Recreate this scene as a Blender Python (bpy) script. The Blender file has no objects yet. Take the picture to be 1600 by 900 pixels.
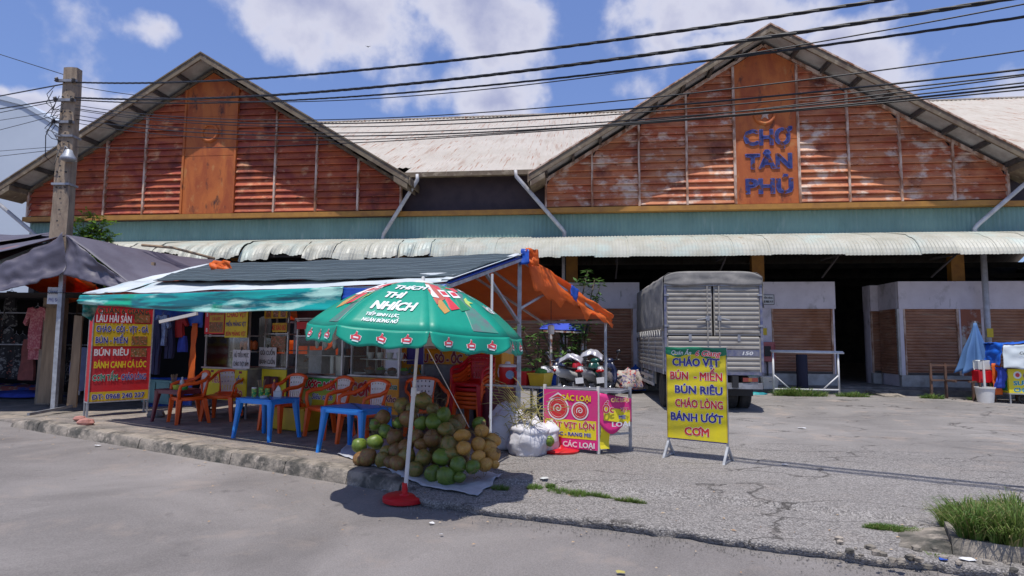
import bpy, bmesh, math, random
from mathutils import Vector, Matrix, noise
R = math.radians
PI = math.pi
scene = bpy.context.scene
C = scene.collection

# ------------------------------------------------------------------ camera
FPX, PITCH, ROLL = 950.7, .0885, .0079
cd = bpy.data.cameras.new('camera')
cd.sensor_width = 36; cd.lens = FPX / 1600 * 36; cd.clip_start = .05; cd.clip_end = 3000
cam = bpy.data.objects.new('camera', cd); C.objects.link(cam)
cp, sp, cr, sr = math.cos(PITCH), math.sin(PITCH), math.cos(ROLL), math.sin(ROLL)
Fv = Vector((0, cp, sp)); Uv = Vector((0, -sp, cp)); Rv = Vector((1, 0, 0))
ax, ay = Rv * cr + Uv * sr, Uv * cr - Rv * sr
m = Matrix((ax, ay, -Fv)).transposed().to_4x4(); m.translation = (0, 0, 1.5)
cam.matrix_world = m
scene.camera = cam

# ------------------------------------------------------------------ light
YAW = .1162                                           # the market front is turned by this much
SH, SV = .29, 1.0                                     # horizontal run and drop of the sunlight
sdir = Vector((math.sin(YAW) * SH + .06, math.cos(YAW) * SH, -SV)).normalized()
sl = bpy.data.lights.new('sun', 'SUN'); sl.energy = 4.4; sl.angle = R(.5); sl.color = (1, .955, .88)
so = bpy.data.objects.new('sun', sl); C.objects.link(so)
so.rotation_euler = sdir.to_track_quat('-Z', 'Y').to_euler()
scene.view_settings.view_transform = 'Standard'; scene.view_settings.look = 'None'
scene.view_settings.exposure = 0.0; scene.view_settings.gamma = 1

def ray(px, py):
    X, Y = px - 800, 450 - py
    X, Y = X * cr - Y * sr, X * sr + Y * cr
    v = Vector((X, FPX * cp - Y * sp, FPX * sp + Y * cp)); return v / v.y
def atY(px, py, Y):
    p = ray(px, py) * Y; return Vector((p.x, p.y, p.z + 1.5))
def G(px, py, z=0.):
    r = ray(px, py); p = r * ((z - 1.5) / r.z); return Vector((p.x, p.y, z))
K0 = Vector((-1.9015, 6.6708, 0)); KD = Vector((.86328, -.50473, 0)); KN = Vector((.50473, .86328, 0))
KA = math.atan2(KD.y, KD.x)
def K(s, t, z=0.): return K0 + KD * s + KN * t + Vector((0, 0, z))
def st(p): q = Vector(p) - K0; return q.dot(KD), q.dot(KN)
def onT(px, py, t):
    r = ray(px, py); q = (t + K0.dot(KN)) / r.dot(KN); p = r * q
    return Vector((p.x, p.y, p.z + 1.5))

# ------------------------------------------------------------------ world
w = bpy.data.worlds.new('World'); scene.world = w; w.use_nodes = True
nt = w.node_tree; N = nt.nodes; L = nt.links; N.clear()
def nd(t, **k):
    n = N.new(t)
    for a, b in k.items():
        if a == 'op': n.operation = b
        else: setattr(n, a, b)
    return n
out = nd('ShaderNodeOutputWorld'); bg = nd('ShaderNodeBackground'); bg.inputs[1].default_value = .13
sky = nd('ShaderNodeTexSky'); sky.sky_type = 'NISHITA'; sky.sun_disc = False
back = -sdir
sky.sun_elevation = math.asin(back.z); sky.sun_rotation = math.atan2(back.x, back.y)
sky.air_density = 1.0; sky.dust_density = .6; sky.ozone_density = 2.5
tc = nd('ShaderNodeTexCoord')
def vmath(op, a, b):
    n = nd('ShaderNodeVectorMath', op=op)
    for i, v in enumerate((a, b)):
        if isinstance(v, (tuple, Vector)): n.inputs[i].default_value = v
        elif v is not None: L.new(v, n.inputs[i])
    return n
def fmath(op, a, b=None, clamp=False):
    n = nd('ShaderNodeMath', op=op); n.use_clamp = clamp
    for i, v in enumerate((a, b)):
        if isinstance(v, (float, int)): n.inputs[i].default_value = v
        elif v is not None: L.new(v, n.inputs[i])
    return n.outputs[0]
D0 = tc.outputs['Generated']
wn = nd('ShaderNodeTexNoise'); wn.inputs['Scale'].default_value = 5; wn.inputs['Detail'].default_value = 5
L.new(D0, wn.inputs['Vector'])
warp = vmath('SCALE', vmath('SUBTRACT', wn.outputs['Color'], (.5, .5, .5)).outputs[0], None); warp.inputs[3].default_value = .26
D1 = vmath('ADD', D0, warp.outputs[0]).outputs[0]
# cloud banks: direction (as seen in the photograph), half width and half height
banks = [((560, 55), .26, .10, .62), ((760, 60), .20, .13, .75), ((790, 140), .13, .05, .85), ((650, 120), .22, .06, .55), ((1160, 30), .22, .075, .7), ((1100, 80), .12, .05, .55),
         ((258, 55), .07, .05, .7), ((170, 185), .10, .045, .7), ((20, 160), .1, .035, .6), ((1330, 95), .16, .06, .5),
         ((-900, 100), .5, .16, .6), ((2300, 60), .6, .2, .6), ((800, -900), .7, .35, .55)]
acc = None
for (px, py), a, b, s in banks:
    c = ray(px, py).normalized(); rt = Vector((c.y, -c.x, 0)).normalized(); up = rt.cross(c)
    dv = vmath('SUBTRACT', D1, tuple(c)).outputs[0]
    xx = vmath('DOT_PRODUCT', dv, tuple(rt / a)).outputs['Value']
    yy = vmath('DOT_PRODUCT', dv, tuple(up / b)).outputs['Value']
    zz = vmath('DOT_PRODUCT', dv, tuple(c / .5)).outputs['Value']
    r2 = fmath('ADD', fmath('ADD', fmath('MULTIPLY', xx, xx), fmath('MULTIPLY', yy, yy)), fmath('MULTIPLY', zz, zz))
    f = fmath('MULTIPLY', fmath('SUBTRACT', 1.0, fmath('SQRT', r2), True), s * 1.5)
    acc = f if acc is None else fmath('MAXIMUM', acc, f)
n2 = nd('ShaderNodeTexNoise'); n2.inputs['Scale'].default_value = 7.5; n2.inputs['Detail'].default_value = 8; n2.inputs['Roughness'].default_value = .55
L.new(D0, n2.inputs['Vector'])
den = fmath('ADD', fmath('MULTIPLY', acc, .72), fmath('MULTIPLY', fmath('SUBTRACT', n2.outputs['Fac'], .47), 1.9))
mr = nd('ShaderNodeMapRange'); mr.interpolation_type = 'SMOOTHSTEP'
mr.inputs[1].default_value = .16; mr.inputs[2].default_value = .60
L.new(den, mr.inputs[0])
# thick cores go grey-lilac, thin rims stay white
core = nd('ShaderNodeMapRange'); core.inputs[1].default_value = .45; core.inputs[2].default_value = .95; L.new(den, core.inputs[0])
cc = nd('ShaderNodeMix'); cc.data_type = 'RGBA'
cc.inputs[6].default_value = (6.0, 6.0, 6.8, 1); cc.inputs[7].default_value = (3.3, 3.5, 5.0, 1)
L.new(core.outputs[0], cc.inputs[0])
hz = nd('ShaderNodeMix'); hz.data_type = 'RGBA'; hz.inputs[0].default_value = .4
L.new(sky.outputs[0], hz.inputs[6]); hz.inputs[7].default_value = (1.45, 2.35, 6.6, 1)
mx = nd('ShaderNodeMix'); mx.data_type = 'RGBA'
L.new(fmath('MULTIPLY', mr.outputs[0], .92), mx.inputs[0]); L.new(hz.outputs[2], mx.inputs[6]); L.new(cc.outputs[2], mx.inputs[7])
L.new(mx.outputs[2], bg.inputs[0]); L.new(bg.outputs[0], out.inputs[0])

# ------------------------------------------------------------------ helpers
rnd = random.Random(7)
class MB:
    def __init__(s): s.v = []; s.f = []; s.mi = []; s.m = 0
    def add(s, vs, fs):
        o = len(s.v); s.v += [tuple(v) for v in vs]
        for f in fs: s.f.append(tuple(i + o for i in f)); s.mi.append(s.m)
        return s
    def box(s, x0, x1, y0, y1, z0, z1, M=None):
        vs = [Vector((x, y, z)) for x in (x0, x1) for y in (y0, y1) for z in (z0, z1)]
        if M: vs = [M @ v for v in vs]
        return s.add(vs, [(0, 1, 3, 2), (4, 6, 7, 5), (0, 4, 5, 1), (2, 3, 7, 6), (0, 2, 6, 4), (1, 5, 7, 3)])
    def cbox(s, c, d, rz=0, ch=0):
        M = Matrix.Translation(c) @ Matrix.Rotation(rz, 4, 'Z'); x, y, z = [q / 2 for q in d]
        if not ch: return s.box(-x, x, -y, y, -z, z, M)
        ring = lambda zz, k: [M @ Vector((sx * (x - (ch if (j == 0) == (sx * sy > 0) else 0) - k), sy * (y - (ch if (j == 1) == (sx * sy > 0) else 0) - k), zz)) for sx, sy in ((1, 1), (-1, 1), (-1, -1), (1, -1)) for j in (0, 1)]
        return s.loft([ring(-z, ch * .6), ring(-z + ch * .6, 0), ring(z - ch * .6, 0), ring(z, ch * .6)])
    def loft(s, rings, closed=True, cap=True):
        n = len(rings[0]); vs = [p for r in rings for p in r]; fs = []
        for i in range(len(rings) - 1):
            for j in range(n if closed else n - 1):
                a, b = i * n + j, i * n + (j + 1) % n
                fs.append((a, b, b + n, a + n))
        if cap and closed: fs += [tuple(range(n))[::-1], tuple(range((len(rings) - 1) * n, len(rings) * n))]
        return s.add(vs, fs)
    def tube(s, pts, r, n=8, cap=True, flat=1, upv=None):
        pts = [Vector(p) for p in pts]; rs = r if isinstance(r, (list, tuple)) else [r] * len(pts); rings = []; pu = None
        for i, p in enumerate(pts):
            d = (pts[min(i + 1, len(pts) - 1)] - pts[max(i - 1, 0)]).normalized()
            if pu is None:
                a = upv or (Vector((0, 0, 1)) if abs(d.z) < .9 else Vector((1, 0, 0)))
            else: a = pu
            x = d.cross(a).normalized(); y = x.cross(d).normalized(); pu = y
            rings.append([p + (x * math.cos(2 * PI * (k + .5) / n) + y * math.sin(2 * PI * (k + .5) / n) * flat) * rs[i] for k in range(n)])
        return s.loft(rings, cap=cap)
    def bar(s, a, b, w_, h_=None, up=(0, 0, 1)):
        a, b = Vector(a), Vector(b); h_ = h_ or w_; d = (b - a).normalized(); u = Vector(up)
        if abs(d.dot(u)) > .95: u = Vector((0, 1, 0))
        x = d.cross(u).normalized() * w_ / 2; y = x.cross(d).normalized() * h_ / 2
        return s.loft([[p + x + y, p - x + y, p - x - y, p + x - y] for p in (a, b)])
    def lathe(s, prof, n=16, c=(0, 0, 0), M=None):
        rings = []
        for r_, z in prof:
            ring = [Vector((c[0] + r_ * math.cos(2 * PI * k / n), c[1] + r_ * math.sin(2 * PI * k / n), c[2] + z)) for k in range(n)]
            rings.append([M @ q for q in ring] if M else ring)
        return s.loft(rings)
    def prism(s, poly, y0, y1, M=None):            # poly in x,z
        n = len(poly); vs = [Vector((x, y, z)) for y in (y0, y1) for x, z in poly]
        if M: vs = [M @ v for v in vs]
        fs = [tuple(range(n))[::-1], tuple(range(n, 2 * n))] + [(i, (i + 1) % n, (i + 1) % n + n, i + n) for i in range(n)]
        return s.add(vs, fs)
    def grid(s, fn, nu, nv):
        vs = [fn(i / nu, j / nv) for i in range(nu + 1) for j in range(nv + 1)]
        return s.add(vs, [(i * (nv + 1) + j, (i + 1) * (nv + 1) + j, (i + 1) * (nv + 1) + j + 1, i * (nv + 1) + j + 1) for i in range(nu) for j in range(nv)])
    def blob(s, c, r, n=10, fn=None):
        rx, ry, rz = r if isinstance(r, (tuple, list)) else (r, r, r); c = Vector(c); rings = []
        for i in range(n // 2 + 1):
            a = PI * (i / (n // 2)) * .98 + .01 * PI
            ring = []
            for k in range(n):
                d = Vector((math.sin(a) * math.cos(2 * PI * k / n), math.sin(a) * math.sin(2 * PI * k / n), -math.cos(a)))
                q = fn(d) if fn else 1
                ring.append(c + Vector((d.x * rx, d.y * ry, d.z * rz)) * q)
            rings.append(ring)
        return s.loft(rings)
    def ring(s, c, R_, r_, n=20, k=8, M=None):
        vs = []; fs = []
        for i in range(n):
            a = 2 * PI * i / n
            for j in range(k):
                b = 2 * PI * j / k
                v = Vector(((R_ + r_ * math.cos(b)) * math.cos(a), (R_ + r_ * math.cos(b)) * math.sin(a), r_ * math.sin(b)))
                vs.append((M @ v if M else v) + Vector(c))
                fs.append((i * k + j, ((i + 1) % n) * k + j, ((i + 1) % n) * k + (j + 1) % k, i * k + (j + 1) % k))
        return s.add(vs, fs)
    def mesh(s, name, mats, smooth=False):
        me = bpy.data.meshes.new(name); me.from_pydata(s.v, [], s.f)
        for q in (mats if isinstance(mats, (list, tuple)) else [mats]): me.materials.append(q)
        if len(set(s.mi)) > 1: me.polygons.foreach_set('material_index', s.mi)
        if smooth:
            me.polygons.foreach_set('use_smooth', [True] * len(me.polygons))
            if smooth is not True: me.set_sharp_from_angle(angle=R(smooth))
        me.validate(); me.update(); return me

def thing(name, label, cat, loc=(0, 0, 0), rz=0, group=None):
    o = bpy.data.objects.new(name, None); C.objects.link(o); o.empty_display_size = .1
    o.location = loc; o.rotation_euler = (0, 0, rz); o['label'] = label; o['category'] = cat
    if group: o['group'] = group
    return o
def tag(o, label, cat, group=None, kind=None):
    o['label'] = label; o['category'] = cat
    if group: o['group'] = group
    if kind: o['kind'] = kind
    return o
def obj(name, mb, mats, parent=None, smooth=False, world=False, label=None, kind=None):
    me = mb if isinstance(mb, bpy.types.Mesh) else mb.mesh(name, mats, smooth)
    o = bpy.data.objects.new(name, me); C.objects.link(o)
    if parent:
        o.parent = parent
        if world:
            M = Matrix.Identity(4); p = parent
            while p: M = p.matrix_basis @ M; p = p.parent
            me.transform(M.inverted())
    if label: o['label'] = label
    if kind: o['kind'] = kind
    return o
def solid(name, mb, mats, label, cat, loc, group=None, smooth=False, rz=0):
    o = obj(name, mb, mats, None, smooth); o.location = loc; o.rotation_euler = (0, 0, rz); return tag(o, label, cat, group)
def struct(name, mb, mats, smooth=False, kind='structure'):
    o = obj(name, mb, mats, None, smooth); o['kind'] = kind; return o
def copy_tree(o, parent=None):
    c = o.copy(); C.objects.link(c)
    if parent: c.parent = parent; c.matrix_parent_inverse = o.matrix_parent_inverse
    for ch in list(o.children): copy_tree(ch, c)
    return c

# ---- materials
def mat(name, c1, c2=None, rough=.6, metal=0, scale=4, detail=6, lo=.4, hi=.6, bump=0, bscale=None, stretch=(1, 1, 1), spots=None, rnd_=0, coord='Object', trans=0, spec=None, dist=0, coat=0):
    ma = bpy.data.materials.new(name); ma.use_nodes = True; t = ma.node_tree; n = t.nodes; l = t.links
    b = n['Principled BSDF']; b.inputs['Roughness'].default_value = rough; b.inputs['Metallic'].default_value = metal
    if spec is not None: b.inputs['Specular IOR Level'].default_value = spec
    if coat: b.inputs['Coat Weight'].default_value = coat
    c1 = (*c1, 1); col = None
    b.inputs['Base Color'].default_value = c1
    co = n.new('ShaderNodeTexCoord'); mp = n.new('ShaderNodeMapping'); mp.inputs['Scale'].default_value = stretch
    if coord == 'World':
        g = n.new('ShaderNodeNewGeometry'); l.new(g.outputs['Position'], mp.inputs[0])
    else: l.new(co.outputs[coord], mp.inputs[0])
    if c2:
        nz = n.new('ShaderNodeTexNoise'); nz.inputs['Scale'].default_value = scale; nz.inputs['Detail'].default_value = detail; nz.inputs['Roughness'].default_value = .62; nz.inputs['Distortion'].default_value = dist
        l.new(mp.outputs[0], nz.inputs['Vector'])
        r = n.new('ShaderNodeMapRange'); r.inputs[1].default_value = lo; r.inputs[2].default_value = hi; l.new(nz.outputs[0], r.inputs[0])
        x = n.new('ShaderNodeMix'); x.data_type = 'RGBA'; x.inputs[6].default_value = c1; x.inputs[7].default_value = (*c2, 1)
        l.new(r.outputs[0], x.inputs[0]); col = x.outputs[2]
    if spots:                                     # list of (colour, scale, lo, hi, stretch)
        for c3, sc, a, bb, stv in spots:
            mp2 = n.new('ShaderNodeMapping'); mp2.inputs['Scale'].default_value = stv; mp2.inputs['Location'].default_value = (sc * 1.3, 2.1, sc * .7)
            l.new(mp.inputs[0].links[0].from_socket, mp2.inputs[0])
            nz = n.new('ShaderNodeTexNoise'); nz.inputs['Scale'].default_value = sc; nz.inputs['Detail'].default_value = 7; nz.inputs['Roughness'].default_value = .6
            l.new(mp2.outputs[0], nz.inputs['Vector'])
            r = n.new('ShaderNodeMapRange'); r.inputs[1].default_value = a; r.inputs[2].default_value = bb; l.new(nz.outputs[0], r.inputs[0])
            x = n.new('ShaderNodeMix'); x.data_type = 'RGBA'; x.inputs[7].default_value = (*c3, 1)
            if col: l.new(col, x.inputs[6])
            else: x.inputs[6].default_value = c1
            l.new(r.outputs[0], x.inputs[0]); col = x.outputs[2]
    if rnd_:
        oi = n.new('ShaderNodeObjectInfo'); hs = n.new('ShaderNodeHueSaturation')
        r = n.new('ShaderNodeMapRange'); r.inputs[3].default_value = 1 - rnd_; r.inputs[4].default_value = 1 + rnd_
        l.new(oi.outputs['Random'], r.inputs[0]); l.new(r.outputs[0], hs.inputs['Value'])
        if col: l.new(col, hs.inputs['Color'])
        else: hs.inputs['Color'].default_value = c1
        col = hs.outputs[0]
    if col: l.new(col, b.inputs['Base Color'])
    if bump:
        nz = n.new('ShaderNodeTexNoise'); nz.inputs['Scale'].default_value = bscale or scale * 3; nz.inputs['Detail'].default_value = 5
        l.new(mp.outputs[0], nz.inputs['Vector'])
        bp = n.new('ShaderNodeBump'); bp.inputs['Strength'].default_value = bump; bp.inputs['Distance'].default_value = .02
        l.new(nz.outputs[0], bp.inputs['Height']); l.new(bp.outputs[0], b.inputs['Normal'])
    if trans:
        tr = n.new('ShaderNodeBsdfTranslucent'); ms = n.new('ShaderNodeMixShader'); ms.inputs[0].default_value = trans
        if col: l.new(col, tr.inputs[0])
        else: tr.inputs[0].default_value = c1
        l.new(b.outputs[0], ms.inputs[1]); l.new(tr.outputs[0], ms.inputs[2]); l.new(ms.outputs[0], n['Material Output'].inputs[0])
    return ma
def glass(name, c=(.8, .9, .88)):
    ma = bpy.data.materials.new(name); ma.use_nodes = True; t = ma.node_tree; n = t.nodes; l = t.links
    tr = n.new('ShaderNodeBsdfTransparent'); tr.inputs[0].default_value = (*c, 1)
    gl = n.new('ShaderNodeBsdfGlossy'); gl.inputs['Roughness'].default_value = .05
    ms = n.new('ShaderNodeMixShader'); fr = n.new('ShaderNodeFresnel'); fr.inputs[0].default_value = 1.22
    l.new(fr.outputs[0], ms.inputs[0]); l.new(tr.outputs[0], ms.inputs[1]); l.new(gl.outputs[0], ms.inputs[2]); l.new(ms.outputs[0], n['Material Output'].inputs[0])
    return ma

# ---- lettering
_tc = {}
def text_mb(s, bold=0., shear=0., res=2):
    key = (s, bold, shear)
    if key in _tc: return _tc[key]
    # horned vowels and the barred D are drawn as the plain letter plus its horn or bar
    base = s.translate(str.maketrans('ƠỚỢỜỞƯỨỰỪƯĐơớợưứđ', 'OÓỌÒỎUÚỤÙUDoóọuúd')); extra = []
    if base != s and bold == 0:
        for i, ch in enumerate(s):
            if base[i] == ch: continue
            full = text_mb(base[:i + 1], 0., 0.)[0]; xr = max(v[0] for v in full); o_ = text_mb(base[i] if base[i] not in 'ÓỌÒỎÚỤÙóọú' else {'Ó': 'O', 'Ọ': 'O', 'Ò': 'O', 'Ỏ': 'O', 'Ú': 'U', 'Ụ': 'U', 'Ù': 'U', 'ó': 'o', 'ọ': 'o', 'ú': 'u'}[base[i]], 0., 0.)[0]; wd = max(v[0] for v in o_) - min(v[0] for v in o_); top = .727 if ch.isupper() else .55; xl = xr - wd
            if ch in 'Đ': extra.append([(xl - .07, .33), (xl + .26, .33), (xl + .26, .41), (xl - .07, .41)])
            elif ch == 'đ': extra.append([(xr - .25, .6), (xr + .05, .6), (xr + .05, .67), (xr - .25, .67)])
            else:
                h0 = .10 if ch in 'ƠỚỢỜỞơớợ' else .05; extra.append([(xr - h0, top - .12), (xr + .03, top - .09), (xr + .10, top - .0), (xr + .10, top + .07), (xr + .01, top + .07), (xr + .01, top + .02), (xr - h0 - .02, top - .04)])
    cu = bpy.data.curves.new('t', 'FONT'); cu.body = base; cu.size = 1; cu.offset = bold; cu.shear = shear; cu.resolution_u = res; cu.fill_mode = 'FRONT'
    o = bpy.data.objects.new('t', cu)
    me = bpy.data.meshes.new_from_object(o)
    vs = [(v.co.x, v.co.y) for v in me.vertices]; fs = [tuple(p.vertices) for p in me.polygons]
    for q in extra:
        o0 = len(vs); vs += [(x + shear * y, y) for x, y in q]; fs.append(tuple(range(o0, o0 + len(q))))
    _tc[key] = (vs, fs); bpy.data.objects.remove(o); bpy.data.meshes.remove(me); bpy.data.curves.remove(cu)
    return _tc[key]
CAP = .727
def flat_text(s, bold=.02, shear=0., w_=None, h_=.1):
    """vertices in metres: capital height h_, squeezed to width w_, centred"""
    v0, f0 = text_mb(s, 0., shear); vs, fs = [], []
    e = max(0, bold)                       # heavy strokes: the glyphs are struck several times, slightly apart
    for dx, dy in ([(0, 0)] if e <= 0 else [(-e, -e * .6), (e, -e * .6), (-e, e * .6), (e, e * .6), (0, 0)] + ([(-e, 0), (e, 0), (0, e * .8), (0, -e * .8)] if e > .04 else [])):
        o = len(vs); vs += [(x + dx, y + dy) for x, y in v0]; fs += [tuple(i + o for i in f) for f in f0]
    xs = [v[0] for v in vs]; x0, x1 = min(xs), max(xs)
    k = h_ / CAP; kx = (w_ / (x1 - x0)) if w_ else k
    return [((x - (x0 + x1) / 2) * kx, (y - CAP / 2) * k) for x, y in vs], fs
def layers(vs, n0, step=.00012): return [(i // n0) * step for i in range(len(vs))]
def letter(parent, s, cx, cz, h_, w_, m_, y=-.004, bold=.03, shear=0., outline=None, obold=.07, M=None, rot=0, name='lettering'):
    res = None
    for (mm, bb, yy) in (((outline, obold, y + .0015),) if outline else ()) + ((m_, bold, y),):
        vs, fs = flat_text(s, bb, shear, w_ * (1 + (bb - bold) * .3) if w_ else None, h_)
        c_, s_ = math.cos(rot), math.sin(rot)
        n0 = len(text_mb(s, 0., shear)[0]); mb = MB(); mb.add([(cx + a * c_ - b * s_, yy - (q // n0) * .00012, cz + a * s_ + b * c_) for q, (a, b) in enumerate(vs)], fs)
        if M: mb.v = [tuple(M @ Vector(v)) for v in mb.v]
        res = obj(name if mm is m_ else 'lettering_outline', mb, mm, parent)
    return res

# ---- cloth
def cloth(P, nu, nv, sag=.0, wr=.02, seed=0, fr=3., edge=0):
    """P = four corners 00,10,11,01 (u along first edge)"""
    a, b, c, d = [Vector(p) for p in P]; nrm = (b - a).cross(d - a).normalized()
    if nrm.z < 0: nrm = -nrm
    def fn(u, v):
        p = a.lerp(b, u).lerp(d.lerp(c, u), v)
        q = p - Vector((0, 0, 1)) * sag * 4 * u * (1 - u) * (.5 + .5 * 4 * v * (1 - v))
        k = wr * (noise.noise(Vector((u * fr * 2, v * fr, seed * 3.7))) + .5 * noise.noise(Vector((u * fr * 6, v * fr * 2.5, seed * 1.3))))
        q = q + nrm * k
        if edge: q = q + (d - a).normalized() * (v > .99) * edge * noise.noise(Vector((u * 9, seed, 0)))
        return q
    return MB().grid(fn, nu, nv)
def thick(o, t=.004):
    md = o.modifiers.new('thickness', 'SOLIDIFY'); md.thickness = t; md.offset = 0; return o
# ------------------------------------------------------------------ materials for the setting
def ground_mat(name, dark, light, dust, gs, crack, bumps, coarse=None, blot=1.0):
    ma = bpy.data.materials.new(name); ma.use_nodes = True; t = ma.node_tree; n = t.nodes; l = t.links
    b = n['Principled BSDF']; b.inputs['Roughness'].default_value = .88; b.inputs['Specular IOR Level'].default_value = .3
    g = n.new('ShaderNodeNewGeometry'); pos = g.outputs['Position']
    def nz(sc, det=6, ro=.6, dist=0, vec=None):
        q = n.new('ShaderNodeTexNoise'); q.inputs['Scale'].default_value = sc; q.inputs['Detail'].default_value = det; q.inputs['Roughness'].default_value = ro; q.inputs['Distortion'].default_value = dist
        l.new(vec or pos, q.inputs['Vector']); return q
    def mrng(v, a, c, lo=0, hi=1):
        q = n.new('ShaderNodeMapRange'); q.inputs[1].default_value = a; q.inputs[2].default_value = c; q.inputs[3].default_value = lo; q.inputs[4].default_value = hi; l.new(v, q.inputs[0]); return q.outputs[0]
    def mix(f, a, c, bt='MIX'):
        q = n.new('ShaderNodeMix'); q.data_type = 'RGBA'; q.blend_type = bt
        for i, v in ((0, f), (6, a), (7, c)):
            if isinstance(v, (int, float)): q.inputs[i].default_value = v
            elif isinstance(v, tuple): q.inputs[i].default_value = (*v, 1)
            else: l.new(v, q.inputs[i])
        return q.outputs[2]
    grain = nz(gs, 3, .8).outputs[0]
    col = mix(mrng(grain, .38, .62), dark, light)
    big = nz(.45, 8, .62, .6).outputs[0]
    col = mix(mrng(big, .3, .7, .72, 1.22), (0, 0, 0), col, 'MIX') if False else mix(.55, col, mix(mrng(big, .33, .68), tuple(x * .68 for x in dark), tuple(min(1, x * 1.12) for x in light)))
    dst = nz(1.3, 9, .7, .3).outputs[0]
    pt = n.new('ShaderNodeTexVoronoi'); pt.inputs['Scale'].default_value = .33; pw_ = n.new('ShaderNodeVectorMath'); pw_.operation = 'SCALE'; pw_.inputs[3].default_value = 1.6; l.new(nz(.7, 7, .65).outputs['Color'], pw_.inputs[0]); pa_ = n.new('ShaderNodeVectorMath'); l.new(pos, pa_.inputs[0]); l.new(pw_.outputs[0], pa_.inputs[1]); l.new(pa_.outputs[0], pt.inputs['Vector']); sp_ = n.new('ShaderNodeSeparateColor'); l.new(pt.outputs['Color'], sp_.inputs[0])
    col = mix(mrng(sp_.outputs[0], .0, 1, .0, .30 * blot), col, tuple(x * .62 for x in dark))
    col = mix(mrng(dst, .54, .68, 0, .75 * blot), col, dust)
    # darker stains and drips with their own outline
    stn = nz(2.3, 4, .55).outputs[0]
    col = mix(mrng(stn, .65, .72, 0, .4), col, tuple(x * .45 for x in dark))
    mp = n.new('ShaderNodeMapping'); mp.inputs['Rotation'].default_value = (0, 0, -KA); l.new(pos, mp.inputs[0])
    mp.inputs['Scale'].default_value = (.5, 1.6, 1)
    mp.inputs['Rotation'].default_value = (0, 0, 0)
    wv = nz(2.2, 6, .6); sc = n.new('ShaderNodeVectorMath'); sc.operation = 'SCALE'; sc.inputs[3].default_value = .45; l.new(wv.outputs['Color'], sc.inputs[0])
    ad = n.new('ShaderNodeVectorMath'); ad.operation = 'ADD'; l.new(mp.outputs[0], ad.inputs[0]); l.new(sc.outputs[0], ad.inputs[1])
    vo = n.new('ShaderNodeTexVoronoi'); vo.feature = 'DISTANCE_TO_EDGE'; vo.inputs['Scale'].default_value = 1.15; l.new(ad.outputs[0], vo.inputs['Vector'])
    br = nz(.9, 3).outputs[0]
    wd = n.new('ShaderNodeMath'); wd.operation = 'MULTIPLY'; l.new(mrng(br, .44, .54), wd.inputs[0]); l.new(mrng(vo.outputs[0], .002, .019 * max(crack, .01), 1, 0), wd.inputs[1])
    ck = wd.outputs[0]
    hgt = grain
    if coarse:                                    # open aggregate: pebbles stand out of the worn binder
        v2 = n.new('ShaderNodeTexVoronoi'); v2.inputs['Scale'].default_value = 75; l.new(pos, v2.inputs['Vector'])
        rgb = n.new('ShaderNodeSeparateColor'); l.new(v2.outputs['Color'], rgb.inputs[0])
        peb = mix(rgb.outputs[0], tuple(x * .9 for x in dark), tuple(min(1, x * 1.3) for x in light))
        sx = n.new('ShaderNodeVectorMath'); sx.operation = 'DOT_PRODUCT'; sx.inputs[1].default_value = tuple(KN); l.new(pos, sx.inputs[0])
        e = n.new('ShaderNodeMath'); e.operation = 'ADD'; l.new(mrng(nz(.8, 6, .65).outputs[0], 0, 1, -2.4, 2.4), e.inputs[0]); l.new(sx.outputs['Value'], e.inputs[1])
        zone = mrng(e.outputs[0], coarse, coarse + 1.2, .75, .15)
        holes = mrng(v2.outputs['Distance'], .5, .85)
        col = mix(zone, col, mix(holes, peb, tuple(x * .55 for x in dark)))
        q = n.new('ShaderNodeMath'); q.operation = 'MULTIPLY'; l.new(zone, q.inputs[0]); l.new(mrng(v2.outputs['Distance'], 0, .7, 1.1, 0), q.inputs[1]); 
        a2 = n.new('ShaderNodeMath'); a2.operation = 'ADD'; l.new(grain, a2.inputs[0]); l.new(q.outputs[0], a2.inputs[1]); hgt = a2.outputs[0]
    if crack:
        col = mix(mrng(ck, 0, 1, 0, .8), col, (.045, .04, .036))
        s2 = n.new('ShaderNodeMath'); s2.operation = 'SUBTRACT'; l.new(hgt, s2.inputs[0]); l.new(ck, s2.inputs[1]); hgt = s2.outputs[0]
    l.new(col, b.inputs['Base Color'])
    bp = n.new('ShaderNodeBump'); bp.inputs['Strength'].default_value = bumps; bp.inputs['Distance'].default_value = .012
    l.new(hgt, bp.inputs['Height']); l.new(bp.outputs[0], b.inputs['Normal'])
    return ma
m_road = ground_mat('asphalt_road', (.155, .141, .134), (.325, .298, .284), (.38, .31, .26), 85, 0, .75, blot=.5)
m_yard = ground_mat('worn_yard_asphalt', (.175, .163, .155), (.37, .345, .325), (.40, .325, .27), 90, 1.0, .8, coarse=9.3)
m_kerb = mat('kerb_concrete', (.30, .26, .215), (.075, .07, .06), .9, scale=3.5, lo=.42, hi=.62, bump=.9, bscale=25, coord='World', spots=[((.42, .36, .3), 9, .55, .7, (1, 1, 1)), ((.05, .05, .04), 2.2, .55, .7, (1, 1, 1))])
m_soil = mat('bare_ground', (.2, .17, .14), (.12, .1, .08), .95, scale=.5, coord='World')
m_dust = mat('dusty_sidewalk', (.27, .235, .205), (.15, .135, .12), .92, scale=3, lo=.35, hi=.65, bump=.9, bscale=45, coord='World', spots=[((.36, .30, .24), 2.0, .5, .68, (1, 1, 1)), ((.07, .065, .06), 6, .62, .7, (1, 1, 1))])

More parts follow.
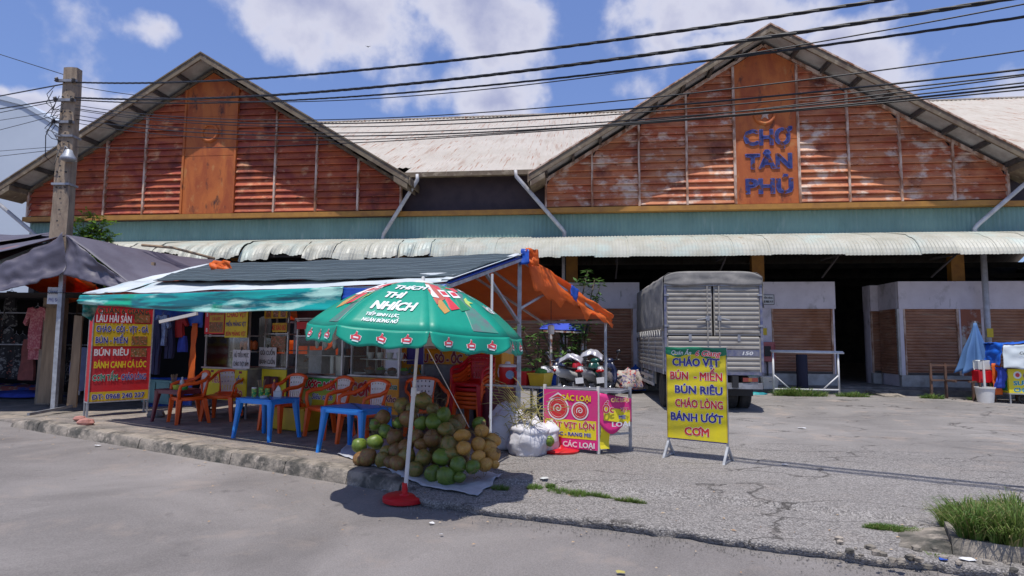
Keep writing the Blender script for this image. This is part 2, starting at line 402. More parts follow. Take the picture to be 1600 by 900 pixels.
# ------------------------------------------------------------------ ground
mb = MB(); mb.box(-400, 400, -200, 900, -.12, -.06); struct('ground', mb, m_soil)
mb = MB(); mb.grid(lambda u, v: K(-60 + 130 * u, -22 + 23.2 * v, .006 * noise.noise(Vector((u * 90, v * 20, 0))) - .008), 130, 24)
struct('road', mb, m_road, True)
def sm(x, a, b): x = max(0, min(1, (x - a) / (b - a))); return x * x * (3 - 2 * x)
EDGE = [(-40, .3), (.2, .2), (.75, .2), (1.1, -.14), (1.47, -.28), (1.92, -.25), (2.67, -.13), (3.39, 0), (4.32, .08), (5.04, .18), (7, .5), (60, .5)]
def t0(s):
    for (a, b), (c, d) in zip(EDGE, EDGE[1:]):
        if a <= s <= c: k = (s - a) / (c - a); e = b + (d - b) * k; break
    if s > .9: e += .06 * noise.noise(Vector((s * 3.1, 0, 0))) + .032 * noise.noise(Vector((s * 11, 5, 0))) + .012 * noise.noise(Vector((s * 33, 5, 0)))
    return e
def RISE(u, v): return .13 * sm(v, -6.5, -.6) * (1 - .55 * sm(u, 26, 31)) * sm(u, 8, 15)      # the yard climbs a little towards the shops
def H(s, t):
    h = .13 + (.064 - .13) * sm(s, .5, 1.15)
    h *= sm(s, -8.9, -7.2) * .85 + .15
    h += (.045 - h) * sm(t, 4.6, 6.5)
    if s > .9: h += .006 * noise.noise(Vector((s * 2, t * 2, 3))) + .004 * noise.noise(Vector((s * 9, t * 9, 3)))
    if 1.5 < s < 5.6:                           # edge of the upper asphalt layer
        tc_ = .62 + .30 * sm(s, 1.7, 2.3) + .25 * sm(s, 2.5, 4.5) + .07 * noise.noise(Vector((s * 2.5, 8, 0))) + .03 * noise.noise(Vector((s * 9, 8, 0)))
        h += .045 * sm(t, tc_ - .02, tc_ + .02) * sm(s, 1.5, 1.8) * (1 - sm(s, 5, 5.6)) * (1 - sm(t, tc_ + .3, tc_ + 1.3))
    p = K(s, t); dx, dy = p.x + 16.22, p.y - 20; v = dx * math.sin(YAW) + dy * math.cos(YAW); u = dx * math.cos(YAW) - dy * math.sin(YAW)
    return max(h, .012) + RISE(u, v)
def hw(p): s, t = st(p); return H(s, t)
ss = [-40, -30, -22, -17, -14, -12, -11, -10, -9.5] + [-9 + .07 * i for i in range(142)] + [.94 + .035 * i for i in range(232)] + [9.2, 9.7, 10.5, 12, 14, 17, 22, 30, 45, 60]
tt = [0, .004, .02, .05] + [.09 + .05 * i for i in range(70)] + [3.7 + .1 * i for i in range(30)] + [6.8 + .3 * i for i in range(56)] + [24, 40]
mb = MB(); vs = []; fs = []; nt_ = len(tt)
for s in ss:
    e = t0(s)
    for j, t in enumerate(tt):
        z = H(s, e + t)
        fr_ = sm(s, .9, 1.2)
        if j == 0: z = -.03; t = .045 * fr_ * (1 + noise.noise(Vector((s * 6, 1, 1))))
        if j == 1: z -= .012 + .012 * fr_
        vs.append(K(s, e + t, z))
for i in range(len(ss) - 1):
    for j in range(nt_ - 1):
        a = i * nt_ + j; fs.append((a, a + nt_, a + nt_ + 1, a + 1))
mb.add(vs, fs); mb.mi = [1 if (ss[k // (nt_ - 1)] < .75 and tt[k % (nt_ - 1)] < 5) else 0 for k in range(len(fs))]
struct('yard_pavement', mb, [m_yard, m_dust], True)
# kerb of cast lengths, chipped at the top edge
def kerb_piece(s0, s1, t_in, zt, seed, nm='kerb'):
    rings = []; k = max(2, int((s1 - s0) / .05))
    for i in range(k + 1):
        s = s0 + (s1 - s0) * i / k
        c = .02 + .018 * max(0, noise.noise(Vector((s * 7, seed, 0)))) + .02 * max(0, noise.noise(Vector((s * 23, seed, 2))))
        f = .012 * noise.noise(Vector((s * 5, seed, 9))); z = zt(s) + .006 * noise.noise(Vector((s * 8, 4, seed)))
        e = .02 * sm(abs(s - (s0 + s1) / 2), (s1 - s0) / 2 - .03, (s1 - s0) / 2) * .5
        rings.append([K(s, -.015 + f, -.03), K(s, .005 + f + e, z - c * 1.6), K(s, c + f, z - c * .35 - e), K(s, c * 2.3, z - e), K(s, t_in * .6, z + .004), K(s, t_in, z - .002), K(s, t_in, -.03)])
    m_ = MB(); m_.loft(rings); return m_
kerb = bpy.data.objects.new('kerb', None); C.objects.link(kerb); kerb['kind'] = 'structure'; kerb.location = K(-3, 0)
cuts = [-7.7, -6.72, -5.75, -4.74, -3.75, -2.76, -1.75, -.78, .2, .92]
for i, (a, b) in enumerate(zip(cuts, cuts[1:])):
    obj('kerb_stone', kerb_piece(a + .004, b - .004, .225, lambda s: .128 * sm(s, -8.4, -6.9) + .012 - .05 * sm(s, .3, 1.1), i), m_kerb, kerb, 35, world=True)
brk = bpy.data.objects.new('broken_kerb', None); C.objects.link(brk); brk['kind'] = 'structure'; brk.location = K(6, .6)
def brick_ring(s, tf, zt, w_=.5):
    n_ = lambda q: noise.noise(Vector((s * 6, q, 1)))
    return [K(s, tf - .02, -.03), K(s, tf + .02 * n_(1), zt * .5), K(s, tf + .03 + .02 * n_(2), zt), K(s, tf + w_ * .5, zt + .012 * n_(3)), K(s, tf + w_, zt + .01 * n_(4)), K(s, tf + w_, -.03)]
for a, b, z in ((4.95, 5.45, .12), (5.454, 6.45, .165), (6.455, 7.5, .17), (7.505, 8.6, .17)):
    mb = MB(); k = int((b - a) / .06); mb.loft([brick_ring(a + (b - a) * i / k, .44 + .09 * (a + (b - a) * i / k - 5), z * (sm(a + (b - a) * i / k, 4.85, 5.5) * .8 + .2)) for i in range(k + 1)])
    obj('kerb_stone', mb, m_kerb, brk, 35, world=True)
# broken lumps of concrete at the end of the kerb
lump0 = None
for i in range(34):
    s = rnd.uniform(4.7, 5.9); t = rnd.uniform(.02, .5) + (s - 5) * .15; r_ = rnd.uniform(.012, .04)
    mb = MB(); sd = rnd.random() * 50; mb.blob((0, 0, 0), (r_, r_ * rnd.uniform(.6, 1), r_ * .6), 7, lambda d: 1 + .35 * noise.noise(d * 1.8 + Vector((sd, 0, 0))))
    o = obj('rubble', mb, m_kerb, brk); o.location = K(s, t, H(s, t) + r_ * .4) - Vector(brk.location)
# loose gravel over the worn part of the yard (nobody could count it)
mb = MB()
for i in range(7000):
    s = rnd.uniform(-7.5, 8) if i % 4 == 0 else rnd.uniform(1, 7.5); t = abs(rnd.gauss(0, 1.6)) + t0(s) + .01
    if rnd.random() < .25: t = t0(s) - abs(rnd.gauss(0, .12))
    r_ = rnd.uniform(.003, .009); p = K(s, t, (H(s, t) if t > t0(s) else 0) + r_ * .3); a = rnd.random() * 6
    q = [Vector((math.cos(a + k * 2.1) * r_ * rnd.uniform(.7, 1.2), math.sin(a + k * 2.1) * r_, -r_ * .6)) for k in range(3)] + [Vector((0, 0, r_ * .7))]
    mb.add([p + v for v in q], [(0, 1, 3), (1, 2, 3), (2, 0, 3)])
m_grit = mat('gravel', (.3, .275, .25), (.12, .11, .1), .9, scale=60, coord='World')
tag(struct('gravel', mb, m_grit, kind='stuff'), 'loose grey gravel scattered on the worn yard asphalt', 'gravel')

# ------------------------------------------------------------------ market hall
def rustmat(name, a, b, dark, pale, pamt, streak=(.9, .9, 1.7), rnd_=.2, rough=.75):
    return mat(name, a, b, rough, scale=1.3, detail=9, lo=.38, hi=.62, stretch=streak, rnd_=rnd_, bump=.35, bscale=12, coord='World', dist=.6,
               spots=[(dark, 1.3, .55, .72, (1, 1, .7)), (pale, 1.9, pamt, pamt + .12, (1, 1, 1.3)), (dark, 5, .63, .70, (.7, .7, 2)), (pale, 14, .66, .72, (.5, .5, 2))])
m_rustL = rustmat('rusty_louvre_red', (.30, .052, .032), (.50, .125, .045), (.10, .022, .018), (.62, .30, .15), .56)
m_rustR = rustmat('rusty_louvre_pale', (.42, .11, .05), (.60, .24, .11), (.15, .04, .028), (.70, .52, .40), .53)
m_rustP = mat('rusted_steel_panel', (.52, .14, .028), (.36, .075, .018), .7, scale=1.2, detail=8, lo=.4, hi=.62, dist=.8, bump=.3, bscale=30, stretch=(1.6, 1, .6), spots=[((.06, .022, .016), 1.5, .58, .68, (2, 1, .8)), ((.50, .20, .06), 3, .58, .68, (1, 1, .6)), ((.05, .02, .015), 9, .7, .74, (1, 1, .6))])
m_stud = mat('weathered_steel_post', (.66, .50, .40), (.28, .12, .06), .7, scale=5, lo=.4, hi=.6, stretch=(1, 1, .4))
m_fascia = mat('weathered_roof_edge', (.20, .155, .10), (.12, .08, .055), .75, scale=3, lo=.4, hi=.65, spots=[((.30, .24, .17), 5, .56, .66, (1, 1, 1))])
m_soffit = mat('roof_sheet_underside', (.48, .47, .46), (.34, .32, .31), .6, scale=2)
m_purlin = mat('dark_purlin', (.09, .075, .07), (.05, .045, .04), .7, scale=4)
m_roof = mat('cream_roof_sheet', (.52, .47, .40), (.44, .39, .32), .5, scale=1.2, lo=.35, hi=.7, spots=[((.30, .13, .06), 2.4, .585, .64, (9, .3, .3)), ((.36, .27, .2), 1.1, .56, .72, (3, .4, .4))])
m_awn = mat('aged_awning_sheet', (.48, .475, .41), (.38, .375, .31), .5, scale=2.2, lo=.35, hi=.7, rnd_=.07, spots=[((.34, .28, .2), 4, .62, .74, (1, 1, 3)), ((.42, .5, .46), 1.1, .5, .7, (1, 1, 1))])
m_teal = mat('teal_sheet', (.20, .335, .30), (.15, .265, .24), .6, scale=2, lo=.35, hi=.7, stretch=(1, 1, .5), spots=[((.27, .38, .35), 3, .6, .72, (2, 1, .3))])
m_yel = mat('mustard_paint', (.42, .20, .035), (.30, .13, .03), .6, scale=4, lo=.4, hi=.7)
m_darkpanel = mat('dark_brown_sheet', (.055, .035, .04), (.035, .022, .028), .7, scale=2)
m_blue = mat('faded_blue_letter', (.05, .075, .34), (.12, .15, .42), .6, scale=6, lo=.4, hi=.6, spots=[((.3, .09, .03), 5, .54, .60, (1, 1, 1))])
m_white = mat('grey_white_paint', (.74, .68, .72), (.64, .58, .62), .7, scale=2.5, lo=.35, hi=.68, spots=[((.22, .2, .19), 4, .62, .78, (2, 1, .6)), ((.33, .3, .28), 1.4, .55, .75, (1, 1, 1))])
m_conc = mat('stained_concrete', (.24, .22, .2), (.12, .11, .1), .9, scale=3, lo=.38, hi=.62, bump=.4, bscale=30)
m_plinth = mat('white_plinth', (.5, .49, .47), (.3, .28, .25), .8, scale=3, lo=.4, hi=.68)
m_shut = mat('rusty_shutter', (.42, .215, .13), (.28, .13, .08), .65, scale=1.6, detail=9, lo=.36, hi=.64, stretch=(.8, 1, 3), spots=[((.42, .30, .21), 2.4, .56, .72, (.6, 1, 4)), ((.27, .11, .05), 1.1, .55, .68, (1, 1, 1))])
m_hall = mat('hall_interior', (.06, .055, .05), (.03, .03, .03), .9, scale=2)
m_pipe = mat('grey_white_pipe', (.55, .55, .58), (.42, .41, .42), .45, scale=5)
hall = thing('market_hall', 'long market hall with two rusty louvred gables and a corrugated awning', 'building', (-16.22, 20, 0), -YAW)
def sheet(u0, u1, pitch, amp, rows, fn, per=4):
    """corrugated sheet: rows = parameters 0..1, fn(u, row) -> (point, normal)"""
    m_ = MB(); n_ = max(1, int(round((u1 - u0) / pitch * per)))
    vs = []
    for i in range(n_ + 1):
        u = u0 + (u1 - u0) * i / n_; a = amp * math.cos(2 * PI * i / per)
        for r_ in rows:
            p, q = fn(u, r_); vs.append(p + q * a)
    k = len(rows)
    m_.add(vs, [(i * k + j, (i + 1) * k + j, (i + 1) * k + j + 1, i * k + j + 1) for i in range(n_) for j in range(k - 1)])
    return m_
BW, CW, GP, MID, APZ, RSL = 1.375, 1.7335, 17.34, 6.367, 10.30, .608
ZB = 5.5
for g in (0, 1):
    u0 = g * GP + (.13 if g == 0 else 0); mid = u0 + MID; wallz = lambda u: APZ - RSL * abs(u - mid)
    gw = obj('gable_wall', MB().add([(u0, .06, ZB - .02), (u0 + 12.73, .06, ZB - .02), (u0 + 12.73, .06, wallz(u0 + 12.73)), (mid, .06, APZ), (u0, .06, wallz(u0))], [(0, 1, 2, 3, 4)]), m_darkpanel, hall,
             label='red brown rusty louvred gable' if g == 0 else 'orange and pale rusty louvred gable with blue letters')
    thick(gw, .05)
    edges = [u0 + k * BW for k in range(5)] + [u0 + 4 * BW + CW + k * BW for k in range(5)]
    ml = m_rustL if g == 0 else m_rustR; nl = 0
    for k in range(9):
        if k == 4: continue
        a, b = edges[k] + .03, edges[k + 1] - .03
        z = ZB + .03; p_ = .212
        while True:
            def clip(zz):
                hw_ = (APZ - .12 - zz) / RSL; return max(a, mid - hw_), min(b, mid + hw_)
            l0, r0 = clip(z); l1, r1 = clip(z + p_)
            if r0 - l0 < .12: break
            if r1 - l1 < .03: l1 = r1 = (l1 + r1) / 2; 
            tw = rnd.uniform(-.004, .004); dy = rnd.uniform(-.006, .006); n_ = 5; vs = []
            for i in range(n_ + 1):
                f = i / n_; lo_, hi_ = l0 + (r0 - l0) * f, l1 + (r1 - l1) * f; bd = .004 * noise.noise(Vector((lo_ * 2, z * 9, g)))
                vs += [(hi_, -.002 + dy, z + p_ + .012), (lo_ * .3 + hi_ * .7, -.055 + bd + dy, z + .085 + tw), (lo_, -.085 + bd * 2 + dy, z + .03 + bd + tw * 2), (lo_, -.08 + bd * 2 + dy, z + .008 + bd + tw * 2), (lo_, -.015 + dy, z + .012 + bd)]
            fs = [(i * 5 + j, i * 5 + j + 1, i * 5 + j + 6, i * 5 + j + 5) for i in range(n_) for j in range(4)] + [(0, 1, 2, 3, 4)[::-1], tuple(n_ * 5 + q for q in range(5))]
            c0 = Vector(((a + b) / 2, 0, z)); o = obj('louvre', MB().add([Vector(v) - c0 for v in vs], fs), ml, gw); o.location = c0; nl += 1
            z += p_
    for k, e in enumerate(edges):
        if k in (4, 5): continue
        zt = min(wallz(e), APZ) - .1
        if zt > ZB + .2: obj('stud', MB().box(e - .03, e + .03, -.115, -.01, ZB + .01, zt), m_stud, gw)
    for sgn in (-1, 1):                           # verge trim along the slope
        a = Vector((mid + sgn * 6.36, -.06, wallz(u0) - .07)); b = Vector((mid + sgn * .02, -.06, APZ - .07))
        obj('verge_trim', MB().bar(a, b, .1, .09), m_stud if g else m_fascia, gw)
    pz = [ZB + .01, ZB + 1.9, ZB + 3.2]
    x0, x1 = edges[4] - .02, edges[5] + .02
    ptop = wallz(x0) - .14
    for i in range(3):
        if i < 2: poly = [(x0, pz[i]), (x1, pz[i]), (x1, pz[i + 1] - .008), (x0, pz[i + 1] - .008)]
        else: poly = [(x0, pz[2]), (x1, pz[2]), (x1, ptop), (mid, APZ - .14), (x0, ptop)]
        obj('steel_panel', MB().prism(poly, -.10 - .004 * (i == 1), -.03), m_rustP, gw)
    for e in (x0, x1): obj('stud', MB().box(e - .035, e + .035, -.135, -.02, ZB + .012, wallz(e) - .15), m_stud if g else m_rustP, gw)
    em = obj('ring_emblem', MB().ring((mid - .02, -.115, 8.15 if g == 0 else 8.13), .27, .055, 28, 8, Matrix.Rotation(PI / 2, 4, 'X')), m_rustP, gw, True)
    if g: obj('emblem_star', MB().prism([((mid - .02) + .17 * (1 if i % 2 == 0 else .45) * math.sin(i * PI / 5), 8.13 + .17 * (1 if i % 2 == 0 else .45) * math.cos(i * PI / 5)) for i in range(10)], -.125, -.10), m_stud, em)
    if g:
        def serif(txt, cz, h_, w_):
            n_ = len(txt); vs, fs = flat_text(txt, .045, 0, w_, h_)
            mbt = MB(); mbt.add([(mid + .05 + x, -.128, cz + y) for x, y in vs], fs)
            o = obj('letters', mbt, m_blue, gw); o.modifiers.new('depth', 'SOLIDIFY').thickness = .03
            return o
        serif('CHỢ', 7.47, .46, 1.36); serif('TÂN', 6.76, .44, 1.3); serif('PHÚ', 6.03, .44, 1.32)
    # roof of the gable with overhang, barge boards, purlins
    cz = APZ + .16; hs = 6.82; ov = -.78
    rf = None
    for sgn in (-1, 1):
        def top(u, v): return Vector((mid + sgn * hs * u, ov + (10 - ov) * v, cz - RSL * hs * u))
        q = MB(); pts = [top(0, 0), top(1, 0), top(1, 1), top(0, 1)]; q.add(pts + [p - Vector((0, 0, .06)) for p in pts], [(0, 1, 2, 3), (4, 5, 6, 7), (0, 1, 5, 4), (1, 2, 6, 5), (2, 3, 7, 6), (3, 0, 4, 7)])
        rf = obj('gable_roof', q, m_soffit, hall)
        a, b = top(0, 0), top(1, 0)
        obj('barge_board', MB().loft([[p + Vector((0, -.03, .03)), p + Vector((0, .03, .03)), p + Vector((0, .03, -.17)), p + Vector((0, -.03, -.17))] for p in (a, b)]), m_fascia, rf)
        obj('ridge_cap' if sgn > 0 else 'verge_cap', MB().loft([[p + Vector((0, -.055, .075)), p + Vector((0, .22, .075)), p + Vector((0, .22, .03)), p + Vector((0, -.055, .03))] for p in (a, b)]), m_fascia if g == 0 else m_stud, rf)
        for k in range(1, 9):
            f = k / 8.6; p = top(f, 0); 
            obj('purlin', MB().box(p.x - .04, p.x + .04, ov + .04, .2, p.z - .2, p.z - .065), m_purlin, rf)
        p = top(1, 0); obj('eave_board', MB().box(p.x - .04 * (sgn < 0) - .0, p.x + .04 * (sgn > 0), ov, 9, p.z - .2, p.z + .03), m_fascia, rf)
        # boxed end of the eave
        x = mid + sgn * 6.36; obj('eave_box', MB().prism([(x, wallz(x) - .02), (x + sgn * .42, wallz(x) - .28), (x + sgn * .42, wallz(x) - .44), (x, wallz(x) - .2)], -.8, .1), m_fascia, rf)
for a, b in ((-.0, 12.735), (12.74, 17.33), (17.34, 30.07), (30.08, 46)):
    obj('edge_beam', MB().box(a, b, -.13 if b - a > 6 and a < 30 else .02, .12, ZB - .15, ZB - .004), m_yel, hall)
obj('gable_soffit', MB().box(0, 12.73, -.0, .3, ZB - .16, ZB - .15), m_darkpanel, hall)
# teal corrugated strip
for i, u in enumerate([k * 1.0 for k in range(-0, 46)]):
    obj('cladding_sheet', sheet(u, u + 1.0, .125, .012, [4.45, ZB - .15], lambda a, z: (Vector((a, .16, z)), Vector((0, 1, 0)))), m_teal, hall)
for a, b in ((12.74, 17.33), (30.08, 46)):
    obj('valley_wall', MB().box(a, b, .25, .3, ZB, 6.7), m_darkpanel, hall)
# main roof behind the gables
vs_ = .522
rn = Vector((0, -vs_, 1)).normalized()
rs_ = [0, .3, .6, 1]
for u, u2 in [(q, q + 1) for q in range(0, 13)] + [(13, 14), (14, 15), (15, 16), (16, 17.1)] + [(17.1, 18)] + [(q, q + 1) for q in range(18, 30)] + [(30, 30.2)] + [(30.2, 31)] + [(q, q + 1) for q in range(31, 46)]:
    o = obj('roof_sheet', sheet(u, u2, .2, .018, rs_, lambda a, r_, o_=(-.2 if (13.05 < u + .5 < 17.2 or u > 30) else .6): (Vector((a, o_ + (12.1 - o_) * r_, 6.724 + vs_ * (o_ + (12.1 - o_) * r_))), rn)), m_roof, hall)
obj('ridge_capping', MB().prism([(0, 0), (46, 0), (46, .06), (0, .06)], 12.0, 12.25, Matrix.Translation((0, 0, 13.03))), m_roof, hall)
for a, b in ((13.0, 17.05), (30.4, 46)): obj('gutter', MB().box(a, b, -.36, -.2, 6.47, 6.61), m_fascia, hall)
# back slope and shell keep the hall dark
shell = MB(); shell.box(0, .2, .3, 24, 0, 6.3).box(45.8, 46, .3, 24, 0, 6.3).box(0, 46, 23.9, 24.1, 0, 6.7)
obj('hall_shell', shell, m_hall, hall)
obj('back_roof', MB().add([(0, 12.1, 13.04), (46, 12.1, 13.04), (46, 24.4, 6.6), (0, 24.4, 6.6)], [(0, 1, 2, 3)]), m_roof, hall)
obj('end_gable', MB().add([(0.05, -.1, 6.3), (0.05, 24.2, 6.3), (0.05, 12.1, 12.95), (45.9, -.1, 6.3), (45.9, 24.2, 6.3), (45.9, 12.1, 12.95)], [(0, 1, 2), (3, 4, 5)]), m_soffit, hall)
# curved awning, sheet by sheet; the left ones bent and torn
def awn(u, r_, bend=0, seed=0):
    if r_ < .55: f = r_ / .55; p = Vector((u, .12 - 1.35 * f, 4.66 - .30 * f)); n_ = Vector((0, -.22, .97))
    else:
        f = (r_ - .55) / .45; a = f * PI * .40; p = Vector((u, -1.23 - .62 * math.sin(a), 4.36 - .62 * (1 - math.cos(a)) - .10 * f - .06)); n_ = Vector((0, -math.sin(a), math.cos(a)))
    if bend:
        k = noise.noise(Vector((u * 1.1, seed, 0))); k2 = noise.noise(Vector((u * 4.1, seed, r_ * 3)))
        p = p + Vector((.1 * k2, 0, 0)) * bend * r_ + n_ * bend * (.14 * k + .1 * k2) * max(0, r_ - .3) + Vector((0, 0, 1)) * bend * max(0, r_ - .6) * (.35 * max(0, k) + .2 * k2)
    return p, n_
u = 2.2; i = 0
while u < 45.5:
    bend = (1.0 if u < 14.6 else .25 if u < 17 else .06) * rnd.uniform(.55, 1.1)
    zz = rnd.uniform(-.02, .03) * (2.2 if u < 14.6 else 1); lim = 1 if u > 14.6 else rnd.choice((1, 1, .93, .86, 1)); sd = rnd.random() * 9
    rows = [0, .25, .5, .58, .66, .74, .82, .9, .96, 1]
    def fa(a, r_, bend=bend, zz=zz, lim=lim, sd=sd):
        p, n_ = awn(a, r_ * lim, bend, sd); return p + Vector((0, 0, zz * r_)), n_
    o = obj('awning_sheet', sheet(u, u + .92, .092, .012, rows, fa), m_awn, hall, label='bent and torn awning sheet' if bend > .6 else None); thick(o, .004)
    u += .90 + (rnd.uniform(0, .05) if u < 14 else 0); i += 1
for z, y in ((4.25, -.5), (4.12, -1.15), (3.98, -1.6)): obj('awning_rail', MB().box(2.3, 45.5, y - .03, y + .03, z - .12, z - .06), m_purlin, hall)
for k in range(16): u = 2 + k * 2.9; obj('awning_bracket', MB().bar((u, .15, 3.9), (u, -1.6, 3.86), .05).bar((u, .15, 3.4), (u, -1.0, 3.85), .04), m_purlin, hall)
# columns, yellow above and peeling below
m_peel = mat('peeling_column', (.34, .12, .07), (.5, .46, .42), .8, scale=2.2, lo=.52, hi=.6, detail=8, spots=[((.14, .06, .04), 3, .55, .65, (1, 1, 1))])
for u in (1.6, 7.1, 12.6, 18.1, 23.6, 29.1, 34.6, 40.1):
    cl = obj('column', MB().box(u - .17, u + .17, .68, .89, 0, 3.4), m_peel, hall); obj('column_head', MB().box(u - .175, u + .175, .67, .892, 3.02, 4.5), m_yel, cl)
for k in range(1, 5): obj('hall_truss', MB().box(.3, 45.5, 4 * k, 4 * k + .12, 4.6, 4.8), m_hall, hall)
obj('hall_floor', MB().box(8, 46, -.0, 23.8, .02, .34), m_conc, hall)
obj('loading_ledge', MB().box(10, 46, -.42, -.003, .02, .30), m_conc, hall)
# drain pipes
def pipe(pts, r_=.06): obj('drain_pipe', MB().tube(pts, r_, 10), m_pipe, hall, True)
pipe([(13.45, -.33, 6.55), (13.45, -.33, 6.38), (12.35, -.06, 4.78), (12.3, .02, 4.66), (12.3, -.02, 4.5)])
pipe([(16.45, -.33, 6.6), (16.47, -.33, 6.42), (17.82, -.06, 4.86), (17.89, 0, 4.78), (17.89, 0, 4.5)])
pipe([(30.75, -.33, 6.5), (30.7, -.33, 6.2), (29.25, -.06, 4.82), (29.2, .0, 4.72), (29.2, -.0, 4.5)])
pipe([(-.75, -.4, 6.15), (-.7, -.4, 5.95), (.6, -.06, 4.8), (.7, .05, 4.6)])
pipe([(29.42, .06, 4.2), (29.42, .06, .3)], .075)
pipe([(17.86, .08, 4.2), (17.86, .08, 3.3)], .05); pipe([(12.3, .06, 4.2), (12.3, .06, .3)], .05)
# ------------------------------------------------------------------ shop units under the awning
def shutter(parent, u0, u1, z0, z1, v, side=False, label=None):
    q = MB(); p_ = .085; z = z0; prof = []
    while z < z1 - .01:
        prof += [(0, z), (-.018, z + p_ * .28), (-.022, z + p_ * .5), (-.012, z + p_ * .85), (.008, z + p_ * .93)]; z += p_
    prof.append((0, z1)); q.add([(u0, v + y, zz) for y, zz in prof] + [(u1, v + y, zz) for y, zz in prof], [(i, i + 1, i + 1 + len(prof), i + len(prof)) for i in range(len(prof) - 1)])
    o = obj('roller_shutter', q, m_shut, parent, label=label)
    [obj('shutter_rail', MB().box(a_, a_ + .047, v - .05, v + .04, z0, z1), m_stud, o) for a_ in (u0 - .05, u1 + .003)]
    obj('bottom_bar', MB().box(u0, u1, v - .035, v - .024, z0, z0 + .06), m_purlin, o)
    return o
def unit(u0, u1, shutters, label, v=.42, d=3.4, top=3.3, bz=2.52):
    un = thing('shop_unit', label, 'shop unit', Matrix.Rotation(-YAW, 4, 'Z') @ Vector((u0, v, .34)) + Vector((-16.22, 20, 0)), -YAW)
    W = u1 - u0; T = lambda z: z - .34
    obj('unit_shell', MB().box(0, .12, .05, d, 0, T(bz)).box(W - .12, W, .05, d, 0, T(bz)).box(0, W, d - .1, d, 0, T(top)).box(.0, W, .0, d - .1, T(top) - .08, T(top)), m_white, un)
    obj('fascia_band', MB().box(-.002, W + .002, -.05, .045, T(bz), T(top) - .0), m_white, un)
    [obj('side_band', MB().box(a_, a_ + .01, .05, d, T(bz), T(top)), m_white, un) for a_ in (-.01, W)]
    obj('plinth', MB().box(0, W, -.03, .12, 0, T(.66)), m_plinth, un)
    a = 0
    for s0, s1 in shutters:
        if s0 - u0 - a > .1: obj('pillar', MB().box(a + .001, s0 - u0 - .06, -.01, .1, T(.66), T(bz)), m_white, un)
        shutter(un, s0 - u0, s1 - u0, T(.67), T(bz) - .003, .04); a = s1 - u0 + .055
    if W - a > .1: obj('pillar', MB().box(a, W - .001, -.01, .1, T(.66), T(bz)), m_white, un)
    return un
ua = unit(10.2, 20.1, [(10.4, 12.3), (12.9, 14.9), (15.4, 17.7), (17.98, 19.86)], 'shuttered shop unit behind the motorbikes and left of the truck')
ub = unit(21.6, 25.62, [(23.92, 25.5)], 'shuttered shop unit right of the truck behind the white pipe rack')
uc = unit(27.32, 37.5, [(27.5, 28.85), (29.62, 32.1), (32.7, 35)], 'shuttered shop unit at the right behind the closed blue umbrella', d=1.1)
ud = unit(27.1, 31, [(27.16, 27.52)], 'shaded shop unit deep inside the passage beside the ramp', v=1.62, d=.45)
# side shutter of the right unit, along the passage
sd_ = MB(); prof = []
z = .33
while z < 2.17: prof += [(-.02, z), (-.038, z + .03), (-.03, z + .07), (-.015, z + .08)]; z += .085
sd_.add([(y, .1, zz) for y, zz in prof] + [(y, 1.05, zz) for y, zz in prof], [(i, i + 1, i + 1 + len(prof), i + len(prof)) for i in range(len(prof) - 1)])
obj('roller_shutter', sd_, m_shut, uc)
obj('corner_post', MB().box(-.06, .0, -.055, .02, .32, 2.18), m_plinth, uc)
obj('pillar_front', MB().box(1.63, 2.15, -.02, .0, .32, 2.17), m_peel, uc)
# ramp
def LW(u, v, z): return Matrix.Rotation(-YAW, 4, 'Z') @ Vector((u, v, z)) + Vector((-16.22, 20, 0))
rp = MB(); rp.add([(26.0, -.40, .29), (26.55, -.40, .29), (26.9, -1.9, .06), (26.3, -1.9, .06), (26.0, -.40, .2), (26.55, -.40, .2), (26.9, -1.9, .0), (26.3, -1.9, .0)], [(0, 1, 2, 3), (4, 5, 6, 7), (0, 1, 5, 4), (1, 2, 6, 5), (2, 3, 7, 6), (3, 0, 4, 7)])
c0 = Vector((26.4, -1.1, 0)); rp.v = [tuple(Vector(v) - c0) for v in rp.v]
solid('ramp', rp, m_kerb, 'short sloping concrete ramp up to the dark passage', 'ramp', LW(*c0), rz=-YAW)
# small phone notice on the fascia, meter box, yellow label
m_black = mat('black_print', (.02, .02, .022), rough=.6); m_paper = mat('white_board', (.72, .72, .73), (.62, .62, .63), .7, scale=3)
nb = thing('phone_notice', 'small white phone number notice on the shop band right of the truck', 'sign', LW(23.72, .34, 2.78), -YAW)
obj('board', MB().box(-.2, .2, 0, .015, -.13, .13), m_paper, nb); [obj('board_edge', MB().box(a_, b_, -.003, .016, c_, d_), m_black, nb) for a_, b_, c_, d_ in ((-.215, -.2, -.145, .145), (.2, .215, -.145, .145), (-.2, .2, .13, .145), (-.2, .2, -.145, -.13))]; letter(nb, 'CHUYÊN HÀNG', 0, .055, .06, .34, m_black); letter(nb, '0908.988.919', 0, -.055, .07, .36, m_black)
m_pink = mat('faded_red_metal', (.45, .13, .13), (.36, .09, .09), .6, scale=5)
eb = thing('meter_box', 'faded red electricity meter box on the white pillar right of the truck', 'meter box', LW(23.66, .33, 1.28), -YAW)
obj('case', MB().cbox((0, -.06, .0), (.44, .18, .56), 0, .015), m_pink, eb); obj('window', MB().box(-.09, .09, -.165, -.152, -.13, .16), m_black, eb); obj('handle', MB().box(-.17, -.15, -.175, -.15, -.05, .05), m_pipe, eb)
obj('conduit', MB().tube([(.02, -.02, -.28), (.02, -.02, -.95)], .025, 8), m_purlin, eb, True)
m_ylab = mat('yellow_label', (.7, .5, .03), rough=.6)
solid('warning_label', MB().box(-.06, .06, 0, .008, -.1, .1), m_ylab, 'small yellow warning label above the red meter box', 'label', LW(23.66, .40, 1.86), rz=-YAW)
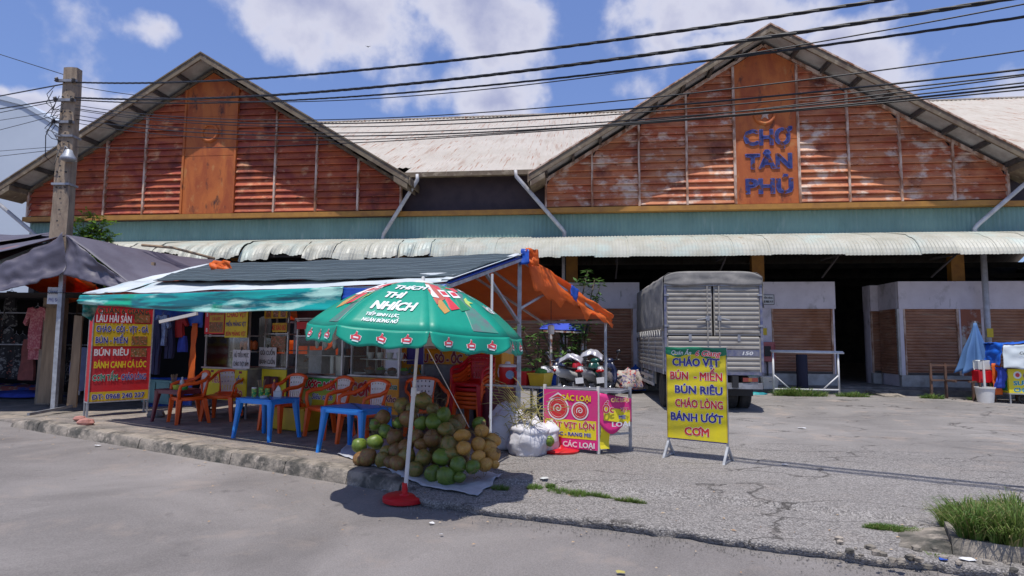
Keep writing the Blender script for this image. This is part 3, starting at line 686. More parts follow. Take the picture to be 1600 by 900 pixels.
solid('pipe_label', MB().box(-.08, .08, 0, .008, -.12, .12), m_ylab, 'yellow label on the white drain pipe at the right shutters', 'label', LW(29.42, -.03, 1.85), rz=-YAW)

# ------------------------------------------------------------------ far left building
m_far = mat('pale_blue_plaster', (.50, .56, .64), (.44, .50, .58), .8, scale=.3, lo=.35, hi=.7, coord='World')
fb = thing('plaster_building', 'tall windowless pale blue plastered building behind the utility pole', 'building', (-30, 30, 0), 0)
prof = [(-14, 0), (7.35, 0), (7.35, 11.9), (5.0, 13.3), (-14, 18)]
obj('wall', MB().prism(prof, 0, 16), m_far, fb)
obj('parapet', MB().prism([(7.4, 11.92), (7.4, 12.15), (5.0, 13.55), (-14, 18.25), (-14, 18), (5.0, 13.3)], -.08, 16), m_far, fb)
# ------------------------------------------------------------------ utility pole and cables
m_pole = mat('weathered_concrete_pole', (.38, .29, .205), (.22, .165, .12), .9, scale=3, lo=.35, hi=.65, bump=.6, bscale=40, stretch=(3, 3, .7), spots=[((.12, .1, .09), 4, .6, .68, (3, 3, .4))])
m_cable = mat('black_cable', (.012, .012, .014), rough=.5)
m_galv = mat('galvanised_steel', (.42, .44, .47), (.3, .31, .33), .45, metal=.3, scale=8)
m_steel = mat('grey_steel', (.32, .33, .36), (.22, .22, .24), .5, metal=.3, scale=6)
pp = thing('utility_pole', 'tall weathered concrete utility pole with cables beside the black tarps', 'utility pole', (-10.5, 14, 0))
mbp = MB(); rings = []
for k in range(13):
    z = 7.9 * k / 12; w_ = .235 - .075 * z / 7.9; d_ = .15 - .04 * z / 7.9; j = .006 * math.sin(k * 3)
    rings.append([Vector((x * w_ + j, y * d_, z)) for x, y in ((-1, -.8), (-.35, -1), (.35, -1), (1, -.8), (1, .8), (.35, 1), (-.35, 1), (-1, .8))])
obj('shaft', mbp.loft(rings), m_pole, pp)
holes = MB()
for k in range(14): z = 4.2 + k * .26; holes.add([Vector((math.cos(a) * .022, -.16 + .012 * (z - 4) / 4, z + math.sin(a) * .022)) + Vector((.03 * math.sin(k), 0.003, 0)) for a in [i * PI / 4 for i in range(8)]], [tuple(range(8))[::-1]])
for s_ in (-.1, .1):
    for k in range(8): 
        z = 5.0 + k * .36; holes.lathe([(.018, 0), (.018, .03)], 8, M=Matrix.Translation((s_, -.125, z)) @ Matrix.Rotation(PI / 2, 4, 'X'))
obj('bolt_hole', holes, m_black, pp)
for z, nm in ((7.55, 'bracket'), (7.08, 'bracket'), (6.55, 'bracket')):
    obj(nm, MB().box(-.26, .2, -.17, -.11, z - .03, z + .03).tube([(-.24, -.14, z), (-.24, -.2, z + .06)], .03, 6), m_steel, pp)
    for s_ in (-.24, .16): obj('insulator', MB().lathe([(.02, 0), (.045, .02), (.03, .05), (.045, .07), (.02, .1)], 8, (s_, -.19, z - .05)), m_purlin, pp, True)
obj('strap', MB().box(-.2, .2, -.15, .15, 6.2, 6.25), m_steel, pp); obj('strap', MB().box(-.21, .21, -.155, .155, 5.05, 5.1), m_steel, pp)
lm = obj('street_lamp_head', MB().lathe([(.03, .22), (.07, .2), (.1, .12), (.16, .02), (.17, -.03), (.13, -.05)], 14, (.2, -.22, 5.65)), m_galv, pp, True)
obj('lamp_arm', MB().tube([(0, -.12, 5.75), (.1, -.2, 5.95), (.2, -.22, 5.85)], .02, 6), m_steel, pp, True)
jb = MB(); rr = random.Random(3)
for k in range(9):
    a = [Vector((-.2 + rr.uniform(-.1, .1), -.2, 7.4 - .12 * k))]
    a += [a[0] + Vector((rr.uniform(-.25, -.05), rr.uniform(-.1, .05), rr.uniform(-.4, -.1))), a[0] + Vector((rr.uniform(-.15, .1), 0, rr.uniform(-.6, -.3))), Vector((-.05, -.16, 7.0 - .13 * k))]
    jb.tube(sum([[a[i].lerp(a[i + 1], f / 3) for f in range(3)] for i in range(3)], []) + [a[3]], .008, 5)
jb.tube([(-.24, -.18, 6.6), (-.38, -.2, 6.2), (-.35, -.2, 5.7), (-.15, -.18, 5.5), (-.05, -.17, 5.9)], .01, 5)
obj('jumper_wire', jb, m_cable, pp, True)
TP = 1.98
def cable(pts, r_, label, tw=0, name='power_cable', dt=0, s_end=16, group='cables strung along the road'):
    r_ *= .88; q = [onT(px, py, TP + dt) for px, py in pts]; sz = [(st(p)[0], p.z) for p in q]
    # least squares sag curve through the points
    n_ = 3 if len(sz) > 2 else 2; A = [[s ** k for k in range(n_)] for s, z in sz]
    AtA = Matrix([[sum(a[i] * a[j] for a in A) for j in range(n_)] for i in range(n_)]) if n_ == 3 else None
    if n_ == 3: co = AtA.inverted() @ Vector([sum(a[i] * z for a, (s, z) in zip(A, sz)) for i in range(3)])
    else: k = (sz[1][1] - sz[0][1]) / (sz[1][0] - sz[0][0]); co = (sz[0][1] - k * sz[0][0], k, 0)
    s0 = sz[0][0]; s1 = s_end if s_end > s0 else s_end; K_ = 70
    P = []
    for i in range(K_ + 1):
        s = s0 + (s1 - s0) * i / K_; z = co[0] + co[1] * s + co[2] * s * s
        if s_end > 0 and s > 7: z = (co[0] + co[1] * 7 + co[2] * 49) + (co[1] + 14 * co[2]) * .5 * (s - 7) * max(0, 1 - (s - 7) / 30)
        P.append(K(s, TP + dt, z))
    root = P[0].copy(); mb_ = MB()
    if tw:
        for ph in range(3): mb_.tube([p - root + Vector((0, math.cos(i * 1.1 + ph * 2.1) * r_ * .42, math.sin(i * 1.1 + ph * 2.1) * r_ * .42)) for i, p in enumerate(sum([[P[i].lerp(P[i + 1], f / 3) for f in range(3)] for i in range(K_)], []))], r_ * .62, 5)
    else: mb_.tube([p - root for p in P], r_, 6)
    return solid(name, mb_, m_cable, label, 'cable', root, group, True)
cable([(117, 128), (330, 128), (600, 105), (850, 76), (1080, 45), (1390, 0)], .024, 'topmost thick twisted black cable running from the pole top to the upper right', 1)
cable([(117, 152), (400, 152), (600, 134), (850, 105), (1200, 57), (1575, 0)], .026, 'second thick twisted black cable below the topmost one, crossing the right gable peak', 1)
cable([(117, 156), (400, 158), (600, 148), (850, 125), (1200, 82), (1600, 26)], .017, 'thinner black cable just under the two thick ones, third from the top', 1, dt=.06)
thin = [((117, 130), (300, 168), (500, 150), (900, 118), (1300, 62), (1600, 12), 'thin wire close under the second thick cable, uppermost of the thin wires'),
        ((117, 165), (450, 182), (700, 180), (900, 168), (1200, 142), (1600, 68), 'thin wire crossing the sky just above the cream roof ridge'),
        ((117, 170), (450, 190), (700, 186), (1000, 176), (1300, 148), (1600, 98), 'thin wire touching the cream roof ridge line'),
        ((117, 172), (450, 196), (700, 192), (1000, 180), (1300, 158), (1600, 106), 'thin wire just over the top edge of the cream roof'),
        ((117, 180), (480, 205), (700, 205), (1000, 188), (1300, 168), (1600, 122), 'thin wire across the upper part of the cream roof'),
        ((117, 186), (450, 212), (700, 208), (1000, 190), (1300, 175), (1600, 128), 'thin wire over the cream roof and the ring emblem'),
        ((117, 228), (300, 236), (600, 218), (850, 200), (1200, 182), (1600, 140), 'lowest thin wire, sagging over the left gable and the cream roof'),
        ((117, 192), (400, 218), (640, 214), (900, 198), (1250, 172), (1600, 112), 'thin wire in the middle of the bundle over the cream roof')]
for i, q in enumerate(thin): cable(q[:-1], .0085 + .003 * (i % 3 == 2), q[-1], name='phone_wire', dt=-.12 + .04 * i)
lft = [((117, 128), (0, 150), .02, 'thick cable leaving the pole top to the left'), ((110, 152), (0, 170), .02, 'thick cable leaving the pole to the left, second from the top'), ((110, 154), (0, 176), .012, 'thin wire hugging the second cable left of the pole'),
       ((104, 172), (0, 188), .009, 'thin wire left of the pole, fourth from the top'), ((104, 176), (0, 203), .009, 'thin wire left of the pole, fifth from the top'), ((104, 232), (0, 244), .009, 'lowest thin wire left of the pole'), ((104, 228), (0, 236), .008, 'second lowest thin wire left of the pole'), ((117, 122), (0, 85), .011, 'single thin wire rising to the upper left corner from the pole')]
for a, b, r_, lb in lft:
    cable([a, b], r_, lb, name='power_cable' if r_ > .015 else 'phone_wire', s_end=-19, group='cables left of the pole')

# ------------------------------------------------------------------ food canopy
m_teal2 = mat('teal_tarp', (.0, .23, .22), (.0, .33, .30), .4, scale=1.5, detail=4, lo=.3, hi=.7, stretch=(.6, 1, 4), spots=[((.0, .12, .14), 2.0, .5, .58, (.5, 1, 6)), ((.36, .60, .52), 1.4, .52, .60, (.5, 1, 3)), ((.0, .30, .16), 1.0, .55, .62, (1, 1, 2))])
m_wtarp = mat('white_tarp', (.70, .74, .76), (.58, .64, .66), .45, scale=2, spots=[((.35, .62, .66), 1.6, .6, .68, (1, 1, 1))], trans=.1)
m_net = mat('dark_shade_net', (.028, .048, .06), (.05, .075, .088), .7, scale=2, lo=.3, hi=.7, stretch=(1, 1, 1), bump=.3, bscale=60, spots=[((.16, .2, .2), 1.2, .66, .74, (.6, 3, 3))], trans=.15)
m_orange = mat('orange_tarp', (.95, .24, .04), (.85, .18, .03), .55, scale=3, lo=.35, hi=.65, bump=.25, bscale=14, trans=.45)
m_bluetarp = mat('blue_tarp', (.02, .1, .5), (.015, .06, .36), .4, scale=3, bump=.3, bscale=12, trans=.1)
m_maroon = mat('maroon_tarp', (.10, .015, .02), (.07, .01, .015), .6, scale=3)
cn = thing('food_canopy', 'long low canopy with dark shade net, teal front valance and orange lining', 'canopy', K(-2.3, 2, .1), KA)
A, B_ = K(-5.95, .2, 2.2), K(1.33, .2, 2.09); RR = onT(815, 402, 2.35); RL = onT(322, 416, 2.35); SR = st(RR)[0]; AR, BR = K(-5.9, 4.2, 1.95), K(1.5, 4.2, 1.88)
def tarp(name, P, m_, nu=40, nv=14, sag=.04, wr=.03, seed=1, parent=cn, t=.004, edge=0, fr=3.):
    o = obj(name, cloth(P, nu, nv, sag, wr, seed, fr, edge), m_, parent, True, world=True); return thick(o, t)
tarp('roof_lining', [A, B_, RR, RL], m_orange, seed=2, sag=.05)
tarp('rear_roof', [RL, RR, BR, AR], m_orange, seed=3, sag=.06)
up = Vector((0, 0, .03)); up2 = up * 1.9
tarp('shade_net', [onT(238, 443, .62) + up2, B_.lerp(RR, .06) + up2, RR + up2, RL + KD * .12 + up2], m_net, seed=4, sag=.045, wr=.022, fr=5, nu=70)
netP = [onT(238, 443, .62) + up2, B_.lerp(RR, .06) + up2, RR + up2, RL + KD * .12 + up2]
nq = cloth(netP, 70, 14, .045, .022, 4, 5.).v
for j in (1, 3, 4, 6, 8, 9, 11, 13):
    P = [Vector(nq[i * 15 + j]) + Vector((0, 0, .006)) for i in range(71) if (i * 7 + j * 13) % 71 > 3]
    obj('net_thread', MB().tube(P, .0035, 4), mat('pale_net_thread', (.30, .36, .38), rough=.7) if j == 1 else bpy.data.materials['pale_net_thread'], cn, world=True)
tarp('shade_net', [RL + KD * .12 + up, RR + up, BR + up, AR + KD * .3 + up], m_net, seed=5, sag=.05)
tarp('front_strip', [A + KN * -.03 + Vector((0, 0, .03)), B_ + KN * -.03 + Vector((0, 0, .03)), B_.lerp(RR, .20) + up * 1.6, A.lerp(RL, .34) + up * 1.6], m_wtarp, seed=2, sag=.05, nv=6)
tarp('hip_strip', [A + up * 1.3, A.lerp(B_, .16) + up * 1.4, RL + KD * .22 + up * 1.8, RL + up * 1.6], m_wtarp, seed=6, sag=.02, nv=6, nu=24)
tarp('end_trim', [B_ + KD * .02 + Vector((0, 0, .04)), B_ + KD * -.10 + Vector((0, 0, .05)), RR + KD * -.10 + Vector((0, 0, .06)), RR + KD * .02 + Vector((0, 0, .05))], m_wtarp, 3, 8, 0, .003, 1)
tarp('blue_edge', [B_ + KD * -.08 + KN * .02 + Vector((0, 0, .02)), B_ + KD * .02, RR + KD * .02, RR + KD * -.08 + Vector((0, 0, .03))], m_bluetarp, 3, 8, .0, .002, 5)
# valance: hanging folds
def val(s0, s1, ztop, zb, t, seed, drop):
    def fn(u, v):
        s = s0 + (s1 - s0) * u; z = ztop + (2.09 - 2.2) * u * (s1 - s0) / 7.3 - .02 * math.sin(u * PI)
        f = noise.noise(Vector((u * 5 + v * .7, v * 3.5, seed))) * .035 + noise.noise(Vector((u * 9 + v * 1.5, v * 7, seed))) * .02
        return K(s, t - .02 - f * (.3 + v) - .05 * v, z - v * (drop - .13 * (1 - min(1, (s + 6) / 3.5)) + .02 * noise.noise(Vector((u * 7, seed, 0)))))
    return MB().grid(fn, int((s1 - s0) * 12), 12)
o = thick(obj('valance', val(-5.98, -.1, 2.2, 1.9, .18, 3, .27), m_teal2, cn, True, world=True))
o = thick(obj('valance', val(-.15, 1.33, 2.1, 1.9, .19, 8, .24), m_bluetarp, cn, True, world=True))
tarp('corner_flap', [A + Vector((0, 0, -.02)), A + KN * .25 + Vector((0, 0, .02)), A + KN * .2 + KD * -.12 + Vector((0, 0, -.42)), A + KD * -.02 + Vector((0, 0, -.32))], m_teal2, 5, 8, 0, .03, 4)
# orange flap at the open right end
tarp('end_flap', [RR + KD * .03 + Vector((0, 0, .05)), BR + KD * .05 + Vector((0, 0, .06)), BR + KD * .08 + KN * .04 + Vector((0, 0, -.12)), RR + KD * .13 + KN * .12 + Vector((0, 0, -.46))], m_orange, 34, 10, -.03, .075, 9, edge=.25)
tarp('blue_patch', [RR.lerp(BR, .42) + KD * .16 + Vector((0, 0, .0)), RR.lerp(BR, .5) + KD * .17, RR.lerp(BR, .48) + KD * .17 + Vector((0, 0, -.2)), RR.lerp(BR, .4) + KD * .18 + Vector((0, 0, -.17))], m_bluetarp, 5, 5, 0, .02, 3)
fp = lambda nm, a, b, w_=.045, mm=None: obj(nm, MB().bar(a, b, w_), mm or m_galv, cn, world=True)
for s, t, z in ((SR - .04, 2.37, RR.z - .03), (1.47, 4.15, 1.86), (-5.6, 4.15, 1.95), (-5.9, 2.4, 2.85)):
    fp('post', K(s, t, H(s, t) - .01), K(s, t, z), .055 if s > 0 and t < 3 else .04)
# two thin front supports seen near the kerb
obj('white_prop', MB().tube([K(1.2, 1.25, .06), K(1.2, 1.25, 2.3)], .016, 8), m_paper, cn, world=True)
fp('rafter', B_ + Vector((0, 0, -.03)), RR + Vector((0, 0, -.03)), .04); fp('rafter', RR + Vector((0, 0, -.04)), BR + Vector((0, 0, -.03)), .04)
fp('eave_rail', A + Vector((0, 0, -.02)), B_ + Vector((0, 0, -.02)), .035); fp('ridge_rail', RL + Vector((0, 0, -.05)), RR + Vector((0, 0, -.05)), .035); fp('eave_rail', AR + Vector((0, 0, -.06)), BR + Vector((0, 0, -.06)), .035)
PP = lambda z: K(SR - .04, 2.37, z)
fp('brace', PP(1.75), B_.lerp(RR, .45) - Vector((0, 0, .05)), .035)
fp('brace', PP(1.95), RR.lerp(BR, .38) - Vector((0, 0, .06)), .03); fp('brace', PP(2.2), K(SR - .7, 2.37, RR.z + .0), .03)
for f in (.15, .32, .5, .68, .85): fp('rafter', A.lerp(B_, f) + Vector((0, 0, -.06)), RL.lerp(RR, f) + Vector((0, 0, -.1)), .028); fp('rafter', RL.lerp(RR, f) + Vector((0, 0, -.1)), AR.lerp(BR, f) + Vector((0, 0, -.09)), .028)
tarp('bundled_corner', [RR + Vector((0, 0, .12)), RR + KD * .12 + Vector((0, 0, .1)), RR + KD * .14 + KN * -.05 + Vector((0, 0, -.1)), RR + KD * .0 + KN * -.06 + Vector((0, 0, -.12))], m_bluetarp, 6, 6, 0, .04, 3)
tarp('orange_knot', [RR + KD * .06 + Vector((0, 0, .13)), RR + KD * .2 + KN * .1 + Vector((0, 0, .1)), RR + KD * .22 + KN * .1 + Vector((0, 0, -.12)), RR + KD * .08 + Vector((0, 0, -.1))], m_orange, 8, 8, 0, .07, 3)
tarp('knotted_corner', [K(-4.75, 1.6, 2.86), K(-4.4, 1.7, 2.84), K(-4.3, 1.7, 2.66), K(-4.7, 1.55, 2.68)], m_orange, 8, 6, .0, .08, 5)
# rear wall hangings under the canopy; the black ones are added to darken it
m_btarp = mat('black_tarp', (.07, .062, .085), (.10, .09, .12), .55, scale=2, lo=.3, hi=.7, bump=.35, bscale=9, spec=.6)
m_bback = mat('shade_black_cloth', (.012, .012, .015), rough=.9)  # near-black colour holds the deep shade under the tarps
oa, ob2 = st(onT(424, 600, 4.9))[0], st(onT(522, 600, 4.9))[0]
tarp('added_black_hanging', [K(-1.95, 4.35, .03), K(-.9, 4.35, .03), K(-.9, 4.3, 1.95), K(-1.95, 4.3, 1.95)], m_bback, 10, 8, 0, .05, 41)
tarp('added_black_hanging', [K(-6.6, 4.35, .03), K(oa + .25, 4.35, .03), K(oa + .25, 4.3, 2.0), K(-6.6, 4.3, 2.1)], m_bback, 24, 8, 0, .05, 40)
tarp('back_hanging', [K(-4.0, 3.9, .9), K(-2.9, 3.9, .9), K(-2.9, 3.9, 2.0), K(-4.0, 3.9, 2.0)], m_maroon, 20, 10, 0, .03, 12)
tarp('back_hanging', [K(oa, 4.9, .5), K(ob2 + .3, 4.9, .5), K(ob2 + .3, 4.9, 1.5), K(oa, 4.9, 1.5)], mat('glowing_orange_tarp', (.85, .17, .02), (.75, .12, .01), .6, scale=6, trans=.7), 22, 10, 0, .02, 13)
tarp('back_hanging', [K(-1.9, 3.8, .1), K(-.1, 3.8, .1), K(-.1, 3.8, 1.3), K(-1.9, 3.8, 1.3)], m_maroon, 24, 10, 0, .03, 14)
tarp('back_hanging', [K(-3.75, 2.62, 1.4), K(-3.1, 2.75, 1.4), K(-3.1, 2.75, 2.15), K(-3.75, 2.62, 2.15)], m_maroon, 14, 10, 0, .02, 15)
tarp('purple_hanging', [K(-1.12, 2.5, 1.15), K(-.8, 2.5, 1.15), K(-.8, 2.5, 1.9), K(-1.12, 2.5, 1.9)], mat('purple_cloth', (.06, .04, .2), rough=.8), 8, 8, 0, .02, 16)

bt = thing('clothes_stall', 'clothes stall under sagging black tarps with orange lining', 'market stall', (-9.2, 13, .1))
Pk = atY(103, 367, 12.0)
def tb(name, P, m_, nu=24, nv=16, sag=.05, wr=.05, seed=1, fr=3, t=.005, edge=0): return thick(obj(name, cloth(P, nu, nv, sag, wr, seed, fr, edge), m_, bt, True, world=True), t)
rr_ = atY(352, 409, 15.2); c1 = atY(204, 446, 11.4); c2 = atY(345, 420, 12.6)
tb('right_roof', [Pk, rr_, c2, c1], m_btarp, 36, 16, .08, .04, 21, 2)
tb('right_flap', [Pk, c1 + Vector((0, -.02, .02)), atY(188, 452, 11.35), atY(104, 430, 11.9)], m_btarp, 30, 20, .02, .09, 22, 2.2)
tb('left_flap', [atY(-60, 432, 12.3), Pk + Vector((0, -.01, .01)), atY(103, 428, 11.9), atY(-60, 462, 11.8)], m_btarp, 34, 20, .1, .10, 23, 2.2)
tb('left_roof', [Pk, atY(92, 364, 15.5), atY(-140, 372, 15.5), atY(-140, 432, 12.3)], m_btarp, 30, 16, .12, .05, 24)
tb('back_roof', [atY(85, 366, 14.5), atY(20, 368, 16), atY(-140, 376, 15.2), atY(-140, 400, 13.2)], m_btarp, 20, 10, .0, .08, 25)
tb('maroon_banner', [atY(72, 388, 13.3), atY(66, 378, 13.8), atY(-60, 398, 13.2), atY(-60, 420, 12.6)], mat('faded_maroon_banner', (.22, .12, .13), (.14, .07, .08), .7, scale=4), 16, 6, .02, .03, 26)
tb('white_strip', [atY(78, 376, 13.1), atY(83, 381, 12.9), atY(-10, 418, 12.5), atY(-12, 411, 12.7)], m_wtarp, 12, 3, .0, .02, 27)
tb('orange_lining', [atY(28, 440, 12.6), atY(103, 412, 12.3), atY(165, 458, 12.6), atY(100, 476, 15)], m_orange, 16, 10, .0, .02, 28)
tb('orange_lining', [atY(100, 425, 12.3), atY(150, 445, 12.0), atY(150, 478, 14.6), atY(84, 462, 14.4)], m_orange, 12, 10, .0, .02, 29)
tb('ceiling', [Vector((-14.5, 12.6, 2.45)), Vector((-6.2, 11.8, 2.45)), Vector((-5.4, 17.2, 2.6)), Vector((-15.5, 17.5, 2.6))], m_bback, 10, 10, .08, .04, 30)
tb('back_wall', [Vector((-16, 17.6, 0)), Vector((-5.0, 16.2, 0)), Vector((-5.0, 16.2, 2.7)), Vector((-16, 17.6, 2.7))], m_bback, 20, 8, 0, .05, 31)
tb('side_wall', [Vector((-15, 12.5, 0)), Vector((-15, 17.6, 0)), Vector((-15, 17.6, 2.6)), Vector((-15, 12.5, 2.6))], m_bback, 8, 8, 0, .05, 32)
pf = G(84, 640, .1)
obj('post', MB().bar((pf.x, pf.y, .08), (pf.x + .02, pf.y - .05, 2.9), .085), m_galv, bt, world=True)
a_, b_ = G(44, 650, .06), G(112, 637, .1)
obj('foot_bar', MB().bar(a_ + Vector((0, 0, .03)), b_ + Vector((0, 0, .03)), .05), m_steel, bt, world=True)
m_wood = mat('old_wood', (.36, .25, .15), (.22, .15, .09), .8, scale=3, stretch=(4, 4, .5), lo=.35, hi=.65)
obj('bamboo_pole', MB().tube([atY(222, 383, 13.2), atY(270, 387, 13.1), atY(335, 404, 13.0)], .03, 8), m_wood, bt, True, world=True)
obj('wooden_prop', MB().bar(atY(240, 410, 12.6), atY(237, 440, 12.6) + Vector((0, 0, -1.9)), .06), m_wood, bt, world=True)
# hand lettered notice hung on the post
nt1 = thing('notice_board', 'small white handwritten notice hung on the steel post of the black tarp stall', 'sign', atY(86, 462, 12.2), R(8))
obj('board', MB().box(-.14, .14, 0, .01, -.17, .17), m_paper, nt1)
m_bluetxt = mat('blue_print', (.03, .03, .22), rough=.6)
letter(nt1, 'CẦN NGƯỜI', 0, .07, .075, .25, m_bluetxt, bold=0); letter(nt1, 'PHỤ BÁN', 0, -.08, .075, .22, m_bluetxt, bold=0)
# wooden boards leaning under the tarps
for (px0, px1, pt, pb), lb in (((74, 88, 482, 604), 'tall rough wooden board standing behind the steel post of the clothes stall'), ((118, 128, 494, 600), 'narrow pointed wooden board standing left of the red menu box')):
    Y = 13.4 if px0 < 100 else 12.6; a = atY(px0, pt, Y); b = atY(px1, pt, Y); z0 = .1
    bd = thing('wooden_board', lb, 'board', ((a.x + b.x) / 2, Y, z0)); W = (b.x - a.x) * 1.3; Hh = a.z - z0
    q = MB().prism([(-W * .62, 0), (W * .5, 0), (W * .56, Hh * .5), (W * .5, Hh), (-W * .45, Hh * 1.01), (-W * .5, Hh * .5)], -.02, .02)
    obj('plank', q, m_wood, bd); obj('batten', MB().box(-W * .4, W * .45, .021, .05, Hh * .25, Hh * .32), m_wood, bd)
# garments
def garment(kind, label, cat, pos, rz, m_, h_, w_, seed):
    g = thing(kind, label, cat, pos, rz, None)
    if kind == 'shirt':
        body = [(-.5, 0), (.5, 0), (.46, .45), (.47, .8), (.72, .55), (.88, .62), (.66, .98), (.3, 1.0), (.13, .96), (-.13, .96), (-.3, 1), (-.66, .98), (-.88, .62), (-.72, .55), (-.47, .8), (-.46, .45)]
    elif kind == 'trousers': body = [(-.5, 0), (-.08, 0), (0, .6), (.08, 0), (.5, 0), (.42, 1), (-.42, 1)]
    elif kind == 'shorts': body = [(-.55, 0), (-.04, 0.02), (0, .4), (.04, .02), (.55, 0), (.42, 1), (-.42, 1)]
    else: body = [(-.5, 0), (.5, 0), (.42, .5), (.3, 1), (-.3, 1), (-.42, .5)]
    q = MB().prism([(x * w_, z * h_) for x, z in body], -.03, .03); me = q.mesh('cloth', m_, False)
    bm = bmesh.new(); bm.from_mesh(me); bmesh.ops.triangulate(bm, faces=bm.faces); bmesh.ops.subdivide_edges(bm, edges=bm.edges, cuts=3, use_grid_fill=True)
    for v in bm.verts: v.co.y += .05 * noise.noise(Vector((v.co.x * 9, v.co.z * 2.5, seed))) ; v.co.z += .01 * noise.noise(Vector((v.co.x * 6, seed, 0)))
    bm.to_mesh(me); bm.free(); o = obj('cloth', me, None, g)
    obj('hanger', MB().tube([(-.28 * w_, 0, h_ * .97), (0, 0, h_ * 1.04), (.28 * w_, 0, h_ * .97)], .006, 5).tube([(0, 0, h_ * 1.03), (.0, 0, h_ * 1.1)], .005, 5), m_steel, g)
    return g
m_cl = [mat('dark_print_cloth', (.03, .03, .035), (.2, .2, .2), .9, scale=14, detail=2, lo=.55, hi=.6), mat('pink_check_cloth', (.38, .09, .11), (.5, .2, .2), .9, scale=22, detail=1, lo=.5, hi=.55), mat('brown_cloth', (.24, .07, .06), (.17, .05, .045), .9, scale=6), mat('dark_floral_cloth', (.025, .025, .03), (.32, .12, .1), .9, scale=18, detail=2, lo=.6, hi=.64),
        mat('light_blue_cloth', (.28, .38, .55), (.16, .22, .4), .9, scale=15, lo=.5, hi=.55), mat('royal_blue_cloth', (.04, .07, .42), (.03, .05, .3), .9, scale=6), mat('red_cloth', (.4, .02, .02), (.3, .02, .02), .9, scale=6), mat('navy_cloth', (.03, .035, .09), rough=.9)]
garment('shirt', 'pink checked shirt hanging above the brown skirt in the clothes stall', 'shirt', atY(54, 545, 13.9), R(-10), m_cl[1], .95, .36, 1)
garment('shorts', 'pink checked shorts hanging below the pink shirt', 'shorts', atY(54, 562, 14.0) + Vector((0, 0, .0)), R(-10), m_cl[1], .36, .3, 2)
garment('skirt', 'long brown pleated skirt hanging left of the wooden board', 'skirt', atY(41, 594, 14.3), R(-10), m_cl[2], .95, .42, 3)
dk = [(8, 590, 520, 0, 'dark patterned dress at the left edge of the clothes stall'), (20, 592, 530, 3, 'dark floral dress between the left dress and the brown skirt'), (30, 592, 530, 0, 'dark grey patterned trousers beside the brown skirt'), (-8, 590, 500, 3, 'dark dress cut by the left picture edge'), (14, 510, 462, 0, 'dark blouse on the upper rail at far left'), (100, 560, 495, 7, 'navy blouse hanging right of the steel post'), (110, 600, 540, 0, 'dark dress hanging right of the steel post, low')]
for i, (px, pb, pt, mi, lb) in enumerate(dk):
    Y = 14.6; a = atY(px, pb, Y); b = atY(px, pt, Y); garment('dress' if i != 2 else 'trousers', lb, 'dress' if i != 2 else 'trousers', a, R(30 + i * 7), m_cl[mi], b.z - a.z + .1, .3, i + 4)
obj('clothes_rail', MB().tube([(-14.4, 14.5, 2.1), (-8.8, 14.5, 2.1)], .018, 6), m_steel, bt, world=True); obj('clothes_rail', MB().tube([(-14.4, 14.4, 1.35), (-9.6, 14.4, 1.35)], .018, 6), m_steel, bt, world=True)
# heap of folded cloth on the ground sheet
def heap(name, label, cat, c, r, m_, seed, h_=.16, rz=0):
    q = MB().blob((0, 0, 0), (r[0], r[1], h_), 22, lambda d: 1 + .32 * noise.noise(d * 2.2 + Vector((seed, 0, 0))) + .14 * noise.noise(d * 6 + Vector((seed, 3, 0))))
    q.v = [(x, y, max(z, -.02)) for x, y, z in q.v]
    return solid(name, q, m_, label, cat, c, None, True, rz)
m_heap = mat('mixed_clothes', (.5, .4, .3), (.42, .12, .1), .9, scale=5, detail=1, lo=.45, hi=.5, spots=[((.05, .09, .38), 3, .5, .54, (1, 1, 1)), ((.6, .55, .35), 4, .58, .62, (1, 1, 1))])
heap('cloth_heap', 'blue cloth heap spread on the ground in front of the clothes stall', 'cloth heap', G(32, 618, .08), (.95, .35), m_cl[5], 5, .12)
heap('cloth_heap', 'pale mixed clothes heap behind the blue cloth at the left', 'cloth heap', G(22, 608, .08), (1.1, .5), m_heap, 6, .15)
heap('cloth_heap', 'yellow and pink clothes heap at the foot of the tall wooden board', 'cloth heap', G(48, 605, .08), (.5, .3), m_heap, 9, .2)
# blue round tabletop leaning behind the red box, small teal cabinet
bl = thing('leaning_tabletop', 'round blue tabletop leaning between the wooden board and the red menu box', 'tabletop', atY(126, 618, 12.9))
obj('top', MB().prism([(.27 * math.cos(a), .55 + .46 * math.sin(a)) for a in [2 * PI * k / 24 for k in range(24)]], -.015, .015), mat('blue_laminate', (.08, .11, .25), (.05, .07, .18), .4, scale=4), bl)
obj('leg', MB().bar((-.1, .1, 0), (-.1, .1, .6), .03), m_steel, bl); obj('leg', MB().bar((.12, .1, 0), (.12, .1, .6), .03), m_steel, bl)
tcb = thing('teal_cabinet', 'low pale teal cabinet standing behind the red menu box', 'cabinet', G(196, 640, .1) + Vector((.15, 1.1, 0)), KA)
m_tealp = mat('pale_teal_paint', (.2, .38, .36), (.16, .3, .29), .6, scale=4)
obj('body', MB().cbox((0, 0, .28), (1.1, .4, .5), 0, .01), m_tealp, tcb); obj('door', MB().box(-.5, -.02, -.215, -.202, .08, .48), m_tealp, tcb); obj('door', MB().box(.02, .5, -.215, -.202, .08, .48), m_tealp, tcb)
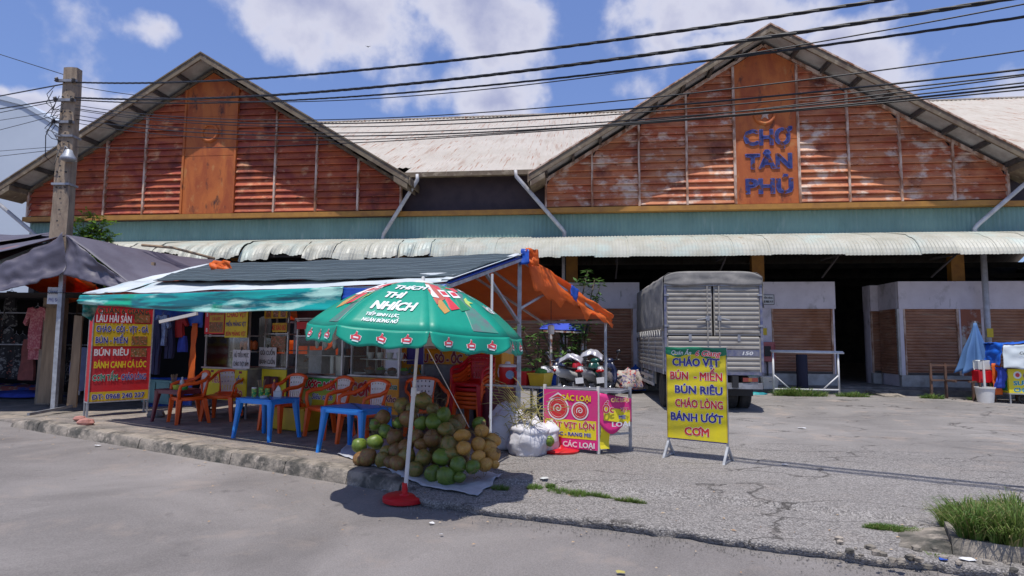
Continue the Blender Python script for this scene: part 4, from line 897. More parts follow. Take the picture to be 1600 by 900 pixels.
# clothes on a line between the box and the noodle cart
for i, (px, pb, pt, kd, mi, lb) in enumerate([(252, 540, 492, 'shirt', 4, 'light blue shirt hanging behind the red menu box'), (285, 550, 525, 'shorts', 5, 'royal blue shorts hanging left of the noodle cart'), (280, 527, 496, 'shirt', 6, 'dark red shirt hanging above the royal blue shorts'), (242, 585, 500, 'trousers', 7, 'navy trousers hanging directly right of the red menu box'), (264, 560, 498, 'trousers', 7, 'navy trousers hanging between the two blue garments')]):
    Y = 12.4; a = atY(px, pb, Y); b = atY(px, pt, Y); garment(kd, lb, kd, a, R(-20), m_cl[mi], b.z - a.z, .2 if kd != 'shirt' else .24, 20 + i)
tarp('blue_backdrop', [onT(232, 655, 2.9), onT(300, 655, 2.9), onT(300, 590, 2.9), onT(232, 590, 2.9)], m_bluetarp, 14, 10, 0, .05, 33)
tarp('blue_backdrop', [onT(238, 500, 2.6), onT(316, 512, 2.6), onT(318, 476, 2.6), onT(238, 476, 2.6)], m_bluetarp, 14, 6, 0, .05, 34)
tarp('orange_strip', [onT(293, 596, 2.55), onT(306, 596, 2.55), onT(308, 505, 2.55), onT(300, 505, 2.55)], m_orange, 4, 14, 0, .04, 35)
fp('corner_pipe', onT(250, 503, 2.0), onT(308, 490, 2.3), .06, m_paper)
# ------------------------------------------------------------------ plastic furniture
def plastic(name, c): return mat(name, c, tuple(x * .82 for x in c), .38, scale=5, lo=.4, hi=.7, spec=.5)
p_or = plastic('orange_plastic', (.9, .125, .016)); p_red = plastic('dark_red_plastic', (.58, .01, .018)); p_wh = plastic('white_plastic', (.72, .70, .66))
p_bl = plastic('blue_plastic', (.02, .24, .72)); p_mr = plastic('maroon_plastic', (.16, .03, .045)); p_gr = plastic('green_plastic', (.05, .35, .06)); p_ye = plastic('yellow_plastic', (.65, .42, .02)); p_br = plastic('bright_red_plastic', (.62, .012, .015))
def chair_proto(frame, back):
    t = thing('armchair', 'proto', 'chair')
    seat = MB()
    def sf(u, v):
        x = (u - .5) * (.46 - .04 * v); y = -.21 + .42 * v
        return Vector((x, y, .425 - .03 * math.sin(PI * u) * math.sin(PI * min(1, v * 1.1)) - .03 * max(0, .12 - v) * 8 * .3 + .02 * (v > .95)))
    seat.grid(sf, 10, 8); seat.box(-.225, .225, -.205, -.19, .375, .42).box(-.225, -.21, -.2, .2, .375, .415).box(.21, .225, -.2, .2, .375, .415)
    thick(obj('seat', seat, frame, t, True), .012)
    for sx, sy in ((-1, -1), (1, -1), (-1, 1), (1, 1)):
        a = Vector((sx * .215, sy * .19, .40)); b = Vector((sx * .255, sy * (.22 if sy < 0 else .27), 0)); leg = MB()
        leg.loft([[p + Vector((dx * w_, dy * w_, 0)) for dx, dy in ((-1, -1), (1, -1), (1, 1), (-1, 1))] for p, w_ in ((a, .034), (a.lerp(b, .5), .027), (b, .021))])
        obj('leg', leg, frame, t, 40)
    for sx in (-1, 1):
        pts = [(sx * .225, -.19, .40), (sx * .262, -.205, .52), (sx * .275, -.19, .615), (sx * .285, -.10, .65), (sx * .285, .05, .66), (sx * .27, .17, .70), (sx * .235, .235, .765)]
        obj('arm', MB().tube(pts, [.026, .026, .028, .032, .032, .03, .028], 8, flat=.55), frame, t, True)
    arc = [(.235 * math.cos(a), .235 + .03 * math.sin(a), .765 + .07 * math.sin(a)) for a in [PI * k / 12 for k in range(13)]]
    obj('top_rail', MB().tube(arc, .028, 8, flat=.8), frame, t, True)
    for sx in (-1, 1): obj('back_post', MB().tube([(sx * .13, .2, .41), (sx * .15, .235, .6), (sx * .185, .255, .79)], [.03, .022, .022], 6, flat=.6), frame, t, True)
    obj('lower_rail', MB().tube([(-.17, .2, .45), (0, .215, .445), (.17, .2, .45)], .022, 6), frame, t, True)
    q = MB(); nu, nv = 17, 15; vs = [];
    for i in range(nu + 1):
        for j in range(nv + 1):
            u, v = i / nu * 2 - 1, j / nv; vs.append((u * (.115 + .055 * v), .215 + .045 * v + .012 * u * u * -1 + .0, .46 + .345 * v + .02 * (1 - u * u) * v))
    fs = []
    for i in range(nu):
        for j in range(nv):
            hole = (i % 3 == 1 and j % 3 == 1 and 1 <= j <= 13 and 1 <= i <= nu - 2) or (j in (2, 3) and i % 3 == 1 and j < 4)
            if not hole: fs.append((i * (nv + 1) + j, (i + 1) * (nv + 1) + j, (i + 1) * (nv + 1) + j + 1, i * (nv + 1) + j + 1))
    q.add(vs, fs); thick(obj('back_panel', q, back, t), .008)
    return t
ch_o = chair_proto(p_or, p_wh); ch_r = chair_proto(p_red, p_red)
used = set()
def chair(proto, loc, rz, label, group, tilt=0):
    o = proto if proto.name not in used else copy_tree(proto); used.add(proto.name)
    o.location = loc; o.rotation_euler = (tilt, 0, rz); o['label'] = label; o['group'] = group; return o
def onkerb(px, py, ds=0, dt=0):
    s, t = st(G(px, py, .13)); s += ds; t += dt; return K(s, t, H(s, t))
gch = 'orange armchairs under the food canopy'
chair(ch_o, onkerb(292, 660), R(-48), 'orange armchair with white back behind the maroon table, leftmost chair', gch)
chair(ch_o, onkerb(346, 656), R(2), 'orange armchair with white back facing the road in front of the noodle cart', gch)
chair(ch_o, onkerb(440, 672), R(-34), 'orange armchair with white back pushed to the right side of the middle blue table', gch)
chair(ch_o, onkerb(512, 682), R(-42), 'orange armchair with white back in front of the sugar cane juice cart', gch)
chair(ch_o, onkerb(566, 694), R(-40), 'orange armchair with white back behind the right blue table, in front of the rice cart', gch)
chair(ch_o, onkerb(640, 690, 0, .35), R(20), 'orange armchair half hidden behind the top of the coconut pile', gch)
gs = 'armchairs in the stack right of the coconut pile'
for (px, py, nn, lb, rz) in ((738, 676, 4, 'main', R(-26)),):
    p = onkerb(px, py)
    words = ['lowest', 'second lowest', 'third from the bottom', 'fourth from the bottom', 'fifth from the bottom']
    for k in range(nn):
        chair(ch_o, p + Vector((0, 0, .064 * k)), rz, 'orange armchair, %s of the %s' % (words[k], 'stack under the red chairs' if lb == 'main' else 'low orange stack behind the coconuts'), gs)
    if lb == 'main':
        chair(ch_r, p + Vector((0, 0, .064 * 4)), rz, 'dark red armchair, lower of the two red ones on the chair stack', gs)
        chair(ch_r, p + Vector((0, 0, .064 * 4 + .07)), rz, 'dark red armchair, topmost on the chair stack', gs)
def table(label, loc, rz, m_, w_=.72, d_=.52, h_=.56, dirt=None):
    t = thing('plastic_table', label, 'table', loc, rz, 'low plastic tables under the canopy')
    top = MB(); top.cbox((0, 0, h_ - .012), (w_, d_, .024), 0, .012); top.box(-w_ / 2 + .02, w_ / 2 - .02, -d_ / 2 + .012, -d_ / 2 + .02, h_ - .07, h_ - .02).box(-w_ / 2 + .02, w_ / 2 - .02, d_ / 2 - .02, d_ / 2 - .012, h_ - .07, h_ - .02).box(-w_ / 2 + .012, -w_ / 2 + .02, -d_ / 2 + .02, d_ / 2 - .02, h_ - .07, h_ - .02).box(w_ / 2 - .02, w_ / 2 - .012, -d_ / 2 + .02, d_ / 2 - .02, h_ - .07, h_ - .02)
    obj('tabletop', top, m_, t, 40)
    for sx in (-1, 1):
        for sy in (-1, 1):
            rings = []
            for f, w2, wob in ((0, .055, 0), (.12, .042, .0), (.5, .031, 0), (1, .024, 0)):
                c = Vector((sx * (w_ / 2 - .05 + .055 * f), sy * (d_ / 2 - .05 + .05 * f), (h_ - .03) * (1 - f)))
                rings.append([c + Vector((dx * w2, dy * w2, 0)) for dx, dy in ((-1, -.6), (-.6, -1), (.6, -1), (1, -.6), (1, .6), (.6, 1), (-.6, 1), (-1, .6))])
            obj('leg', MB().loft(rings), m_, t, 40)
    return t
tb1 = table('small maroon plastic table with condiments near the red menu box', onkerb(263, 660, 0, .18), KA + R(4), p_mr, .66, .5, .54)
tb2 = table('middle blue plastic table with bottles and tissues', onkerb(414, 690, -.28, .24), KA + R(2), p_bl)
tb3 = table('bare blue plastic table left of the coconut pile', onkerb(497, 707, .36, .26), KA - R(1), p_bl)
def onto(tb, x, y, h_=.56): return Matrix.Translation(tb.location) @ Matrix.Rotation(tb.rotation_euler[2], 4, 'Z') @ Vector((x, y, h_))
p_clear = mat('cloudy_plastic', (.6, .62, .6), rough=.3); m_sauce = mat('red_sauce', (.45, .05, .02), rough=.3); m_green = mat('green_label', (.03, .3, .07), (.5, .5, .1), .4, scale=30, lo=.5, hi=.55); m_lime = mat('yellow_green_tub', (.45, .5, .05), rough=.4)
def bottle(label, p, body, cap, h_=.2, r_=.033, cat='bottle'):
    b = thing('condiment_bottle', label, cat, p, 0, 'condiments on the plastic tables')
    obj('bottle_body', MB().lathe([(r_ * .9, 0), (r_, .01), (r_, h_ * .55), (r_ * .85, h_ * .66), (r_ * .35, h_ * .8), (r_ * .35, h_ * .86)], 12), body, b, 40); obj('cap', MB().lathe([(r_ * .42, h_ * .86), (r_ * .4, h_ * .93), (r_ * .12, h_ * 1.0)], 10), cap, b, 40); return b
def tub(label, p, m_, r_, h_, lid=None, cat='tub'):
    b = thing('condiment_tub', label, cat, p, 0, 'condiments on the plastic tables'); obj('tub_body', MB().lathe([(r_ * .85, 0), (r_, h_), (r_ * .93, h_), (r_ * .8, .01)], 14), m_, b, 40)
    if lid: obj('lid', MB().lathe([(r_ * 1.03, h_ + .001), (r_ * 1.03, h_ + .012), (r_ * .5, h_ + .018)], 14), lid, b, 40)
    return b
tub('green and yellow can leftmost on the middle blue table', onto(tb2, -.22, -.06), m_green, .036, .12, p_wh, 'can'); tub('green and yellow can second on the middle blue table', onto(tb2, -.15, .0), m_green, .036, .12, p_gr, 'can')
tub('green and yellow can right of the other cans on the middle blue table', onto(tb2, -.08, .05), m_green, .036, .12, None, 'can')
bottle('red sauce bottle with orange cap on the middle blue table', onto(tb2, -.04, .13), m_sauce, p_ye, .25, .034)
tis = thing('tissue_holder', 'clear holder of white tissues on the middle blue table', 'tissue holder', onto(tb2, .1, .08), .3); obj('holder', MB().cbox((0, 0, .045), (.11, .11, .09), 0, .008), p_clear, tis); obj('tissue', MB().add([(-.04, -.03, .09), (.04, -.03, .09), (.04, .03, .09), (-.04, .03, .09), (.0, .01, .17), (.03, -.02, .14)], [(0, 1, 5), (1, 2, 4), (2, 3, 4), (3, 0, 4), (0, 5, 4), (1, 4, 5)]), p_wh, tis)
tub('small white saucer at the front of the middle blue table', onto(tb2, .0, -.08), p_wh, .05, .025, None, 'saucer')
bottle('white sauce bottle on the maroon table', onto(tb1, .0, .02, .54), p_clear, p_wh, .2, .035)
tub('yellow tub on the maroon table', onto(tb1, .03, -.08, .54), m_lime, .075, .07); tub('low green tub at the right of the maroon table', onto(tb1, .19, -.06, .54), p_gr, .05, .045, p_gr)
tub('green chopstick jar at the left of the maroon table', onto(tb1, -.17, -.01, .54), m_green, .045, .1)
cs = MB()
for k in range(14): a = k * 2.4; cs.bar((.015 * math.cos(a), .015 * math.sin(a), .02), (.05 * math.cos(a), .05 * math.sin(a), .22 + .01 * (k % 3)), .005)
solid('chopsticks', cs, m_wood, 'bundle of chopsticks standing in the green jar on the maroon table', 'chopsticks', onto(tb1, -.17, -.01, .545))
cs2 = MB(); cs2.v = list(cs.v); cs2.f = list(cs.f); cs2.mi = list(cs.mi); solid('chopsticks', cs2, m_wood, 'bundle of chopsticks at the left of the middle blue table', 'chopsticks', onto(tb2, -.15, .0, .57))

# ------------------------------------------------------------------ menus and print colours
def flat(name, c, r_=.5): return mat(name, c, tuple(x * .72 + .035 for x in c), r_, scale=2.2, detail=8, lo=.38, hi=.72, bump=.12, bscale=7, coord='World')
i_red = flat('print_red', (.62, .012, .02)); i_yel = flat('print_yellow', (.82, .68, .01)); i_mus = flat('print_mustard', (.62, .42, .01)); i_blu = flat('print_blue', (.02, .02, .28)); i_whi = flat('print_white', (.8, .8, .8)); i_grn = flat('print_green', (.0, .22, .10)); i_cyan = flat('print_cyan', (.0, .3, .33))
i_pnk = flat('print_pink', (.75, .02, .22)); i_org = flat('print_orange', (.92, .42, .02)); i_dk = flat('print_dark', (.02, .025, .03)); i_mar = flat('print_maroon', (.28, .005, .03)); i_food = mat('food_photo', (.4, .12, .05), (.12, .1, .03), .4, scale=22, detail=3, lo=.4, hi=.6, spots=[((.6, .5, .4), 30, .6, .66, (1, 1, 1))])
def rect(parent, name, x0, x1, z0, z1, m_, y=-.002, d=.002): return obj(name, MB().box(x0, x1, y, y + d, z0, z1), m_, parent)
# red and yellow light box menu
lb_ang = math.atan2(.80, .60) - R(4)
bx = thing('menu_light_box', 'red and yellow illuminated style menu box on legs at the left end of the canopy', 'sign', G(136, 652, .13), lb_ang); bx.scale = (.93, 1, 1)
W_, z0, z1 = 1.02, .26, 2.02
obj('case', MB().box(0, W_, .0, .2, z0, z1), i_red, bx); obj('side_panel', MB().box(-.006, -.001, .02, .19, z0 + .02, z1 - .3), i_red, bx); obj('side_panel', MB().box(-.006, -.001, .02, .19, z1 - .29, z1 - .02), i_yel, bx)
for a, b, c, d in ((0, W_, z0 - .02, z0), (0, W_, z1, z1 + .02), (-.012, .006, z0 - .02, z1 + .02), (W_, W_ + .02, z0 - .02, z1 + .02)): obj('frame_bar', MB().box(a, b, -.012, .004, c, d), m_galv, bx)
obj('frame_bar', MB().box(-.014, .0, .196, .212, z0 - .02, z1 + .02), m_galv, bx); obj('frame_bar', MB().box(-.014, -.002, .006, .194, z0 - .02, z0), m_galv, bx)
for x, y in ((-.0, .02), (-.0, .18), (W_, .02), (W_, .18)): obj('leg', MB().box(x - .015, x + .015, y - .015, y + .015, 0, z0 - .02), m_galv, bx)
rect(bx, 'yellow_field', .005, W_ - .005, 1.24, 1.65, i_mus, -.004, .003); rect(bx, 'yellow_field', .005, W_ - .005, z0 + .005, z0 + .17, i_mus, -.004, .003)
for cx, cz in ((.83, 1.755), (.80, 1.34), (.80, 1.12)): rect(bx, 'food_picture', cx - .14, cx + .14, cz - .08, cz + .08, i_food, -.008, .002)
LT = lambda s, cx, cz, h_, w_, m_, o=None, b=.03: letter(bx, s, cx, cz, h_, w_, m_, -.0095, b, 0, o)
letter(bx, 'QUÁN 6 GIANG', .5, 1.875, .10, .88, i_dk, -.0095, .022, 0, i_mus, .04); LT('LẨU HẢI SẢN', .34, 1.735, .13, .6, i_whi); LT('CHÁO - GỎI - VỊT - GÀ', .5, 1.55, .11, .9, i_blu, i_whi); LT('BÚN - MIẾN', .32, 1.35, .11, .54, i_blu, i_whi)
LT('BÚN RIÊU', .33, 1.13, .12, .58, i_whi); LT('BÁNH CANH CÁ LÓC', .5, .91, .12, .9, i_yel); LT('CƠM TẤM', .25, .68, .11, .42, i_grn, i_whi); LT('-', .49, .68, .11, .04, i_yel); LT('CHÁO LÒNG', .74, .68, .11, .44, i_blu, i_whi); LT('ĐT: 0968 240 227', .5, z0 + .085, .09, .9, i_blu, i_whi)
# brick and stones at its foot
m_brick = mat('pink_broken_brick', (.42, .2, .17), (.34, .15, .12), .9, scale=8, bump=.5, bscale=40)
for i, (px, py, r_, mm, lb) in enumerate(((134, 664, (.17, .1, .07), m_brick, 'broken pink brick lump on the kerb edge below the red menu box'), (124, 658, (.11, .09, .05), m_brick, 'smaller pink brick lump behind the larger one at the menu box legs'), (243, 652, (.17, .13, .09), m_conc, 'grey stone under the left side of the maroon table'))):
    p = onkerb(px, py); q = MB().blob((0, 0, .04), r_, 9, lambda d: 1 + .22 * noise.noise(d * 2 + Vector((i * 7, 0, 0)))); solid('stone', q, mm, lb, 'stone', p, rz=-.3)

# yellow menu stand with green banner
a, b = G(1045, 714, .05), G(1138, 725, .05); ang = math.atan2((b - a).y, (b - a).x)
ys = thing('menu_stand', 'yellow menu board on a thin steel stand in the yard, green banner tied on top', 'sign', (a + b) / 2, ang)
W_ = (b - a).length; hw2 = W_ / 2
for sx in (-1, 1):
    obj('post', MB().box(sx * hw2 - .012, sx * hw2 + .012, -.012, .012, .12, 1.40), m_galv, ys); obj('foot', MB().bar((sx * hw2, 0, .2), (sx * hw2 - .01, -.16, 0), .028).bar((sx * hw2, 0, .2), (sx * hw2 + .01, .16, 0), .028).bar((sx * hw2, -.13, .03), (sx * hw2, .13, .03), .02), m_galv, ys)
obj('cross_bar', MB().box(-hw2, hw2, -.01, .01, .235, .26), i_blu, ys); obj('cross_bar', MB().box(-hw2, hw2, -.01, .01, 1.36, 1.38), m_galv, ys)
obj('panel', MB().box(-hw2 + .005, hw2 - .005, -.018, -.013, .25, 1.31), i_yel, ys); obj('panel_edge', MB().box(-hw2 - .006, -hw2 + .004, -.02, -.01, .25, 1.31).box(hw2 - .004, hw2 + .006, -.02, -.01, .25, 1.31), i_mus, ys)
for i, (s_, m_) in enumerate((('CHÁO VỊT', i_blu), ('BÚN  - MIẾN', i_red), ('BÚN RIÊU', i_blu), ('CHÁO LÒNG', i_red), ('BÁNH ƯỚT', i_blu), ('CƠM', i_red))):
    letter(ys, s_, .0 + (.03 if i in (2, 3) else 0), 1.215 - .172 * i, .098, (.60, .66, .60, .60, .66, .31)[i], m_, -.0215, .035, 0, i_whi, .065)
gb = thick(obj('banner', MB().grid(lambda u, v: Vector(((u - .5) * (W_ + .03), -.03 - .014 * noise.noise(Vector((u * 5, v * 3, 2))) + .02 * v, 1.40 - .135 * v - .02 * noise.noise(Vector((u * 3, 4, 0))) - .03 * u * (1 - u) * v)), 24, 6), i_grn, ys, True), .003)
letter(gb, 'Quán Ăn', -.17, 1.335, .055, .26, i_whi, -.052, .02, .3); letter(gb, '6 Giang', .17, 1.33, .07, .32, i_red, -.052, .025, .3, i_whi)

# pink counter cloth sign
L0, M0, R0 = Vector((.45, 8.36, 0)), Vector((1.13, 8.02, 0)), Vector((1.50, 8.24, 0))
ang = math.atan2((M0 - L0).y, (M0 - L0).x); W_ = (M0 - L0).length
pk = thing('snail_counter', 'steel frame counter wrapped in a pink and yellow snail menu cloth', 'counter', L0 + Vector((0, 0, .05)), ang)
for x, y in ((.0, .02), (W_, .02), (.02, .5), (W_ + .3, .45)): obj('leg', MB().box(x - .018, x + .018, y - .018, y + .018, 0, .86 if y > .1 else .88), m_galv if y > .1 else p_wh, pk)
obj('top', MB().box(-.02, W_ + .3, .04, .5, .80, .83), m_steel, pk); obj('lower_rail', MB().bar((0, .02, .25), (W_, .02, .25), .025).bar((W_, .02, .25), (W_ + .3, .45, .25), .025), m_galv, pk)
def pf_(m_, z0, z1, dy=0, seed=1, u0=0, u1=1): return MB().grid(lambda u, v: Vector((W_ * (u0 + (u1 - u0) * u), -.012 + dy + .008 * noise.noise(Vector((u * 3, v * 2, seed))) * 0, z0 + (z1 - z0) * v)), 2, 2)
thick(obj('front_cloth', pf_(0, .06, .82), i_pnk, pk), .003); rect(pk, 'yellow_field', .02, W_ - .02, .19, .43, i_yel, -.0165, .002)
letter(pk, 'CÁC LOẠI', .46, .72, .075, .42, i_yel, -.0215, .03, 0, i_red); letter(pk, 'HỘT VỊT LỘN', .38, .365, .072, .68, i_red, -.0215, .035, 0, i_whi); letter(pk, 'LUỘC - RANG ME', .38, .25, .045, .58, i_blu, -.0215, .03, 0, i_whi); letter(pk, 'KHÔ CÁC LOẠI', .38, .118, .07, .68, i_whi, -.0215, .03)
def disc(cx, cz, r_, y, n=28): q = MB(); q.add([(cx + r_ * math.cos(2 * PI * k / n), y, cz + r_ * math.sin(2 * PI * k / n)) for k in range(n)], [tuple(range(n))]); return q
def spiral(cx, cz, r_, y, turns=1.6, w_=.012):
    q = MB(); n = 40; vs = []
    for k in range(n + 1):
        f = k / n; a = f * turns * 2 * PI; rr_ = r_ * f
        for dr in (-w_ / 2, w_ / 2): vs.append((cx + (rr_ + dr) * math.cos(a), y, cz + (rr_ + dr) * math.sin(a)))
    return q.add(vs, [(2 * k, 2 * k + 1, 2 * k + 3, 2 * k + 2) for k in range(n)])
for cx, cz, r_ in ((.21, .575, .135), (.52, .555, .10)):
    e = obj('snail_letter', disc(cx, cz, r_, -.0225), i_red, pk); obj('outline', disc(cx, cz, r_ + .02, -.0205), i_whi, e); obj('inner_ring', MB().ring((cx, -.021, cz), r_ - .018, .003, 24, 4, Matrix.Rotation(PI / 2, 4, 'X')), i_whi, e); obj('swirl', spiral(cx, cz, r_ * .5, -.024), i_whi, e)
e = obj('snail_letter', MB().add([(.10, -.0225, .70), (.21, -.0225, .76), (.32, -.0225, .70), (.21, -.0225, .725)], [(0, 1, 2, 3)]), i_red, pk); obj('outline', MB().add([(.07, -.0205, .69), (.21, -.0205, .785), (.35, -.0205, .69), (.21, -.0205, .71)], [(0, 1, 2, 3)]), i_whi, e)
# side cloth billows outward
sdv = Vector((.36, .36, 0)); Ms = Matrix.Translation((W_ + .01, .0, 0)) @ Matrix.Rotation(R(44), 4, 'Z')
sc_ = obj('side_cloth', MB(), i_pnk, pk); q = MB().grid(lambda u, v: Ms @ Vector((.46 * u, -.03 - .03 * math.sin(PI * u) * v, .80 - (.08 * u) - (.40 + .1 * math.sin(u * 5)) * v)), 20, 8)
sc_.data = q.mesh('side_cloth', i_pnk, True); thick(sc_, .003)
sy = obj('yellow_field', MB().grid(lambda u, v: Ms @ Vector((.05 + .38 * u, -.038 - .03 * math.sin(PI * (.1 + .8 * u)) * (.45 + .35 * v), .62 - .05 * u - .17 * v)), 12, 3), i_yel, sc_)
for s_, cx, cz, h_, w_, mm in (('CÁC LOẠI', .27, .71, .05, .26, i_org), ('Ốc', .10, .60, .1, .16, i_red), ('VỊT', .33, .585, .05, .12, i_red), ('ME', .30, .49, .045, .1, i_blu), ('LOẠI', .28, .40, .06, .26, i_whi)):
    letter(sc_, s_, cx, cz, h_, w_, mm, -.078, .03, 0, i_whi if mm != i_whi else None, M=Ms)
tail = MB().grid(lambda u, v: Ms @ Vector((.02 + .13 * u, -.01 - .02 * math.sin(6 * v), .44 - .36 * v)), 4, 8); obj('hanging_end', tail, i_yel, sc_); thick(obj('hanging_end', MB().grid(lambda u, v: Ms @ Vector((.03 + .2 * u * (1 - v * .5), .04, .46 - .4 * v)), 4, 6), i_whi, sc_), .003)
# second, folded umbrella base with short pole in front of the counter
um2 = thing('umbrella_base', 'flat red round umbrella base with a short stub in front of the pink counter', 'umbrella base', G(875, 706, .06))
obj('disc', MB().lathe([(.25, 0), (.26, .03), (.24, .045), (.06, .055), (.035, .09)], 28), p_red, um2, 40); obj('stub', MB().lathe([(.022, .09), (.022, .2)], 12), p_red, um2)
# blue tarp panel left of the counter
blp = thing('tarp_screen', 'blue tarpaulin screen standing between the sacks and the pink counter', 'screen', G(853, 690, .06), KA)
thick(obj('tarp', MB().grid(lambda u, v: Vector((-.12 + .3 * u, .02 * noise.noise(Vector((u * 4, v * 4, 3))), .12 + .84 * v)), 8, 14), m_bluetarp, blp, True), .004); obj('post', MB().bar((-.13, 0, 0), (-.13, 0, 1.0), .03).bar((.19, 0, 0), (.19, 0, .95), .03), m_steel, blp)

# ------------------------------------------------------------------ food carts under the canopy
m_glass = glass('cart_glass', (.95, .97, .95)); m_al = mat('aluminium', (.5, .5, .5), (.38, .38, .38), .35, metal=.6, scale=9); m_tray = mat('steel_tray', (.35, .35, .35), rough=.3, metal=.7)
def cart(name, label, s0, s1, t, z0, zs, zg, z1, signm, d_=.62, top=True):
    c = thing(name, label, 'food cart', K(s0, t, H(s0, t)), KA); W = s1 - s0; b0 = H(s0, t)
    zz = [z - b0 for z in (z0, zs, zg, z1)]
    obj('base', MB().box(.0, W, .02, d_, zz[0], zz[1]), m_steel, c); obj('sign_panel', MB().box(.0, W, .0, .018, zz[0] + .01, zz[1] - .01), signm, c)
    for x, y in ((.02, .03), (W - .02, .03), (.02, d_ - .02), (W - .02, d_ - .02)):
        obj('post', MB().box(x - .014, x + .014, y - .014, y + .014, zz[1], zz[3]), m_al, c); obj('leg', MB().box(x - .015, x + .015, y - .015, y + .015, 0, zz[0]), m_steel, c)
    obj('counter_rim', MB().box(-.02, W + .02, -.02, d_ + .02, zz[1], zz[1] + .025), m_al, c); obj('shelf', MB().box(.0, W, .0, d_, zz[2] - .02, zz[2]), m_al, c); obj('shelf', MB().box(0.02, W - .02, .2, d_, (zz[1] + zz[2]) / 2, (zz[1] + zz[2]) / 2 + .012), m_al, c)
    obj('glass_pane', MB().box(.03, W - .03, .018, .024, zz[1] + .03, zz[2] - .03), m_glass, c); obj('glass_pane', MB().box(.02, .026, .05, d_ - .04, zz[1] + .03, zz[2] - .03), m_glass, c)
    if top: obj('top_board', MB().box(-.01, W + .01, -.01, d_, zz[3], zz[3] + .02), m_al, c)
    for k in range(2): obj('wheel', MB().ring((.0, 0, 0), .085, .022, 16, 6, Matrix.Translation((.2 + (W - .4) * k, .08, .1)) @ Matrix.Rotation(PI / 2, 4, 'X')).lathe([(.02, -.02), (.02, .02)], 8, M=Matrix.Translation((.2 + (W - .4) * k, .08, .1)) @ Matrix.Rotation(PI / 2, 4, 'X')), m_black, c)
    return c, W, zz
def ware(c, x, y, z, m_, r_, h_, name='bowl'): return obj(name, MB().lathe([(r_ * .6, 0), (r_, h_), (r_ * .9, h_), (r_ * .5, .01)], 12, (x, y, z)), m_, c, 40)
m_herb = mat('leafy_greens', (.06, .2, .03), (.12, .3, .05), .8, scale=20, bump=.6); m_roast = mat('orange_snack', (.6, .14, .02), (.45, .09, .02), .6, scale=12); m_meat = mat('roast_meat', (.28, .1, .04), (.16, .06, .03), .5, scale=12)
nc, W, zz = cart('noodle_cart', 'glass noodle cart with red and yellow menu posters on top, leftmost cart', -5.62, -4.36, 2.1, .42, .98, 1.58, 2.08, i_yel)
z5 = zz[2]
po = obj('poster', MB().box(.02, .60, -.02, -.008, z5 + .02, z5 + .47), i_red, nc); obj('poster_field', MB().box(.16, .58, -.024, -.021, z5 + .05, z5 + .46), i_mus, po); obj('food_picture', MB().box(.17, .56, -.028, -.025, z5 + .06, z5 + .24), i_food, po)
letter(po, 'BÁNH CANH', .37, z5 + .40, .07, .38, i_red, -.029, .03, 0, None); letter(po, 'CÁ LÓC', .37, z5 + .30, .06, .26, i_red, -.029, .03); letter(po, 'B', .09, z5 + .38, .07, None, i_whi, -.022, .03); letter(po, 'B', .09, z5 + .1, .07, None, i_whi, -.022, .03)
po = obj('poster', MB().box(.62, 1.24, -.02, -.008, z5 - .04, z5 + .47), i_yel, nc)
letter(po, 'CHÁO VỊT', .93, z5 + .37, .09, .55, i_red, -.022, .035); letter(po, 'MIẾN MĂNG VỊT', .93, z5 + .2, .075, .56, i_blu, -.022, .035); letter(po, 'BÚN MĂNG VỊT', .93, z5 + .03, .075, .56, i_red, -.022, .035)
letter(nc, 'BÁNH CUỐN', .85, zz[0] + .36, .1, .62, i_blu, -.002, .03, 0, i_whi); letter(nc, 'BÁNH XÈO', .86, zz[0] + .14, .12, .6, i_red, -.002, .03, 0, i_whi); letter(nc, 'HỦ TIẾU', .3, zz[0] + .36, .1, .45, i_red, -.002, .03, 0, i_whi)
for k in range(6): obj('print_border', MB().box(.05 + k * .2, .13 + k * .2, -.003, -.001, zz[0] + .49, zz[0] + .53), i_mar, nc)
for x, m_, r_ in ((.2, m_herb, .14), (.45, m_herb, .12), (.62, m_meat, .1)): obj('food_pile', MB().blob((x, .3, zz[1] + .12), (r_, .12, .09), 10, lambda d: 1 + .3 * noise.noise(d * 3 + Vector((x * 9, 0, 0)))), m_, nc)
for x in (.72, .84, .96, 1.08): obj('snack_bag', MB().blob((x, .28, zz[1] + .42), (.055, .05, .09), 9, lambda d: 1 + .25 * noise.noise(d * 3 + Vector((x * 9, 0, 0)))), m_roast, nc)
def hang_sign(label, px0, px1, py0, py1, t, l1, l2):
    a, b = onT(px0, py1, t), onT(px1, py0, t); W = (b - a).dot(KD); Hh = b.z - a.z
    n_ = thing('hanging_notice', label, 'sign', Vector((a.x, a.y, a.z)) , KA)
    obj('board', MB().box(0, W, 0, .008, 0, Hh), m_paper, n_); letter(n_, l1, W / 2, Hh * .72, Hh * .24, W * .86, m_black, -.003, .02); letter(n_, l2, W / 2, Hh * .25, Hh * .24, W * .88, m_black, -.003, .02)
    obj('clip', MB().box(W / 2 - .012, W / 2 + .012, -.006, .012, Hh - .01, Hh + .05), m_black, n_); return n_
hang_sign('white notice with black letters hung on the leftmost glass cart', 363, 391, 547, 575, 2.06, 'HỦ TIẾU MỰC', 'CHÁO THỊT BẰM')
n2c, W, zz = cart('roll_cart', 'narrow glass cart with a menu strip, second from the left', -4.30, -3.66, 2.36, .42, 1.0, 1.62, 2.1, i_yel, .5)
rect(n2c, 'menu_strip', .02, W - .02, zz[3] - .22, zz[3] - .02, i_mus, -.014, .004); rect(n2c, 'menu_strip', .25, W - .02, zz[3] - .46, zz[3] - .30, i_mus, -.014, .004)
for k in range(3): rect(n2c, 'food_picture', .07 + k * .19, .2 + k * .19, zz[3] - .2, zz[3] - .04, i_food, -.018, .003)
